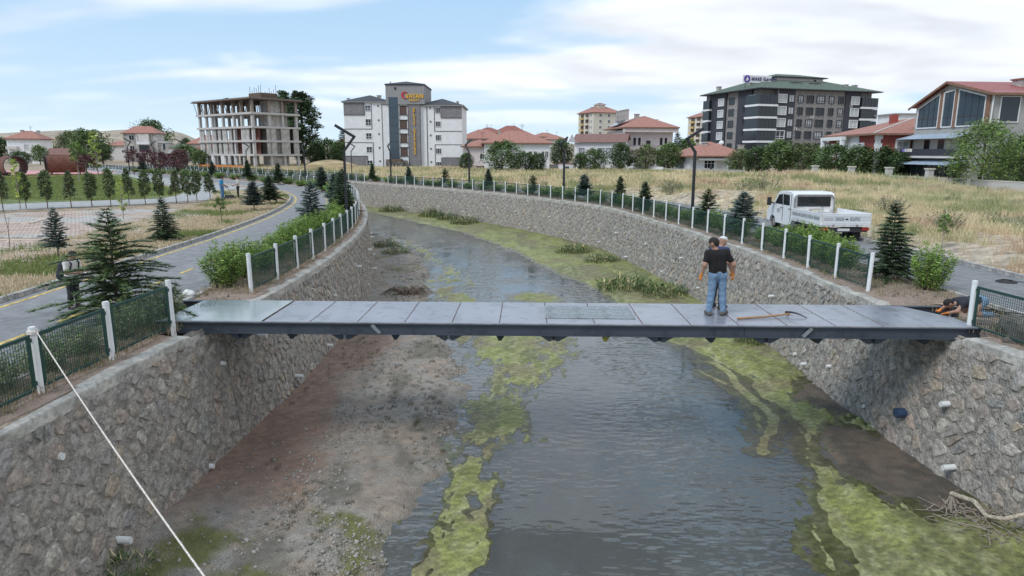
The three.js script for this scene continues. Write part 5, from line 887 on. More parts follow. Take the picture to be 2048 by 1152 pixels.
// ---------- dark apartment block with green roof
{
  const o = house('apartment_block', 'dark charcoal and grey six-storey apartment block with green shingle roof', 60.9, -175, 0.31);
  const W = 36.5, D = 24, E = 19.2, X = (c) => (c - 605) / 1340 * W, F = [16.1, 13.15, 10.2, 7.25, 4.3, 1.3], Zs = (c) => -(600 - c) / 510 * D;
  box(o, 'wall', M4.stoneGrey, 5.4, W - 5.2, 0, E, -D, 0); box(o, 'wall', M4.stoneGrey, 0.9, 5.398, 0, E, -D, -0.9); box(o, 'wall', M4.stoneGrey, W - 5.198, W - 0.6, 0, E, -D, -0.8);
  box(o, 'dark_bay', M4.charcoal, 5.402, X(1000), 0, E, 0.003, 0.3); box(o, 'dark_bay', M4.charcoal, X(1580), W - 5.2, 0, E, 0.003, 0.3);
  box(o, 'dark_bay', M4.charcoal, 0.5, 0.898, 0, E, Zs(410), Zs(530)); box(o, 'dark_bay', M4.charcoal, 0.5, 0.898, 0, E, Zs(140), Zs(300));
  mb().hull(5.3, 5.6, 0, E, 0.302, 0.4).hull(X(1352), X(1366), 0, E, 0.003, 0.12).build('pilaster', M4.grey, o);
  for (const y of F) {
    for (const c of [[1040, 1100], [1140, 1218], [1250, 1342], [1393, 1452], [1503, 1562]]) win(o, X(c[0]), y, X(c[1]) - X(c[0]), 1.95, { frame: M4.frameD, pane: hash2(c[0], y * 7, 3) > 0.55 ? M4.curtain : M4.glass, mull: c[1] - c[0] > 70 ? 2 : 1, trans: 0.3, bar: 0.16, deep: 0.18 });
    win(o, X(806), y - 0.1, 2.75, 2.15, { z: 0.3, pane: y > 9 ? M4.curtain : M4.glass, mull: 1, trans: 0.3, bar: 0.16, deep: 0.2 }); win(o, X(928), y + 0.1, 1.7, 1.85, { z: 0.3, frame: M4.frameD, pane: M4.curtain, mull: 1, bar: 0.12 }); win(o, X(1640), y - 0.1, 2.7, 2.1, { z: 0.3, pane: M4.curtain, mull: 1, trans: 0.3, bar: 0.16, deep: 0.2 });
    // corner balconies: white parapet band, dark glazing above
    for (const [a, b, z1] of [[-0.5, 5.3, 0.9], [W - 5.1, W + 0.3, 0.8]]) { const bal = mb().hull(a, b, y - 1.05, y - 0.55, -4.6, z1).build('balcony', M4.white, o); mb().hull(a + 0.12, b - 0.12, y - 0.548, y + 1.75, -4.5, z1 - 0.12).build('balcony_glazing', M4.glass, bal); for (let k = 0; k < 6; k++) mb().hull(lerp(a, b, k / 5.2) + 0.1, lerp(a, b, k / 5.2) + 0.18, y - 0.547, y + 1.74, z1 - 0.119, z1 - 0.06).build('glazing_post', M4.frameD, bal); }
    win(o, Zs(505), y - 0.1, 2.9, 2, { face: 'left', z: 0.5, pane: M4.curtain, mull: 1, bar: 0.2, deep: 0.2 }); win(o, Zs(318), y, 2.4, 1.9, { face: 'left', z: 0.9, frame: M4.frameD, mull: 1, bar: 0.14 }); win(o, Zs(228), y - 0.1, 2.6, 2, { face: 'left', z: 0.5, pane: M4.curtain, mull: 1, bar: 0.2, deep: 0.2 });
    const b2 = mb().hull(-0.4, 0.49, y - 1.05, y - 0.6, -D + 0.2, -D + 3.4).build('balcony', M4.white, o); mb().hull(-0.3, 0.488, y - 0.598, y + 1.7, -D + 0.3, -D + 3.3).build('balcony_glazing', M4.glass, b2);
    const b3 = mb().hull(-0.4, 0.49, y - 1.02, y - 0.6, -6.4, -4.61).build('balcony', M4.charcoal, o); void b3;
  }
  hip(o, 0, W, -D, 0.6, E + 0.24, 3.9, 0.9, M4.shingle, 11, M4.charcoal);
  box(o, 'penthouse', M4.pale, 12, 27, E + 1.5, E + 4.1, -20, -9); hip(o, 12, 27, -20, -9, E + 4.3, 1.3, 0.9, M4.shingle, 5, M4.charcoal); win(o, 24, E + 2.9, 0.7, 0.9, { z: -9, mull: 0, frame: M4.frameD });
  for (const [x, z] of [[-0, -20], [30, -4], [33.5, -4.5], [4, -9]]) chim(o, Math.max(2, x), E + 0.9, z, 1, 1.3);
  for (const x of [14, 20]) { const d = box(o, 'dormer', M4.pale, x, x + 2.6, E + 1.6, E + 2.4, -6.6, -5); mb().hull(x - 0.2, x + 2.8, E + 2.402, E + 2.5, -6.8, -4.7).build('dormer_roof', M4.charcoal, d); }
  // roof sign: board with a round purple emblem and lettering
  const sg = box(o, 'roof_sign', M4.white, -0.5, 8.2, E + 2.1, E + 3.9, -6.1, -6); const ring = part('emblem', new THREE.CylinderGeometry(0.92, 0.92, 0.1, 24), std([0.1, 0.05, 0.3], 0.5), sg); ring.rotation.x = Math.PI / 2; ring.position.set(0.7, E + 3, -5.94);
  mb().fan([[0.2, E + 2.6, -5.88], [0.75, E + 2.5, -5.88], [1.2, E + 3, -5.88], [0.95, E + 3.1, -5.88], [0.7, E + 3.6, -5.88]]).build('emblem_mark', M4.white, sg); letters(sg, 'sign_letter', 'MAKE Garden', 0.85, 1.95, E + 2.62, -6, std([0.05, 0.03, 0.12], 0.5), 0, 0.08); for (const x of [0.3, 4, 7.5]) mb().bar([x, E + 0.7, -6.2], [x, E + 2.1, -6.05], 0.1, 0.1).build('sign_strut', M4.frameD, sg);
  box(o, 'shop_canopy', M4.charcoal, X(1080), X(1500), 3.4, 4.1, 0.303, 4); for (const c of [1090, 1290, 1490]) box(o, 'canopy_post', M4.charcoal, X(c) - 0.1, X(c) + 0.1, 0, 3.398, 3.7, 3.9);
}

// ---------- grey gabled house at the right edge
{
  const o = house('gabled_house', 'grey house with glazed gable, metal awnings and dark red roof at the right edge', 49.9, -87, -1.48); const L = 12.2, D = 22, E = 9.2, Rg = 11.6, mid = 5.6;
  mb().prism([[0, 0], [L, 0], [L, E + 0.9], [mid, Rg], [0, E]], -D, 0).build('wall', M4.greyLight, o);
  // glazed gable: three tall openings, each with its own frame and panes
  const gl = (poly, n) => { const w = mb().prism(poly, -0.02, 0.03).build('glazing', M4.glassBlue, o); const x0 = poly[0][0], x1 = poly[1][0], f = mb(); for (let i = 0; i < poly.length; i++) { const a = poly[i], b = poly[(i + 1) % poly.length]; f.bar([...a, 0.05], [...b, 0.05], 0.13, 0.16, [0, 0, 1]); } f.build('glazing_frame', M4.frameW, w); for (let i = 1; i < n; i++) { const x = lerp(x0, x1, i / n), yt = interpPoly(poly, x); mb().hull(x - 0.03, x + 0.03, poly[0][1] + 0.02, yt - 0.04, 0.031, 0.07).build('mullion', M4.frameD, w); } mb().hull(x0 + 0.08, x1 - 0.08, poly[0][1] + 1.05, poly[0][1] + 1.13, 0.032, 0.066).build('transom', M4.frameD, w); };
  const interpPoly = (poly, x) => { const a = poly[poly.length - 1], b = poly[2]; return lerp(a[1], b[1], clamp((x - a[0]) / (b[0] - a[0]))); };
  gl([[0.45, 6.65], [4.1, 6.65], [4.1, 10.5], [0.45, 8.95]], 4); gl([[4.75, 6.65], [6.5, 6.65], [6.5, 10.75], [4.75, 10.55]], 2); gl([[7.1, 6.65], [11.2, 6.65], [11.2, 9.7], [7.1, 10.75]], 4);
  for (const x of [4.18, 6.56, 11.35]) box(o, 'timber_pilaster', M4.wood, x, x + 0.5, 6.5, x > 11 ? 9.9 : 10.75, 0.004, 0.14);
  const r = mb().quad([-0.6, E - 0.1, 0.7], [mid, Rg + 0.16, 0.7], [mid, Rg + 0.16, -D - 0.5], [-0.6, E - 0.1, -D - 0.5]).quad([mid, Rg + 0.16, 0.7], [L + 0.7, E + 0.72, 0.7], [L + 0.7, E + 0.72, -D - 0.5], [mid, Rg + 0.16, -D - 0.5]); r.build('roof', M4.metalRed, o);
  mb().bar([-0.6, E - 0.24, 0.66], [mid, Rg + 0.02, 0.66], 0.24, 0.1, [0, 0, 1]).bar([mid, Rg + 0.02, 0.66], [L + 0.7, E + 0.58, 0.66], 0.24, 0.1, [0, 0, 1]).build('barge_board', M4.wood, o); mb().bar([L + 0.68, E + 0.6, 0.7], [L + 0.68, E + 0.6, -D], 0.16, 0.2).build('gutter', M4.wood, o);
  mb().tube([[L + 0.2, E + 0.5, 0.2], [L + 0.1, 0, 0.2]], 0.07, 8).build('downpipe', M4.frameW, o);
  // balcony storey and ground-floor glazing with awnings
  box(o, 'balcony_recess', M4.pale, 0.3, 9, 3.45, 5.3, 0.004, 0.05); for (const x of [2.2, 4.6]) box(o, 'balcony_door', M4.glass, x, x + 1, 3.5, 5.2, 0.052, 0.09);
  box(o, 'balcony_slab', M4.pale, -0.2, 9.4, 3.1, 3.35, 0.05, 1.5); box(o, 'balcony_parapet', M4.charcoal, -0.15, 9.35, 3.352, 4.15, 1.38, 1.46);
  for (const [x, c] of [[0.3, [0.25, 0.22, 0.6]], [0.75, [0.6, 0.62, 0.7]], [1.25, [0.7, 0.6, 0.55]], [1.7, [0.66, 0.66, 0.6]]]) box(o, 'laundry', std(c, 0.9), x, x + 0.42, 3.82, 4.19, 1.462, 1.49);
  for (const [y, d, x1] of [[5.3, 1.9, 9.6], [2.35, 2.6, 9.8]]) mb().prism([[0, y + 0.55], [d, y], [d, y + 0.06], [0, y + 0.61]], -x1, 0.5).build('awning', M4.awning, o).rotation.y = -Math.PI / 2;
  box(o, 'ground_glazing', M4.glass, -0.1, 9.4, 0.7, 2.5, 1.42, 1.47); for (let i = 0; i < 9; i++) box(o, 'glazing_post', M4.frameD, -0.1 + i * 1.18, 0 + i * 1.18, 0, 2.6, 1.472, 1.56); box(o, 'plinth', M4.concDark, -0.1, 9.4, 0, 0.698, 1.3, 1.48);
  const sw = (z, y, w, h) => win(o, z, y, w, h, { face: 'right', z: L, mull: 0, bar: 0.1 }); sw(-0.75, 6.9, 2.3, 2.75); sw(-4.6, 4.2, 1.9, 0.95); sw(-9.8, 4.0, 2.2, 1); sw(-14, 6.9, 2.3, 2.6); sw(-18, 4, 2, 1.2);
  mb().hull(L - 4.6, L - 3.2, E + 1.4, E + 2.5, -7.3, -5.7).build('chimney', M4.chimney, o); mb().hull(L - 4.75, L - 3.05, E + 2.502, E + 2.65, -7.45, -5.55).build('chimney_cap', M4.tileDark, o); mb().hull(L - 3.6, L - 2.2, E + 1.2, E + 3.1, -12.4, -11).build('chimney', M4.chimney, o); mb().hull(L - 2.6, L - 1.6, E + 1.05, E + 1.15, -5.4, -3.4).build('roof_hatch', M4.frameD, o);
}

// ---------- red house with white quoins
{
  const o = house('red_house', 'brick-red house with white quoins, columns and red tiled hip roof', 47.2, -104, -1.646); const L = 16, D = 14, E = 5.9;
  box(o, 'wall', M4.red, 0, L, 0, E, -D, 0); hip(o, 0, L, -D, 0, E + 0.2, 2.1, 0.8, M4.tile, 6, M4.wood);
  box(o, 'porch_wall', M4.white, 3, 10.6, 0, E - 0.02, 0.003, 0.06); for (const x of [0.4, 7.6]) mb().tube([[x, 0, 1], [x, E - 0.02, 1]], 0.36, 14).build('column', M4.white, o); box(o, 'porch_beam', M4.white, 0, 8, E - 0.5, E - 0.02, 0.7, 1.3); box(o, 'porch_floor', M4.pale, 0, 8.2, 2.3, 2.6, 0.062, 1.5);
  for (const [x, p] of [[1.2, M4.curtain], [3.6, M4.curtain], [5.6, M4.glass], [8.8, M4.curtain], [11, M4.curtain]]) win(o, x, 3.1, 1.5, 1.9, { z: 0.06, pane: p, mull: 1, trans: 0.6, bar: 0.2, deep: 0.16 });
  for (let i = 0; i < 12; i++) box(o, 'quoin', M4.white, L - (i % 2 ? 0.62 : 0.4), L + 0.09, i * 0.49, i * 0.49 + 0.475, -(i % 2 ? 0.62 : 0.4), 0.09);
  win(o, -2.2, 3.0, 1.8, 2.3, { face: 'right', z: L, pane: M4.curtain, mull: 1, trans: 0.62, bar: 0.24, deep: 0.18 }); win(o, -8, 3.0, 1.8, 2.3, { face: 'right', z: L, pane: M4.curtain, mull: 1, trans: 0.62, bar: 0.24, deep: 0.18 });
  box(o, 'chimney', M4.red, 8, 8.9, E + 1.6, E + 2.9, -5.5, -4.7); mb().bar([L + 0.8, E + 0.24, 0.8], [10, E + 2.38, -7], 0.2, 0.12).build('ridge_cap', M4.pale, o);
  const b = house('pale_house', 'pale flat-topped building peeping over the red house roof', 65.46, -120); box(b, 'wall', M4.white, 0, 9, 0, 10.21, -6, 0); box(b, 'roof', M4.greyLight, -0.4, 9.4, 10.21, 10.37, -6.4, 0.4); win(b, 2, 7.6, 1, 1, { mull: 1 });
}

// ---------- small white bungalow with red hip roof
{
  const o = house('bungalow', 'small white bungalow with broad red tiled roof behind the right lamp', 31.14, -122, 0.06), E = 2.95, L = 9.8;
  box(o, 'wall', M4.white, 0, L, 0, E, -10, 0); hip(o, -0.6, L + 0.6, -10.6, 0.9, E + 0.2, 2.5, 0.5, M4.tile, 5.4, M4.wood);
  win(o, 2.6, 0.9, 1.9, 1.5, { mull: 2, trans: 0.6 }); win(o, 7.5, 0.9, 1.7, 1.6, { mull: 2, trans: 0.6 }); box(o, 'door', M4.pale, 5, 5.9, 0, 2.1, 0.003, 0.06); box(o, 'porch_beam', M4.white, 1.4, 6.6, 2.35, 2.7, 0.01, 1); for (const x of [6.7, 9.6]) mb().tube([[x, 0, 0.5], [x, E - 0.05, 0.5]], 0.16, 10).build('column', M4.white, o);
  chim(o, 3.6, E + 1.3, -3, 0.9, 1.1); chim(o, 10.2, E + 0.5, -3, 0.8, 1.5); const dish = part('satellite_dish', new THREE.SphereGeometry(0.55, 14, 8, 0, 6.2832, 0, 0.9), M4.frameW, o); dish.position.set(7.2, E + 2.4, -4.6); dish.rotation.set(1.2, 0, 0.4);
  const p = house('person', 'person in dark clothes standing at the bungalow porch, very small', 34.55, -120.6, 0.3, 'person'); buildPersonFar(p, [0.05, 0.05, 0.08], [0.09, 0.07, 0.06], 1.65);
}
function buildPersonFar(p, shirt, legs, h) {          // a far figure: one continuous body, clothing and hair as parts
  const pts = [[0.05, 0, 0], [0.07, 0.1, 0], [0.075, 0.45, 0], [0.15, 0.5, 0], [0.17, 0.56, 0], [0.16, 0.62, 0], [0.2, 0.78, 0], [0.19, 0.82, 0], [0.06, 0.85, 0], [0.055, 0.87, 0], [0.085, 0.92, 0], [0.08, 0.97, 0], [0.03, 1, 0]].map(([r, y]) => new THREE.Vector2(r * h / 1.7, y * h));
  const body = part('body', new THREE.LatheGeometry(pts.map((q) => q.clone()), 14), std([0.3, 0.19, 0.14], 0.8), p); body.scale.z = 0.62;
  for (const s of [-1, 1]) { mb().tube([[s * 0.085, 0.04, 0.02], [s * 0.09, 0.45 * h, 0.02], [s * 0.085, 0.54 * h, 0]], (t) => 0.075 + 0.03 * t, 9).build('trouser_leg', std(legs, 0.9), p); mb().tube([[s * 0.2, 0.81 * h, 0], [s * 0.25, 0.64 * h, 0.03], [s * 0.2, 0.54 * h, 0.14]], (t) => 0.06 - 0.015 * t, 8).build('sleeve', std(shirt, 0.9), p); mb().hull(s * 0.085 - 0.05, s * 0.085 + 0.05, 0, 0.08, -0.08, 0.18).build('shoe', std([0.03, 0.03, 0.03], 0.8), p); }
  const sh = part('shirt', new THREE.LatheGeometry([[0.19, 0.52], [0.185, 0.6], [0.23, 0.78], [0.2, 0.835], [0.06, 0.86]].map(([r, y]) => new THREE.Vector2(r, y * h)), 14), std(shirt, 0.9), p); sh.scale.z = 0.66;
  const hr = part('hair', new THREE.SphereGeometry(0.1, 12, 8, 0, 6.2832, 0, 1.6), std([0.02, 0.017, 0.015], 0.8), p); hr.position.y = 0.945 * h; hr.scale.z = 0.9;
}

// ---------- houses and towers of the town behind the meadow
{
  const o = house('two_storey_house', 'white two-storey house with red hip roof and blue solar panel', 23.43, -145, 0.12), E = 8.3, L = 10.2;
  box(o, 'wall', M4.pinkish, 0, L, 0, E, -15, 0); hip(o, -0.3, L + 0.3, -15.3, 1.4, E + 0.5, 2.5, 0.5, M4.tile, 5.5, M4.wood); box(o, 'cornice', M4.pinkish, -0.6, L + 0.6, E - 0.5, E + 0.26, 0.003, 1.6);
  for (const [a, b] of [[0, 4], [5.7, 9.5]]) { box(o, 'balcony', M4.pinkish, a - 0.3, b, 4.1, 4.9, 0.01, 1.5); box(o, 'balcony_rail', M4.frameD, a - 0.28, b - 0.02, 5.1, 5.16, 1.4, 1.46); win(o, a + 1.6, 5.1, 0.8, 1.7, { mull: 0 }); win(o, a + 2.6, 5.1, 0.8, 1.7, { mull: 0 }); win(o, a + 1, 1.4, 1.8, 1.4, { mull: 1 }); } win(o, 4.5, 4.7, 0.9, 1.4, { mull: 1, frame: M4.frameD });
  for (const z of [-3, -6, -9, -12]) for (const y of [5, 1.6]) win(o, z - 0.8, y, 1.4, 1.6, { face: 'left', z: 0, mull: 1, pane: M4.curtain });
  mb().quad([-0.5, E + 1.1, -5], [2.2, E + 2.4, -5], [2.2, E + 2.4, -12], [-0.5, E + 1.1, -12]).build('solar_panel', M4.glassBlue, o); for (const z of [-5, -7.5, -9.5, -12]) chim(o, 1.6, E + 2.2, z, 0.7, 2.1); chim(o, 4.1, E + 2.4, -6, 0.9, 1); chim(o, 8.3, E + 0.9, -6, 0.8, 1.4);
}
{
  const o = house('white_house', 'white house with dark red gable roof left of the solar-panel house', 12.48, -140, -0.25), E = 5.6; box(o, 'wall', M4.white, 0, 10, 0, E, -9, 0); mb().quad([-0.5, E + 0.02, 0.6], [10.5, E + 0.02, 0.6], [10.5, E + 1.8, -4.5], [-0.5, E + 1.8, -4.5]).quad([10.5, E + 0.02, -9.6], [-0.5, E + 0.02, -9.6], [-0.5, E + 1.8, -4.5], [10.5, E + 1.8, -4.5]).build('roof', M4.tileBrown, o); mb().prism([[-9, E], [0, E], [-4.5, E + 1.6]], 0, 0.2).build('gable', M4.white, o).rotation.y = Math.PI / 2;
  for (const [x, w] of [[1, 1], [4.6, 1.4], [6.3, 1.4]]) win(o, x, 2.6, w, 1.9, { frame: M4.frameD, pane: M4.curtain, mull: 0 }); for (const z of [-3, -6.5]) win(o, z - 0.6, 2.4, 1.2, 1.9, { face: 'left', z: 0, frame: M4.frameD, pane: M4.curtain, mull: 0 });
}
function tower(label, x, z, turn, W, D, floors, E) {
  const o = house('tower_block', label, x, z, turn), fh = E / floors; box(o, 'wall', M4.cream, 0, W, 0, E, -D, 0); hip(o, 0, W, -D, 0, E + 0.25, 3.2, 0.8, M4.tile, 5, M4.wood); box(o, 'roof_house', M4.cream, W * 0.35, W * 0.6, E + 2.2, E + 4.2, -D * 0.6, -D * 0.35); hip(o, W * 0.35, W * 0.6, -D * 0.6, -D * 0.35, E + 4.4, 0.8, 0.6, M4.tileBrown);
  for (let f = 1; f < floors; f++) { const y = f * fh + 0.9; for (const x0 of [0.2, 0.5, 0.78]) win(o, W * x0, y, 1.5, 1.5, { mull: 1, bar: 0.14 }); for (const k of [0.08, 0.18]) win(o, -D * k - 1.1, y, 1.1, 1.5, { face: 'left', z: 0, mull: 1, bar: 0.14 }); for (const k of [0.3, 0.62]) { const b = mb().hull(-1.1, -0.01, y - 1, y - 0.05, -D * k - 3, -D * k).build('balcony', k > 0.5 ? M4.yellowWall : M4.cream, o); mb().hull(-0.3, -0.008, y - 0.02, y + 1.5, -D * k - 2.8, -D * k - 0.2).build('balcony_opening', M4.brown, b); } }
  chim(o, W * 0.15, E + 1, -D * 0.4, 1, 1.8); chim(o, W * 0.8, E + 1.2, -D * 0.5, 1.2, 1.6);
}
for (const t of scene.children.filter((c) => c.name === 'apartment_block_001')) for (const [x, f] of [[16, 1], [21.4, 3], [28, 0], [11.2, 2], [25, 4]]) acUnit(t, x, [16.1, 13.15, 10.2, 7.25, 4.3][f] - 0.75, 0.003);
tower('cream tower block with red roof above the white gabled house', 38.6, -335, 0.4, 15.5, 15, 8, 22.3); tower('cream tower block with red roof partly hidden by the dark apartment block', 92.5, -335, 0.35, 14, 15, 8, 20.6);
const mast = (root, x, y, z) => mb().bar([x, y, z], [x, y + 2.2, z], 0.06, 0.06).bar([x - 0.6, y + 2, z], [x + 0.6, y + 2, z], 0.05, 0.05).bar([x - 0.4, y + 1.7, z], [x + 0.4, y + 1.7, z], 0.05, 0.05).build('aerial', M4.frameD, root);
function acUnit(root, x, y, z) { const a = box(root, 'air_conditioner', M4.pale, x, x + 0.85, y, y + 0.6, z + 0.004, z + 0.32); mb().tube([[x + 0.3, y + 0.3, z + 0.321], [x + 0.3, y + 0.3, z + 0.335]], 0.22, 12).build('fan_grille', M4.frameD, a); }
function simple(name, label, x, z, turn, W, D, E, rh, wall, roof, wins = [], inset = null) { const o = house(name, label, x, z, turn, 'house', 'houses of the town behind the meadow'); box(o, 'wall', wall, 0, W, 0, E, -D, 0); hip(o, 0, W, -D, 0, E + 0.2, rh, 0.6, roof, inset, M4.wood); for (const [a, y, w, h] of wins) win(o, a, y, w, h, { pane: hash2(a * 9, y * 5, 1) > 0.5 ? M4.curtain : M4.glass, mull: 1 }); mast(o, W * 0.6, E + rh * 0.7, -D * 0.45); return o; }
{
  const a = simple('town_house', 'long white house with wide red roof behind the round dark trees', -5.31, -132, 0.05, 12.4, 10, 5.2, 2.4, M4.white, M4.tile, [[8.4, 2.6, 0.7, 1.3], [9.3, 2.6, 0.7, 1.3], [10.8, 2.6, 0.7, 1.3], [11.5, 2.6, 0.7, 1.3], [4, 2.6, 1.2, 1.3]], 5); chim(a, 3, 6.2, -4, 0.5, 1.4);
  const b = simple('town_house', 'pinkish house with low red roof right beside the white apartment block', -9.71, -138, 0, 6, 8, 4.6, 1.4, M4.pinkish, M4.tile, [[0.6, 2.4, 0.6, 1.2], [3.2, 2.2, 1.3, 1.2]]); box(b, 'balcony', M4.pinkish, 2.2, 5.8, 1, 1.9, 0.01, 1.1);
  simple('town_house', 'grey-white house with red roof just behind the edge of the white apartment block', -13.68, -175, 0, 12, 10, 6.8, 2.4, M4.pale, M4.tile, [[6, 4, 1, 1.2]]);
  simple('far_block', 'far apartment block with red roof and dark windows, left of the pair', -17.93, -330, 0.1, 14, 12, 12.6, 2.6, M4.pale, M4.tileDark, Array.from({ length: 8 }, (_, i) => [1 + (i % 4) * 3.3, 6 + Math.floor(i / 4) * 3.4, 1.6, 1.6]));
  simple('far_block', 'far apartment block with red roof and dark windows, right of the pair', -9.44, -330, -0.1, 16, 12, 12.4, 3.6, M4.grey, M4.tileDark, Array.from({ length: 8 }, (_, i) => [1 + (i % 4) * 3.6, 6 + Math.floor(i / 4) * 3.4, 1.6, 1.6]));
  [[1068, 268, 330, 12, 10.8], [1090, 272, 300, 10, 9], [1056, 271, 380, 12, 11]].forEach(([u, v, d, w, e], i) => simple('far_house', ['far pale house with pink roof above the long white house', 'far pale house nearest the round trees', 'farthest pale roof between the town houses'][i], [9.91, 13.73, 7.07][i], -d, 0.1, w, 9, e, 2, M4.pale, M4.tile, [[2, e - 2.2, 1.2, 1.2], [6, e - 2.2, 1.2, 1.2]]));
  simple('far_house', 'far house with red roof between poplars and the white apartment block', -62.3, -240, 0.2, 9, 9, 6.2, 2, M4.cream, M4.tile, [[5, 4, 1.2, 1.2], [2, 4, 1.2, 1.2]]);
  const l = simple('town_house', 'white two-storey house with red roof at the far left', -145.09, -200, 0.15, 8.8, 7, 6.9, 2.3, M4.white, M4.tile, [[4.4, 3.9, 1.3, 1.6], [7, 3.6, 1.1, 1.2]]); chim(l, 3, 8, -3, 0.7, 1.5); chim(l, 6.8, 8, -4, 0.7, 1.4); for (const y of [2.4, 5]) box(l, 'balcony', M4.pale, 0.2, 3, y - 0.9, y - 0.1, 0.01, 1.2);
  const g = simple('unplastered_house', 'grey unplastered three-storey house with red roof and white balcony', -131.51, -236, 0.1, 11, 6, 9.5, 2.4, M4.block, M4.tile, [[1.8, 7.3, 1.8, 1.7], [1.8, 3.9, 1.6, 1.6], [9.4, 6.6, 0.8, 1.2]]); box(g, 'bay', M4.block, 5, 8.6, 0, 9.4, 0.003, 1); box(g, 'balcony', M4.white, 4.9, 8.9, 5.9, 6.9, 1.003, 2); box(g, 'upper_opening', M4.pale, 5.3, 8.5, 6.95, 9, 1.004, 1.05); box(g, 'lower_opening', M4.glass, 5.2, 8.6, 3.6, 5.6, 1.004, 1.06); for (const x of [4.95, 8.75]) box(g, 'balcony_post', M4.white, x, x + 0.15, 6.9, 9.3, 1.85, 2);
  box(g, 'annex', M4.block, 11.02, 14.2, 0, 6.6, -5, -0.6); box(g, 'annex_roof', M4.white, 10.8, 14.6, 6.602, 6.9, -5.3, -0.1); for (const y of [0.8, 4]) win(g, 12.2, y, 1.1, 2.2, { z: -0.6, mull: 0 });
  simple('town_house', 'low red-roofed house left of the grey unplastered house', -170.22, -290, 0.1, 14, 9, 5.8, 2, M4.pale, M4.tile, [[3, 3, 1.4, 1.2], [7, 3, 1.4, 1.2]]);
  simple('yellow_hut', 'yellow gabled hut behind the barrel shelters', -126.74, -190, 0.35, 5.4, 5, 2.4, 1.8, M4.yellowWall, M4.tileBrown, [[2, 1, 0.9, 0.9]], 0.3);
  simple('town_house', 'low white house with grey roof left of the concrete frame', -113.63, -230, 0.1, 6.5, 8, 4.6, 1.3, M4.white, M4.shingle, [[2, 2.4, 1, 1]]);
  simple('town_house', 'red-roofed house partly hidden by the concrete frame, lower one', -91.47, -200, 0.1, 9, 8, 4.2, 1.6, M4.white, M4.tileDark, [[1, 2, 1, 1]]);
  simple('town_house', 'red-roofed house behind the left edge of the concrete frame, upper one', -116.33, -250, 0.1, 14, 9, 6.2, 3.2, M4.pale, M4.tile, [[2, 3.6, 1.4, 1.2]]);
  const s = house('utility_hut', 'low grey utility hut by the garden wall', -4.71, -136, 0, 'hut'); box(s, 'wall', M4.grey, 0, 3.6, 0, 1.5, -2.5, 0); box(s, 'roof', M4.clad, -0.15, 3.75, 1.502, 1.62, -2.65, 0.15); win(s, 0.3, 0.5, 0.5, 0.7, { mull: 0, bar: 0.05 });
  const w = house('white_shed', 'low white shed with a dark red roof edge', 8.91, -133, 0, 'shed'); box(w, 'wall', M4.white, 0, 3, 0, 1.45, -2.4, 0); box(w, 'roof', M4.tileDark, -0.1, 3.1, 1.452, 1.56, -2.5, 0.1); win(w, 1.2, 0.5, 0.8, 0.6, { mull: 1, bar: 0.05 });
}
// ---------- garden walls
function gardenWall(label, pts, h, m, capM, every, pillarH, pw = 0.5) {
  const o = thing('garden_wall', label, 'wall'); let n = 0;
  for (let i = 0; i < pts.length - 1; i++) { const [x0, z0] = pts[i], [x1, z1] = pts[i + 1], L = Math.hypot(x1 - x0, z1 - z0), k = Math.max(1, Math.round(L / every)); for (let j = 0; j < k; j++, n++) { const a = [lerp(x0, x1, j / k), lerp(z0, z1, j / k)], b = [lerp(x0, x1, (j + 1) / k), lerp(z0, z1, (j + 1) / k)]; mb().bar([a[0], h / 2, a[1]], [b[0], h / 2, b[1]], 0.22, h).build('wall_panel', m, o); if (capM) mb().bar([a[0], h + 0.045, a[1]], [b[0], h + 0.045, b[1]], 0.32, 0.08).build('coping', capM, o); if (pillarH) { mb().hull(a[0] - pw / 2, a[0] + pw / 2, 0, pillarH, a[1] - pw / 2, a[1] + pw / 2).build('pillar', m, o); mb().hull(a[0] - pw * 0.65, a[0] + pw * 0.65, pillarH + 0.002, pillarH + 0.14, a[1] - pw * 0.65, a[1] + pw * 0.65).build('pillar_cap', capM ?? m, o); } } }
  return o;
}
gardenWall('low pale garden wall with capped pillars before the red and grey houses', [[40.2, -92], [42.6, -87], [44.6, -82], [45.8, -76], [46.6, -70], [47.3, -62], [48, -52]], 1.0, M4.conc, M4.cream, 5.6, 1.9, 0.62);
gardenWall('white concrete panel wall with small posts before the solar-panel house', [[19.06, -141.17], [26.95, -123.86]], 1.15, M4.white, null, 2.4, 1.5, 0.22);
gardenWall('plain grey wall in front of the bungalow', [[27.39, -123.86], [38.82, -112.79]], 0.9, M4.greyLight, null, 6, 0);
gardenWall('long grey wall at the back of the meadow before the long white house', [[-1.22, -141.17], [6.73, -141.17], [12.34, -141.17], [18.45, -141.17]], 1.25, M4.greyLight, null, 5, 0);

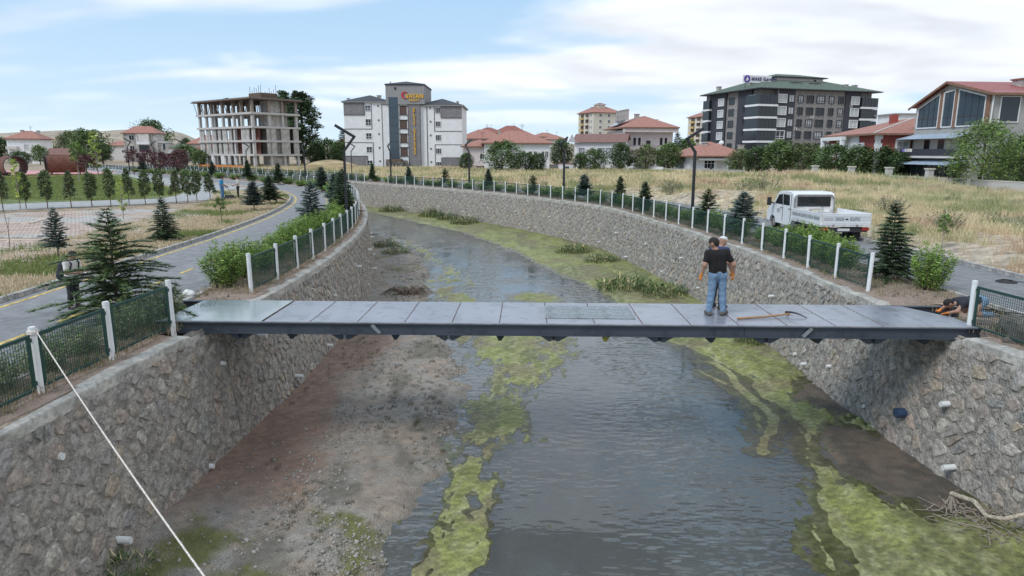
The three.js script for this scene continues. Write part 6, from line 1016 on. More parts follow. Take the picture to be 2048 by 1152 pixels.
// ---------- park: barrel shelters
function barrel(label, x, z, turn, len) {
  const o = thing('barrel_shelter', label, 'shelter', [x, 0, z], turn, 'rust-brown barrel shelters in the park'), r = 1.48, b = mb(), n = 30;
  for (let i = 0; i < n; i++) { const a0 = -0.75 + i / n * 4.64, a1 = -0.75 + (i + 1) / n * 4.64, P = (a, q, xx) => [xx, 1.42 + Math.sin(a) * q, Math.cos(a) * q]; b.quad(P(a0, r, -len / 2), P(a0, r, len / 2), P(a1, r, len / 2), P(a1, r, -len / 2)).quad(P(a0, r - 0.05, len / 2), P(a0, r - 0.05, -len / 2), P(a1, r - 0.05, -len / 2), P(a1, r - 0.05, len / 2)); }
  b.build('shell', M4.corten, o); for (const s of [-1, 1]) { const t = []; for (let i = 0; i <= 36; i++) t.push([s * len / 2, 1.42 + Math.sin(i / 36 * 6.2832) * (r - 0.02), Math.cos(i / 36 * 6.2832) * (r - 0.02)]); mb().tube(t, 0.06, 6).build('rim', M4.line, o); }
  for (const s of [-1, 1]) { const bn = mb().hull(-len / 2 + 0.3, len / 2 - 0.3, 0.5, 0.58, s * 0.75 - 0.25, s * 0.75 + 0.25).build('bench', M4.wood, o); for (const k of [-1, 0, 1]) mb().hull(k * len * 0.38 - 0.05, k * len * 0.38 + 0.05, 0.03, 0.498, s * 0.75 - 0.2, s * 0.75 + 0.2).build('bench_leg', M4.line, bn); } mb().hull(-len / 2, len / 2, 0.031, 0.05, -0.6, 0.6).build('floor', M4.wood, o);
}
barrel('rust-brown barrel shelter cut by the left image edge', -73.33, -101.5, -0.75, 4.6); barrel('rust-brown barrel shelter on the pink surface, right one', -68.45, -106, 0.7, 4.8);
// parked car beyond the far fence
{
  const o = thing('parked_car', 'white car parked behind the far fence left of the concrete frame', 'car', [-73.58, 0, -150], 0.2);
  mb().prism([[-2, 0.35], [2, 0.35], [2.05, 0.75], [1.2, 0.9], [0.6, 1.42], [-0.9, 1.45], [-1.6, 0.95], [-2, 0.9]], -0.8, 0.8).build('body', M4.white, o); mb().prism([[-1.4, 0.95], [1.0, 0.92], [0.55, 1.36], [-0.85, 1.38]], -0.815, 0.815).build('window', M4.glass, o); for (const x of [-1.25, 1.25]) for (const z of [-0.72, 0.72]) mb().tube([[x, 0.32, z - 0.1], [x, 0.32, z + 0.1]], 0.32, 14).build('wheel', MS.dark, o);
}

// ---------- trees round the houses and hills on the horizon
const gardenT = 'garden trees before the town houses';
for (const [k, u, x, z, sx, h, l] of [
  ['bigA', 0, 47.45, -70, 7.0, 6.6, 'large light green tree before the grey gabled house'], ['darkB', 0, 53.6, -72, 6, 5.2, 'dark green tree at the right image edge behind the garden wall'],
  ['darkB', 0, 43.31, -93, 5.6, 4.6, 'dark tree before the left porch of the red house'], ['darkB', 0, 45, -90, 5.6, 4.4, 'dark tree before the middle of the red house'], ['darkA', 0, 47.19, -88, 5.8, 4.3, 'dark tree before the right window of the red house'], ['darkA', 0, 47.98, -86, 4.4, 3.6, 'lower dark tree between red and grey house'],
  ['midA', 0, 41.47, -108, 6.6, 5.4, 'round mid-green tree before the dark apartment block, left one'], ['oliveA', 0, 44.53, -106, 6.6, 5.0, 'olive green tree before the dark apartment block, right one'], ['midA', 0, 46.33, -104, 5, 4.3, 'green tree just left of the red house porch'], ['oliveA', 0, 38.06, -116, 5.4, 4.2, 'olive bush tree right of the bungalow'], ['darkA', 0, 39.5, -112, 5.4, 4.4, 'dark green tree between bungalow and round mid-green tree'],
  ['darkA', 0, 19.94, -128, 5.6, 5.2, 'dark tree before the solar-panel house, left one'], ['oliveA', 0, 24.55, -128, 5.6, 5.0, 'greyish olive tree before the solar-panel house'], ['midA', 0, 28.26, -126, 6, 5.2, 'green tree left of the bungalow'], ['darkB', 0, 15.68, -131, 5, 4.2, 'olive-dark tree before the white gabled house'], ['darkA', 0, 13.04, -133, 4, 3.4, 'small dark tree at the left of the white gabled house'],
  ['darkB', 0, -1.81, -120, 6.6, 5.4, 'large round dark tree before the long white house'], ['darkB', 0, 2.32, -124, 5, 3.6, 'low dark tree before the windows of the long white house'], ['darkA', 0, 4.48, -122, 4.2, 3.4, 'low dark tree at the right end of the long white house'], ['darkA', 0, 10.58, -150, 6.4, 6.2, 'dark tree behind the white shed'], ['darkA', 0, -8.61, -130, 3.6, 3.4, 'dark narrow tree at the edge of the white apartment block'],
  ['poplarA', 0, -52.55, -175, 30, 18.3, 'tall dark poplar right of the concrete frame'], ['poplarB', 0, -58.46, -180, 20, 19, 'slender poplar seen through the concrete frame'], ['darkB', 0, -43.84, -165, 8, 6.4, 'dark tree mass between poplar and white block, left tree'], ['darkB', 0, -39.17, -160, 7, 5.8, 'dark tree mass between poplar and white block, right tree'], ['darkA', 0, -45.16, -160, 6, 5.6, 'dark tree at the foot of the tall poplar'],
  ['midA', 0, 40.09, -160, 7, 6.6, 'mid-green tree behind the bungalow'], ['darkB', 0, -170.38, -330, 17, 17.6, 'big round dark tree behind the grey unplastered house'], ['darkB', 0, -139.92, -230, 13, 10.4, 'dark round tree behind the barrel shelters, right one'], ['oliveA', 0, -152.56, -240, 12, 10, 'grey-green tree behind the barrel shelters, left one'], ['darkA', 0, -117.92, -200, 8, 5.6, 'dark low tree left of the grey unplastered house'], ['darkA', 0, -154.63, -210, 10, 7.4, 'dark tree at the far left edge'], ['midA', 0, -125.85, -185, 5, 5, 'light green tree before the far left house'], ['darkB', 0, -120.32, -170, 6, 3.4, 'dark low tree before the far left house'], ['midA', 0, -93.27, -150, 5, 4.2, 'light green tree right of the yellow hut'], ['midA', 0, -79.76, -170, 8, 5, 'green tree left of the concrete frame'], ['darkA', 0, -154.5, -330, 9, 9.4, 'dark tree far behind between grey house and concrete frame'], ['midA', 0, -67.4, -150, 4.6, 3.8, 'green tree at the foot of the concrete frame'],
]) plant(V[k], l, 'tree', [x, 0, z], x * 2.3, [sx, h, sx], gardenT);
for (const [x, z, h, l] of [[-41.86, -172, 9, 'tall dark fir rising beside the left edge of the white apartment block'], [35.43, -150, 8, 'dark fir behind the bungalow, left of it']]) plant(V.cedarMid, l, 'conifer', [x, 0, z], 0, [h * 0.42, h / 2, h * 0.42]);
{ // low dirt heap with dry grass beside the white block
  const g = new THREE.SphereGeometry(1, 28, 10, 0, 6.2832, 0, 1.57), p = g.attributes.position; for (let i = 0; i < p.count; i++) { const n = 0.85 + 0.3 * fbm(p.getX(i) * 2 + 5, p.getZ(i) * 2, 3, 7); p.setXYZ(i, p.getX(i) * 5.5 * n, p.getY(i) * 2.1 * n, p.getZ(i) * 4 * n); } g.computeVertexNormals();
  const o = part('dirt_heap', g, surf([0.36, 0.28, 0.16], 0.95, TX.coarse, 2, 0.1, 1)); o.position.set(-33.44, 0, -128); tag(o, 'dry grassy dirt heap left of the white apartment block', 'dirt heap');
}
{
  const hills = (R0, base, amp, seed, a0, a1, m) => { const p = [], u = [], ix = []; const n = 90; for (let i = 0; i <= n; i++) for (let j = 0; j < 5; j++) { const a = lerp(a0, a1, i / n), r = R0 + j * 130, e = smooth(0, 0.12, i / n) * smooth(1, 0.88, i / n), h = [0, 0.45, 0.85, 1, 0.6][j] * (base + amp * fbm(a * 7 + seed, j * 0.4, 4, seed)) * e; p.push(Math.sin(a) * r, h - 1, -Math.cos(a) * r); u.push(a * r, r); if (i && j) { const k = i * 5 + j; ix.push(k - 6, k - 1, k - 5, k - 5, k - 1, k); } } const g = new THREE.BufferGeometry(); g.setAttribute('position', new THREE.Float32BufferAttribute(p, 3)); g.setAttribute('uv', new THREE.Float32BufferAttribute(u, 2)); g.setIndex(ix); g.computeVertexNormals(); setting(shade(new THREE.Mesh(g, m)), 'hills'); };
  hills(1100, 20, 30, 5, -1.0, -0.38, surf([0.36, 0.3, 0.23], 0.95, TX.coarse, 90)); hills(1300, 10, 26, 9, -0.5, 0.7, surf([0.33, 0.29, 0.2], 0.95, TX.coarse, 90));
}

// ---------------------------------------------------------------- white double-cab flatbed truck; local x right, -z towards its front
{
  const o = thing('flatbed_truck', 'white double-cab flatbed truck with dark lettering on its side and tail boards', 'truck', [12.67, 0.02, -28], 0.02);
  const paint = surf([0.76, 0.78, 0.8], 0.3, TX.fine, 2.5), dirty = surf([0.64, 0.63, 0.61], 0.5, TX.grain, 1.2), rubber = std([0.02, 0.02, 0.021], 0.85), trim = std([0.03, 0.03, 0.032], 0.6), glass = std([0.02, 0.024, 0.028], 0.06), steel = surf([0.25, 0.24, 0.23], 0.6, TX.grain, 0.5);
  const W = 2.08;
  // cab: side profile extruded, with window openings as panes set on it; z = -3 is the cab back
  const prof = [[3.02, 0.62], [3.02, 1.66], [3.1, 1.8], [3.4, 1.86], [4.35, 1.86], [4.62, 1.8], [5.22, 1.26], [5.72, 1.08], [5.92, 0.86], [5.96, 0.5], [5.9, 0.36], [5.62, 0.34], [5.52, 0.56], [5.26, 0.68], [4.98, 0.58], [4.86, 0.34], [3.2, 0.34]];
  const body = mb().prism(prof.map(([z, y]) => [z, y]), 0.09, W - 0.12).build('cab', paint, o); body.rotation.y = Math.PI / 2; body.position.set(0, 0, 0);
  // windows of the left and right sides
  for (const [x, s] of [[0.082, 1], [W - 0.082 + 0.044, -1]]) { void s;
    for (const [nm, poly] of [['front_side_window', [[4.15, 1.24], [5.0, 1.24], [4.6, 1.66], [4.2, 1.72]]], ['rear_side_window', [[3.35, 1.24], [4.02, 1.24], [4.05, 1.72], [3.42, 1.72]]]]) { const w = mb().prism(poly, -0.008, 0.008).build(nm, glass, o); w.rotation.y = Math.PI / 2; w.position.x = x; }
    const d = mb().hull(x - 0.006, x + 0.006, 0.5, 1.75, -4.11, -4.085).hull(x - 0.006, x + 0.006, 0.5, 1.75, -3.22, -3.2).build('door_seam', trim, o); mb().hull(x - 0.02, x + 0.02, 1.06, 1.1, -4.35, -4.2).build('door_handle', trim, d); mb().hull(x - 0.02, x + 0.02, 1.06, 1.1, -3.42, -3.28).build('door_handle', trim, d);
  }
  mb().quad([0.16, 1.29, -5.23], [W - 0.18, 1.29, -5.23], [W - 0.22, 1.8, -4.67], [0.2, 1.8, -4.67]).build('windscreen', glass, o);
  mb().bar([0.06, 1.22, -5.05], [-0.16, 1.3, -5.0], 0.05, 0.05).hull(-0.3, -0.13, 1.14, 1.52, -5.06, -4.94).build('wing_mirror', trim, o); mb().bar([W - 0.1, 1.22, -5.05], [W + 0.1, 1.3, -5.0], 0.05, 0.05).hull(W + 0.06, W + 0.22, 1.14, 1.52, -5.06, -4.94).build('wing_mirror', trim, o);
  // cab back wall: three panes in a rounded frame, marker frame round it
  mb().hull(0.14, W - 0.17, 0.98, 1.72, -3.018, -2.99).build('cab_back', dirty, o);
  for (const [a, b] of [[0.3, 0.76], [0.8, 1.32], [1.36, 1.74]]) { const w = mb().hull(a, b, 1.26, 1.64, -2.988, -2.975).build('rear_window', glass, o); mb().hull(a - 0.03, b + 0.03, 1.225, 1.258, -2.988, -2.965).hull(a - 0.03, b + 0.03, 1.642, 1.67, -2.988, -2.965).hull(a - 0.03, a - 0.002, 1.258, 1.642, -2.988, -2.965).hull(b + 0.002, b + 0.03, 1.258, 1.642, -2.988, -2.965).build('window_seal', trim, w); }
  mb().tube([[0.12, 0.8, -2.94], [0.12, 1.55, -2.94], [0.24, 1.74, -2.94], [W - 0.28, 1.74, -2.94], [W - 0.14, 1.55, -2.94], [W - 0.14, 0.8, -2.94]], 0.028, 8).build('headboard_frame', steel, o);
  mb().tube([[0.72, 0.96, -2.6], [0.72, 1.14, -2.6], [1.12, 1.14, -2.6], [1.12, 0.96, -2.6]], 0.018, 6).build('toolbox_rail', steel, o); mb().hull(0.74, 1.12, 1.02, 1.1, -2.75, -2.5).build('load_bag', surf([0.6, 0.55, 0.45], 0.9, TX.coarse, 0.3), o);
  // flatbed
  mb().hull(0, W, 0.62, 0.7, -2.92, 0).build('bed_floor', dirty, o); mb().hull(0.3, 0.42, 0.4, 0.618, -5, -0.1).hull(W - 0.42, W - 0.3, 0.4, 0.618, -5, -0.1).build('chassis_rail', trim, o);
  function gate(name, w, text, y0 = 0.7, y1 = 1.17) {           // ribbed board drawn along +x, facing +z
    const g = new THREE.Group(); g.name = name; o.add(g); const h = y1 - y0;
    mb().hull(0, w, y0, y1, -0.03, 0).build('board', paint, g); for (const t of [0.06, 0.2, 0.78, 0.94]) mb().hull(0.02, w - 0.02, y0 + h * t - 0.02, y0 + h * t + 0.02, 0.001, 0.016).build('board_rib', paint, g); mb().hull(0, 0.045, y0 - 0.01, y1 + 0.01, 0.002, 0.02).hull(w - 0.045, w, y0 - 0.01, y1 + 0.01, 0.002, 0.02).build('board_end', dirty, g);
    for (const t of [0.25, 0.72]) mb().hull(w * t - 0.03, w * t + 0.03, y0 - 0.05, y0 + 0.02, 0.003, 0.03).build('hinge', steel, g);
    const cv = document.createElement('canvas'); cv.width = 1024; cv.height = 128; const c = cv.getContext('2d'); c.fillStyle = '#e2e4e6'; c.fillRect(0, 0, 1024, 128); c.textBaseline = 'middle'; text(c);
    const t = new THREE.CanvasTexture(cv); t.colorSpace = THREE.SRGBColorSpace; const d = new THREE.Mesh(new THREE.PlaneGeometry(w - 0.12, h * 0.54), std([0.78, 0.79, 0.8], 0.35, { map: t })); d.name = 'lettering'; d.position.set(w / 2, y0 + h * 0.49, 0.004); g.add(d); return g;
  }
  const tail = gate('tail_board', W, (c) => { c.fillStyle = '#23252c'; c.font = 'bold 96px sans-serif'; c.fillText('SORGUN', 275, 64, 190); c.fillText('BELEDİYESİ', 592, 64, 220); c.beginPath(); c.ellipse(525, 66, 36, 17, 0, 0, 7); c.fill(); c.globalAlpha = 0.55; for (let i = 0; i < 9; i++) { c.fillStyle = i % 3 === 1 ? '#a04038' : '#3a3a40'; c.fillRect(40 + i * 22, 42, 15, 20); c.fillRect(40 + i * 22, 72, 15, 20); } c.fillStyle = '#8a8a8e'; c.font = '50px sans-serif'; c.globalAlpha = 0.5; c.beginPath(); c.arc(880, 50, 20, 0, 7); c.stroke(); });
  void tail;
  const side = gate('side_board', 2.88, (c) => { c.fillStyle = '#23252c'; c.font = 'bold 84px sans-serif'; c.fillText('SORGUN BELEDİYESİ ATÖLYE BİRİMİ', 20, 64, 980); }); side.rotation.y = -Math.PI / 2; side.position.set(0, 0, -2.9);
  const side2 = gate('side_board', 2.88, () => {}); side2.rotation.y = Math.PI / 2; side2.position.set(W, 0, -0.02);
  { const cv = document.createElement('canvas'); cv.width = 128; cv.height = 64; const c = cv.getContext('2d'); c.fillStyle = '#dfe2e5'; c.fillRect(0, 0, 128, 64); c.fillStyle = '#2a2c34'; for (let i = 0; i < 3; i++) for (let j = 0; j < 7 - i; j++) c.fillRect(6 + j * 16, 6 + i * 18, 11, 9); const t = new THREE.CanvasTexture(cv); t.colorSpace = THREE.SRGBColorSpace; const d = new THREE.Mesh(new THREE.PlaneGeometry(0.42, 0.2), std([0.78, 0.79, 0.8], 0.4, { map: t })); d.name = 'door_print'; d.rotation.y = -Math.PI / 2; d.position.set(0.086, 0.92, -4.55); o.add(d); }
  // wheels, bumper, lamps, plate
  const wheel = (x, z, r = 0.33, w = 0.24) => { const t = mb().tube([[x - w / 2, r, z], [x - w / 2 + 0.03, r, z], [x + w / 2 - 0.03, r, z], [x + w / 2, r, z]], (k) => (k === 0 || k === 1 ? r * 0.9 : r), 22).build('wheel', rubber, o); mb().tube([[x - w / 2 - 0.008, r, z], [x + w / 2 + 0.008, r, z]], r * 0.55, 16).build('rim', steel, t); };
  wheel(0.3, -5.24); wheel(W - 0.3, -5.24); wheel(0.34, -0.95, 0.33, 0.38); wheel(W - 0.34, -0.95, 0.33, 0.38);
  mb().hull(0.1, W - 0.1, 0.4, 0.56, -0.16, -0.06).build('rear_bumper', trim, o); for (const x of [0.06, W - 0.34]) { const l = mb().hull(x, x + 0.28, 0.47, 0.58, -0.055, 0.0).build('tail_lamp', std([0.32, 0.02, 0.015], 0.25), o); mb().hull(x - 0.015, x + 0.295, 0.455, 0.595, -0.08, -0.056).build('lamp_housing', trim, l); }
  mb().hull(0.74, 1.24, 0.44, 0.55, -0.056, -0.046).build('number_plate', std([0.6, 0.6, 0.6], 0.5), o); for (const x of [0.18, W - 0.5]) mb().hull(x, x + 0.34, 0.14, 0.46, -0.45, -0.43).build('mud_flap', rubber, o); mb().hull(0.15, W - 0.15, 0.45, 0.615, -2.7, -1.5).build('underbody', trim, o);
  // headlamps at the front
  for (const x of [0.16, W - 0.5]) mb().hull(x, x + 0.32, 0.72, 0.92, -5.98, -5.9).build('headlight', std([0.6, 0.62, 0.64], 0.15), o); mb().hull(0.12, W - 0.14, 0.3, 0.5, -6.02, -5.9).build('front_bumper', trim, o);
}
// black hose coil on the right road and cables at the bridge end
{
  const o = thing('hose_coil', 'coiled black cable lying on the right road', 'cable', [14.06, -19.08].toSpliced(1, 0, 0.035)), R = rngOf(4);
  for (let i = 0; i < 5; i++) { const t = [], r = 0.26 - i * 0.025, ph = R() * 6; for (let k = 0; k <= 40; k++) { const a = k / 40 * 6.2832 + ph; t.push([Math.cos(a) * r + (R() - 0.5) * 0.012, 0.012 + i * 0.008, Math.sin(a) * r * 0.9]); } mb().tube(t, 0.011, 6).build('cable_loop', MS.dark, o); }
  mb().tube([[0.24, 0.012, 0], [0.6, 0.012, 0.25], [1.2, 0.012, 0.35], [2.2, 0.012, 0.9]], 0.011, 6).build('cable_end', MS.dark, o);
}
{
  const o = thing('welding_cable', 'black cable running along the ground behind the right end post', 'cable'); const pts = [[10.7, 0.22, -15.2], [11, 0.12, -15.0], [11.6, 0.06, -14.9], [12.4, 0.06, -14.6], [13.4, 0.06, -14.2]]; mb().tube(pts, 0.014, 6).build('cable_run', MS.dark, o); mb().tube(pts.map(([x, y, z], i) => [x, y * 0.7, z + 0.12 + i * 0.07]), 0.014, 6).build('cable_run', MS.dark, o);
}
// spoil heap of stones and dead grass behind the right end fence
{
  const g = new THREE.SphereGeometry(1, 36, 14, 0, 6.2832, 0, 1.57), p = g.attributes.position; for (let i = 0; i < p.count; i++) { const n = 0.7 + 0.6 * fbm(p.getX(i) * 4 + 5, p.getZ(i) * 4, 4, 17); p.setXYZ(i, p.getX(i) * 0.95 * n, p.getY(i) * 0.34 * n, p.getZ(i) * 1.9 * n); } g.computeVertexNormals();
  const o = part('spoil_heap', g, surf([0.17, 0.145, 0.12], 0.95, TX.speck, 0.7, 0.08, 0.4)); o.position.set(10.55, 0.02, -12.4); tag(o, 'brown heap of dug soil and roots behind the right end fence', 'soil heap');
  const R = rngOf(8); const clods = thing('soil_clods', 'loose clods and stones on the soil at both bridge ends', 'soil'); clods.userData.kind = 'stuff'; const b = mb(); b.k = [0.2, 0.16, 0.12];
  for (let i = 0; i < 420; i++) { const left = i % 3 === 0, x = left ? lerp(-8.1, -6.9, R()) : lerp(9.5, 11.2, R()), z = left ? lerp(-18.6, -12.5, R()) : lerp(-18.4, -10.5, R()); if (z < -13.9 && z > -16.5) continue; const s = 0.015 + R() * R() * 0.07, k = 0.12 + R() * 0.2; b.color(k * 1.1, k * 0.9, k * 0.75); b.tube([[x, 0.02, z], [x, 0.035 + s * 0.5, z], [x + s * 0.4, 0.05 + s, z]], (t) => s * (1 - t * 0.7), 5, true); }
  b.build('clod', std([1, 1, 1], 0.95, { vertexColors: true }), clods);
}
// driftwood, twigs and litter in the right corner of the canal
{
  const R = rngOf(14), bark = surf([0.3, 0.25, 0.2], 0.9, TX.coarse, 0.3), dry = surf([0.42, 0.36, 0.28], 0.9, TX.coarse, 0.3), P = (u, x, y) => [x, y, u];
  const d = thing('driftwood_branch', 'long crooked driftwood branch resting against the right canal wall', 'branch'); mb().tube([[8.39, -11.99].toSpliced(1, 0, -2.75), [8.42, -11.43].toSpliced(1, 0, -2.6), [8.43, -11.08].toSpliced(1, 0, -2.7), [8.4, -10.64].toSpliced(1, 0, -2.5), [8.95, -10.71].toSpliced(1, 0, -2.4)], (t) => 0.05 - 0.015 * t, 8).build('stem', dry, d); void P;
  for (let i = 0; i < 6; i++) mb().tube([[8.43, -12.05].toSpliced(1, 0, -2.78), [lerp(8, 8.35, R()), -2.86, -11.9 + R() * 0.5], [lerp(7.9, 8.5, R()), -2.93, -11.6 + R() * 0.5]], (t) => 0.025 - 0.015 * t, 6).build('root', bark, d);
  const n = thing('twig_pile', 'tangle of dead twigs caught at the foot of the right wall', 'twigs'); n.userData.kind = 'stuff'; const b = mb(); for (let i = 0; i < 110; i++) { const x = 7.9 + R() * 0.95, z = -11.7 + R() * 1.2, l = 0.2 + R() * 0.5, a = R() * 6.28; b.tube([[x, -2.9 + R() * 0.14, z], [x + Math.cos(a) * l * 0.5, -2.88 + R() * 0.2, z + Math.sin(a) * l * 0.5], [x + Math.cos(a + 0.4) * l, -2.92 + R() * 0.16, z + Math.sin(a + 0.4) * l]], 0.006 + R() * 0.006, 4, false); } b.build('twig', bark, n);
  const l = thing('driftwood_branch', 'dead root tangle lying on the gravel bar just behind the bridge', 'branch'); const [bx, bz] = bedPoint(-30.6, 0.13); for (let i = 0; i < 40; i++) { const a = R() * 6.28, q = 0.5 + R() * 1.3; mb().tube([[bx + (R() - 0.5), BED + 0.12, bz + (R() - 0.5) * 0.5], [bx + Math.cos(a) * q * 0.6, BED + 0.25 + R() * 0.25, bz + Math.sin(a) * q * 0.25], [bx + Math.cos(a) * q, BED + 0.1, bz + Math.sin(a) * q * 0.4]], (t) => 0.03 - 0.02 * t, 5, false).build('root', BARK, l); }
  const white = std([0.7, 0.7, 0.68], 0.7);
  for (const [u, lab] of [[[7.81, -21.41], 'white plastic scrap on the algae below the bridge, near the right wall'], [[-4.44, -21.89], 'white litter scrap on the gravel bar below the bridge'], [[8.41, -10.59], 'white cup lying by the right wall in the bottom corner'], [[7.76, -10.84], 'white crumpled scrap caught in the twig pile']]) { const o = thing('litter_scrap', lab, 'litter', [u[0], -2.87, u[1]], R() * 6, 'white litter in the canal'); const s = 0.16, q = mb(); q.tri([-s, 0.02, 0], [0, 0.05, s * 0.4], [s, 0.02, -s * 0.2]).tri([-s, 0.02, 0], [s, 0.02, -s * 0.2], [0.02, 0.07, -s * 0.5]).tri([0, 0.05, s * 0.4], [s * 0.5, 0.01, s * 0.7], [s, 0.02, -s * 0.2]); q.build('scrap', white, o); }
  const bag = part('plastic_bag', new THREE.IcosahedronGeometry(0.14, 2), white); { const p2 = bag.geometry.attributes.position; for (let i = 0; i < p2.count; i++) { const k = 0.75 + 0.5 * fbm(p2.getX(i) * 14 + 4, p2.getY(i) * 14 + p2.getZ(i) * 9, 3, 3); p2.setXYZ(i, p2.getX(i) * k, p2.getY(i) * k * 0.75, p2.getZ(i) * k); } bag.geometry.computeVertexNormals(); } bag.position.set(-8.06, -16.66, 0).setY(0.12).setZ([-8.06, -16.66][1]); tag(bag, 'crumpled white plastic bag at the left end of the bridge', 'plastic bag');
}

// ---------------------------------------------------------------- people: one continuous body each, meshed from tapered capsules; clothing over it
function netSurface(field, lo, hi, cell) {           // surface nets over a box grid
  const n = [0, 1, 2].map((i) => Math.ceil((hi[i] - lo[i]) / cell) + 1), [nx, ny, nz] = n, F = new Float32Array(nx * ny * nz), id = (i, j, k) => i + nx * (j + ny * k);
  for (let k = 0; k < nz; k++) for (let j = 0; j < ny; j++) for (let i = 0; i < nx; i++) F[id(i, j, k)] = field(lo[0] + i * cell, lo[1] + j * cell, lo[2] + k * cell);
  const V = new Int32Array(nx * ny * nz).fill(-1), p = [], ix = [];
  const E = [[0, 0, 0, 1, 0, 0], [0, 1, 0, 1, 1, 0], [0, 0, 1, 1, 0, 1], [0, 1, 1, 1, 1, 1], [0, 0, 0, 0, 1, 0], [1, 0, 0, 1, 1, 0], [0, 0, 1, 0, 1, 1], [1, 0, 1, 1, 1, 1], [0, 0, 0, 0, 0, 1], [1, 0, 0, 1, 0, 1], [0, 1, 0, 0, 1, 1], [1, 1, 0, 1, 1, 1]];
  for (let k = 0; k < nz - 1; k++) for (let j = 0; j < ny - 1; j++) for (let i = 0; i < nx - 1; i++) {
    let c = 0, x = 0, y = 0, z = 0;
    for (const e of E) { const a = F[id(i + e[0], j + e[1], k + e[2])], b = F[id(i + e[3], j + e[4], k + e[5])]; if ((a < 0) === (b < 0)) continue; const t = a / (a - b); x += e[0] + t * (e[3] - e[0]); y += e[1] + t * (e[4] - e[1]); z += e[2] + t * (e[5] - e[2]); c++; }
    if (c) { V[id(i, j, k)] = p.length / 3; p.push(lo[0] + (i + x / c) * cell, lo[1] + (j + y / c) * cell, lo[2] + (k + z / c) * cell); }
  }
  for (let k = 1; k < nz - 1; k++) for (let j = 1; j < ny - 1; j++) for (let i = 1; i < nx - 1; i++) {
    const a = F[id(i, j, k)] < 0; const q = (w, x, y, z, f) => { const A = V[w], B = V[x], C = V[y], D = V[z]; if (A < 0 || B < 0 || C < 0 || D < 0) return; f ? ix.push(A, B, C, A, C, D) : ix.push(A, C, B, A, D, C); };
    if (a !== F[id(i + 1, j, k)] < 0) q(id(i, j - 1, k - 1), id(i, j, k - 1), id(i, j, k), id(i, j - 1, k), a);
    if (a !== F[id(i, j + 1, k)] < 0) q(id(i - 1, j, k - 1), id(i - 1, j, k), id(i, j, k), id(i, j, k - 1), a);
    if (a !== F[id(i, j, k + 1)] < 0) q(id(i - 1, j - 1, k), id(i, j - 1, k), id(i, j, k), id(i - 1, j, k), a);
  }
  const g = new THREE.BufferGeometry(), u = []; for (let i = 0; i < p.length; i += 3) u.push(p[i], p[i + 1]);
  g.setAttribute('position', new THREE.Float32BufferAttribute(p, 3)); g.setAttribute('uv', new THREE.Float32BufferAttribute(u, 2)); g.setIndex(ix); g.computeVertexNormals(); return g;
}
const v3 = { add: (a, b, s = 1) => [a[0] + b[0] * s, a[1] + b[1] * s, a[2] + b[2] * s], sub: (a, b) => [a[0] - b[0], a[1] - b[1], a[2] - b[2]], mix: (a, b, t) => [lerp(a[0], b[0], t), lerp(a[1], b[1], t), lerp(a[2], b[2], t)], unit: (a) => { const l = Math.hypot(...a) || 1; return a.map((x) => x / l); }, cross: (a, b) => [a[1] * b[2] - a[2] * b[1], a[2] * b[0] - a[0] * b[2], a[0] * b[1] - a[1] * b[0]] };
function blob(bones, k = 0.035, planes = []) {       // bones: [a, b, ra, rb]; planes: [n, d] keep n.p < d
  const B = bones.map(([a, b, ra, rb]) => { const d = v3.sub(b, a); return [...a, ...d, Math.max(1e-9, d[0] * d[0] + d[1] * d[1] + d[2] * d[2]), ra, rb - ra]; });
  const f = (x, y, z) => {
    let m = 1e3;
    for (const q of B) { const px = x - q[0], py = y - q[1], pz = z - q[2]; let t = (px * q[3] + py * q[4] + pz * q[5]) / q[6]; t = t < 0 ? 0 : t > 1 ? 1 : t; const dx = px - q[3] * t, dy = py - q[4] * t, dz = pz - q[5] * t, d = Math.sqrt(dx * dx + dy * dy + dz * dz) - q[7] - q[8] * t; const h = Math.max(k - Math.abs(m - d), 0) / k; m = Math.min(m, d) - h * h * k * 0.25; }
    for (const [n, d] of planes) { const e = n[0] * x + n[1] * y + n[2] * z - d; if (e > m) m = e; }
    return m;
  };
  const lo = [1e3, 1e3, 1e3], hi = [-1e3, -1e3, -1e3]; for (const [a, b, ra, rb] of bones) for (const [q, r] of [[a, ra], [b, rb]]) for (let i = 0; i < 3; i++) { lo[i] = Math.min(lo[i], q[i] - r - 0.05); hi[i] = Math.max(hi[i], q[i] + r + 0.05); }
  return (cell) => netSurface(f, lo, hi, cell);
}
function handBones(w, dir, palmN, r = 1, curl = 0.55) {   // wrist, direction, palm normal: palm, four fingers, thumb
  const d = v3.unit(dir), n = v3.unit(palmN), s = v3.unit(v3.cross(d, n)), o = [], P = (a, b, c) => v3.add(v3.add(v3.add(w, d, a * r), s, b * r), n, c * r);
  for (const b of [-0.026, -0.009, 0.009, 0.026]) o.push([P(0.0, b * 0.7, 0), P(0.085, b, 0), 0.016 * r, 0.013 * r]);
  [[-0.028, 0.055], [-0.009, 0.07], [0.011, 0.066], [0.03, 0.05]].forEach(([b, l]) => { const a = P(0.085, b, 0), m = P(0.085 + l * 0.5, b * 1.06, l * 0.25 * curl), e = P(0.085 + l * (0.95 - 0.35 * curl), b * 1.08, l * 0.85 * curl); o.push([a, m, 0.0098 * r, 0.0092 * r], [m, e, 0.0092 * r, 0.008 * r]); });
  o.push([P(0.02, -0.03, 0.004), P(0.055, -0.055, 0.018), 0.014 * r, 0.0115 * r], [P(0.055, -0.055, 0.018), P(0.085, -0.058, 0.034), 0.0112 * r, 0.0095 * r]); return o;
}
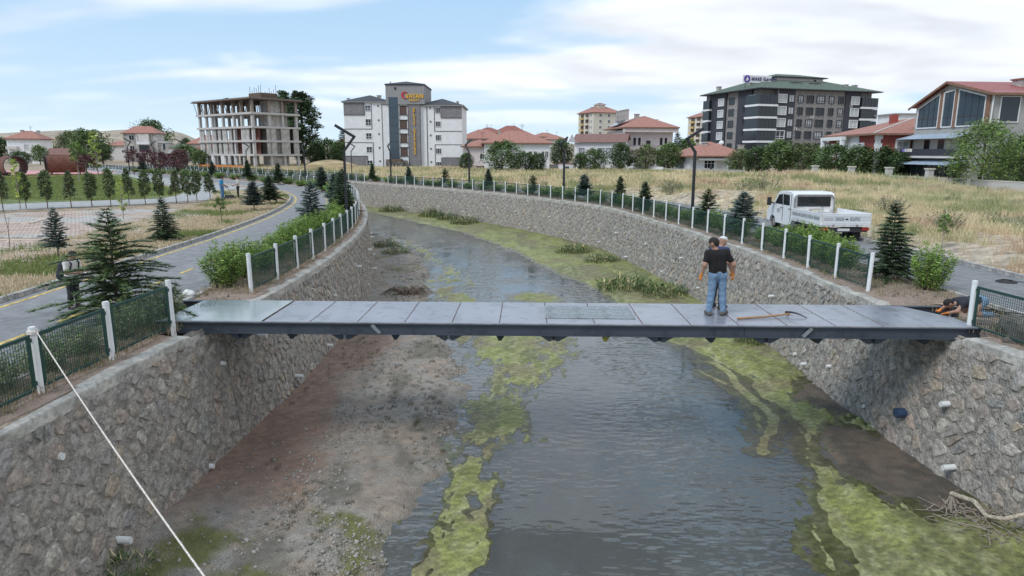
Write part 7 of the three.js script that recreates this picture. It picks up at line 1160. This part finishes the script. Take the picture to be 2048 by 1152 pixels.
function figure(root, J, o) {
  const c = o.cell ?? 0.013, mid = v3.mix(J.sL, J.sR, 0.5), hp = v3.mix(J.hL, J.hR, 0.5), up = v3.unit(v3.sub(mid, hp)), side = (f, p) => v3.add(p, v3.sub(J.sL, mid), f);
  const C = [1, -1].map((s) => v3.add(side(s * 0.46, mid), up, -0.07)), Wst = [1, -1].map((s) => side(s * 0.36, v3.mix(hp, mid, 0.38))), H = [J.hL, J.hR], S = [J.sL, J.sR], E = [J.eL, J.eR], Wr = [J.wL, J.wR], K = [J.kL, J.kR], A = [J.aL, J.aR], T = [J.tL, J.tR];
  const fwd = v3.unit(v3.cross(v3.sub(J.sL, mid), up)), skin = std(o.skin ?? [0.36, 0.2, 0.14], 0.6), hf = v3.unit(J.face ?? fwd), hs = v3.unit(v3.cross(up, hf)), hu = v3.unit(v3.cross(hf, hs)), HP = (x, y, z) => v3.add(v3.add(v3.add(J.head, hs, x), hu, y), hf, z);
  const arm = (i, g = 0) => [[S[i], E[i], 0.056 + g, 0.046 + g], [E[i], Wr[i], 0.046 + g, 0.031 + g]], leg = (i, g = 0) => [[H[i], K[i], 0.092 + g, 0.06 + g], [K[i], v3.mix(K[i], A[i], 0.35), 0.058 + g, 0.06 + g], [v3.mix(K[i], A[i], 0.35), A[i], 0.06 + g, 0.042 + g]];
  const torso = (g = 0) => [0, 1].flatMap((i) => [[C[i], Wst[i], 0.112 + g, 0.1 + g], [Wst[i], v3.mix(H[i], hp, 0.15), 0.1 + g, 0.108 + g], [v3.add(v3.mix(mid, S[i], 0.4), up, -0.02), S[i], 0.078 + g, 0.062 + g]]);
  const headB = [[mid, v3.add(J.head, hu, -0.06), 0.058, 0.054], [HP(0, 0.03, -0.015), HP(0, 0.045, 0.012), 0.092, 0.088], [HP(0, -0.03, 0.03), HP(0, -0.075, 0.05), 0.066, 0.042], [HP(0, 0.015, 0.092), HP(0, -0.018, 0.108), 0.01, 0.014], [HP(0.086, 0.012, -0.005), HP(0.086, -0.022, 0), 0.016, 0.012], [HP(-0.086, 0.012, -0.005), HP(-0.086, -0.022, 0), 0.016, 0.012], [HP(-0.03, 0.035, 0.082), HP(0.03, 0.035, 0.082), 0.014, 0.014]];
  const hands = [0, 1].map((i) => handBones(v3.add(Wr[i], v3.unit(v3.sub(Wr[i], E[i])), 0.01), o.handDir?.[i] ?? v3.sub(Wr[i], E[i]), o.palm?.[i] ?? v3.cross(up, v3.sub(Wr[i], E[i])).map((q) => q * 1), 1.02));
  const body = [...torso(), ...arm(0), ...arm(1), ...leg(0), ...leg(1), ...headB, ...[0, 1].flatMap((i) => [[A[i], T[i], 0.04, 0.03]]), ...(o.gloves ? [] : [])];
  const bodyGeo = blob(body, 0.045)(c); const bm = part('body', bodyGeo, skin, root);
  [0, 1].forEach((i) => { const g = blob([[v3.mix(E[i], Wr[i], 0.86), Wr[i], 0.034, 0.031], ...hands[i].map((b) => (o.gloves ? [b[0], b[1], b[2] + 0.0025, b[3] + 0.0025] : b))], 0.012)(o.cell > 0.02 ? 0.012 : 0.005); part(o.gloves ? 'glove' : 'hand', g, o.gloves ? std(o.gloves, 0.85) : skin, o.gloves ? root : bm); });
  const sl = o.sleeve ?? 0.62; part('shirt', blob([...torso(0.014), ...[0, 1].flatMap((i) => [[S[i], v3.mix(S[i], E[i], sl), 0.072, 0.068]]), [mid, v3.add(mid, up, 0.015), 0.07, 0.066]], 0.05, [[up.map((q) => -q), -v3.dot3(up, hp) - 0.0], [up, v3.dot3(up, mid) + 0.092], ...[]])(c), o.shirtMat ?? std(o.shirt, 0.9), root);
  part('trousers', blob([...[0, 1].flatMap((i) => [[v3.mix(H[i], hp, 0.1), v3.add(v3.mix(Wst[i], hp, 0.55), up, 0), 0.122, 0.113], [H[i], K[i], 0.108, 0.078], [K[i], v3.mix(K[i], A[i], 0.4), 0.076, 0.074], [v3.mix(K[i], A[i], 0.4), v3.mix(K[i], A[i], 0.97), 0.074, 0.066]])], 0.04, [[up, v3.dot3(up, hp) + 0.085]])(c), o.legMat ?? std(o.legs, 0.9), root);
  [0, 1].forEach((i) => { const d = v3.unit(v3.sub(T[i], A[i]).map((q, k) => (k === 1 ? 0 : q))), s = o.flatFeet === false ? 0 : 1; const heel = [A[i][0] - d[0] * 0.05, lerp(A[i][1], A[i][1] - 0.045, s), A[i][2] - d[2] * 0.05]; part('shoe', blob([[A[i], heel, 0.052, 0.045], [heel, v3.mix(heel, T[i], 0.7), 0.045, 0.047], [v3.mix(heel, T[i], 0.7), T[i], 0.047, 0.036]], 0.03, o.flatFeet === false ? [] : [[[0, -1, 0], -(o.floor ?? 0.003)]])(c), std(o.shoes ?? [0.05, 0.045, 0.04], 0.8), root); });
  const hb = [[HP(0, 0.035, -0.02), HP(0, 0.052, 0.008), 0.1, 0.095]]; if (o.beard) hb.push([HP(0.05, -0.05, 0.02), HP(0, -0.085, 0.06), 0.035, 0.035], [HP(-0.05, -0.05, 0.02), HP(0, -0.085, 0.06), 0.035, 0.035]);
  const hn = v3.unit(v3.add(hf.map((q) => q * 0.8), hu, -0.75)); part(o.cap ? 'cap' : 'hair', blob([...hb, [HP(0, 0.0, -0.05), HP(0, -0.03, -0.05), 0.07, 0.055], ...(o.cap ? [[HP(-0.04, 0.05, 0.1), HP(0.04, 0.05, 0.1), 0.016, 0.016], [HP(0, 0.05, 0.08), HP(0, 0.045, 0.16), 0.02, 0.012]] : [])], 0.03, o.cap ? [[hu.map((q) => -q), -v3.dot3(hu, HP(0, 0.028, 0))]] : [[hn, v3.dot3(hn, HP(0, 0.02, 0.062))]])(Math.min(c, 0.012)), std(o.hair ?? [0.018, 0.015, 0.013], 0.85), root);
  for (const s of [-1, 1]) { const e = part('eye', new THREE.SphereGeometry(0.011, 8, 6), std([0.03, 0.025, 0.02], 0.3), bm); e.position.set(...HP(s * 0.032, 0.014, 0.088)); }
}
v3.dot3 = (a, b) => a[0] * b[0] + a[1] * b[1] + a[2] * b[2];
const stand = (o = {}) => ({ hL: [0.095, 0.93, 0], hR: [-0.095, 0.93, 0], kL: [0.11, 0.5, 0.03], kR: [-0.11, 0.5, 0.03], aL: [0.13, 0.085, 0], aR: [-0.13, 0.085, 0], tL: [0.16, 0.045, 0.17], tR: [-0.16, 0.045, 0.17], sL: [0.195, 1.42, 0], sR: [-0.195, 1.42, 0], eL: [0.29, 1.15, -0.02], eR: [-0.29, 1.15, -0.02], wL: [0.315, 0.9, 0.06], wR: [-0.315, 0.9, 0.06], head: [0, 1.635, 0.02], ...o });
const denim = surf([0.16, 0.25, 0.37], 0.9, TX.grain, 0.25), shirtStripe = (() => { const cv = document.createElement('canvas'); cv.width = 64; cv.height = 8; const c = cv.getContext('2d'); c.fillStyle = '#131113'; c.fillRect(0, 0, 64, 8); c.fillStyle = '#55494a'; c.fillRect(30, 0, 3, 8); const t = new THREE.CanvasTexture(cv); t.colorSpace = THREE.SRGBColorSpace; t.wrapS = t.wrapT = THREE.RepeatWrapping; t.repeat.set(1 / 0.048, 1); return std([1, 1, 1], 0.9, { map: t }); })();
const ORANGE = [0.62, 0.2, 0.035];
{ // striped shirt, back to the camera, looking down to his left
  const [x, y, z] = [4.44, 0.09, -14.5].map((q, i) => (i === 1 ? BR.y : q)), p = thing('person', 'person in black striped T-shirt and light jeans with orange gloves standing on the bridge', 'person', [x, y + 0.002, z], Math.PI + 0.06); p.scale.setScalar(0.97);
  figure(p, stand({ aR: [-0.17, 0.085, 0.0], tR: [-0.3, 0.045, 0.1], kR: [-0.14, 0.5, 0.02], aL: [0.15, 0.085, 0.02], tL: [0.17, 0.045, 0.18], wL: [0.36, 0.93, 0.03], wR: [-0.37, 0.93, 0.05], eL: [0.32, 1.16, -0.04], eR: [-0.33, 1.16, -0.04], head: [0.11, 1.62, 0.05], face: [0.75, -0.35, 0.7], sL: [0.245, 1.41, 0], sR: [-0.15, 1.43, 0] }), { gloves: ORANGE, shirtMat: shirtStripe, legMat: denim, shoes: [0.1, 0.085, 0.07], beard: true, palm: [[-1, 0, 0.2], [1, 0, 0.2]] });
}
{ // navy shirt, cap, half hidden behind the first
  const [x, y, z] = [4.66, 0.09, -15.2].map((q, i) => (i === 1 ? BR.y : q)), p = thing('person', 'person in navy shirt, dark trousers and white cap half hidden behind the striped shirt', 'person', [x, y + 0.002, z], 2.2); p.scale.setScalar(0.95);
  figure(p, stand({ head: [-0.02, 1.6, 0.08], face: [0.2, -0.55, 0.8], wL: [0.28, 0.98, 0.22], wR: [-0.3, 0.93, 0.1] }), { shirt: [0.025, 0.045, 0.13], legs: [0.03, 0.035, 0.045], cap: true, hair: [0.6, 0.6, 0.6], shoes: [0.06, 0.045, 0.035], gloves: ORANGE });
}
{ // crouching at the right end, bent over the deck
  const p = thing('person', 'person in dark shirt and jeans crouching at the right bridge end with orange gloves', 'person', [10.45, 0.02, -15.0], -Math.PI / 2 - 0.12); p.scale.setScalar(0.88);
  figure(p, { hL: [0.12, 0.4, -0.1], hR: [-0.12, 0.4, -0.1], kL: [0.2, 0.08, 0.14], kR: [-0.2, 0.08, 0.14], aL: [0.17, 0.07, -0.32], aR: [-0.17, 0.07, -0.32], tL: [0.17, 0.045, -0.48], tR: [-0.17, 0.045, -0.48], sL: [0.2, 0.33, 0.42], sR: [-0.2, 0.33, 0.42], eL: [0.29, 0.16, 0.58], eR: [-0.29, 0.16, 0.58], wL: [0.2, 0.09, 0.76], wR: [-0.15, 0.09, 0.78], head: [0, 0.29, 0.65], face: [0, -0.8, 0.55] }, { shirt: [0.02, 0.022, 0.03], legMat: denim, gloves: ORANGE, flatFeet: false, sleeve: 0.8, shoes: [0.09, 0.09, 0.09] });
}
{ // walker with the backpack on the left road
  const p = thing('person', 'person in white T-shirt carrying a black backpack behind the ragged cedar', 'person', [-10.12, -15.4].toSpliced(1, 0, 0.03), 1.35); p.scale.setScalar(0.79);
  figure(p, stand({ head: [0, 1.57, 0.14], sL: [0.19, 1.38, 0.07], sR: [-0.19, 1.38, 0.07], eL: [0.26, 1.1, 0.12], eR: [-0.26, 1.1, 0.12], wL: [0.14, 1.1, 0.38], wR: [-0.14, 1.1, 0.38], face: [0, -0.5, 0.8] }), { shirt: [0.68, 0.67, 0.64], legs: [0.03, 0.03, 0.032], shoes: [0.05, 0.05, 0.05], cell: 0.016 });
  const b = part('backpack', blob([[[-0.08, 1.28, -0.16], [-0.1, 0.98, -0.22], 0.12, 0.14], [[0.08, 1.28, -0.16], [0.1, 0.98, -0.22], 0.12, 0.14], [[-0.06, 1.0, -0.33], [0.06, 1.0, -0.33], 0.07, 0.07]], 0.05)(0.016), std([0.022, 0.026, 0.035], 0.8), p); mb().bar([-0.06, 1.12, -0.372], [0.05, 1.17, -0.362], 0.03, 0.008).build('print', M4.frameW, b);
  for (const s of [-1, 1]) mb().tube([[s * 0.11, 1.36, -0.1], [s * 0.13, 1.47, 0.05], [s * 0.13, 1.36, 0.21], [s * 0.15, 1.12, 0.14], [s * 0.17, 1.0, -0.12]], 0.022, 7).build('strap', std([0.02, 0.022, 0.03], 0.8), b);
  const pap = part('sheet_of_paper', mb().hull(-0.12, 0.12, 1.085, 1.09, 0.42, 0.6).geo(), M4.frameW); pap.applyMatrix4(new THREE.Matrix4().compose(p.position, p.quaternion, p.scale)); tag(pap, 'white sheet of paper held by the walker with the backpack', 'paper');
}
{ // two gardeners on the path
  const a = thing('person', 'person in bright blue overalls on the park path, pushing a mower', 'person', [-22.14, -52.49].toSpliced(1, 0, 0.02), 1.7), b = thing('person', 'person in pale shirt and dark trousers on the park path, right of the blue one', 'person', [-21.13, -53.05].toSpliced(1, 0, 0.02), -1.2);
  figure(a, stand({ wL: [0.2, 1.0, 0.3], wR: [-0.2, 1.0, 0.3], head: [0, 1.6, 0.08] }), { shirt: [0.03, 0.25, 0.5], legs: [0.08, 0.2, 0.42], cell: 0.026, sleeve: 1 }); figure(b, stand({ wL: [0.2, 1.05, 0.3] }), { shirt: [0.55, 0.55, 0.52], legs: [0.02, 0.02, 0.02], cell: 0.026 });
  const m = thing('lawn_mower', 'dark push mower on the park path before the blue overalls', 'mower', [-21.38, -51.94].toSpliced(1, 0, 0.02), 1.6); mb().prism([[-0.3, 0.15], [0.35, 0.15], [0.3, 0.35], [-0.25, 0.4]], -0.24, 0.24).build('deck', MS.dark, m); for (const x of [-0.25, 0.3]) for (const z of [-0.27, 0.27]) mb().tube([[x, 0.12, z - 0.03], [x, 0.12, z + 0.03]], 0.12, 12).build('wheel', MS.dark, m); mb().tube([[-0.2, 0.35, -0.2], [-0.75, 0.95, -0.2], [-0.75, 0.95, 0.2], [-0.2, 0.35, 0.2]], 0.016, 6).build('handle', MS.dark, m);
}

scene.traverse((o) => { if (o.isMesh) { o.castShadow = true; o.receiveShadow = true; } });
renderer.render(scene, camera);
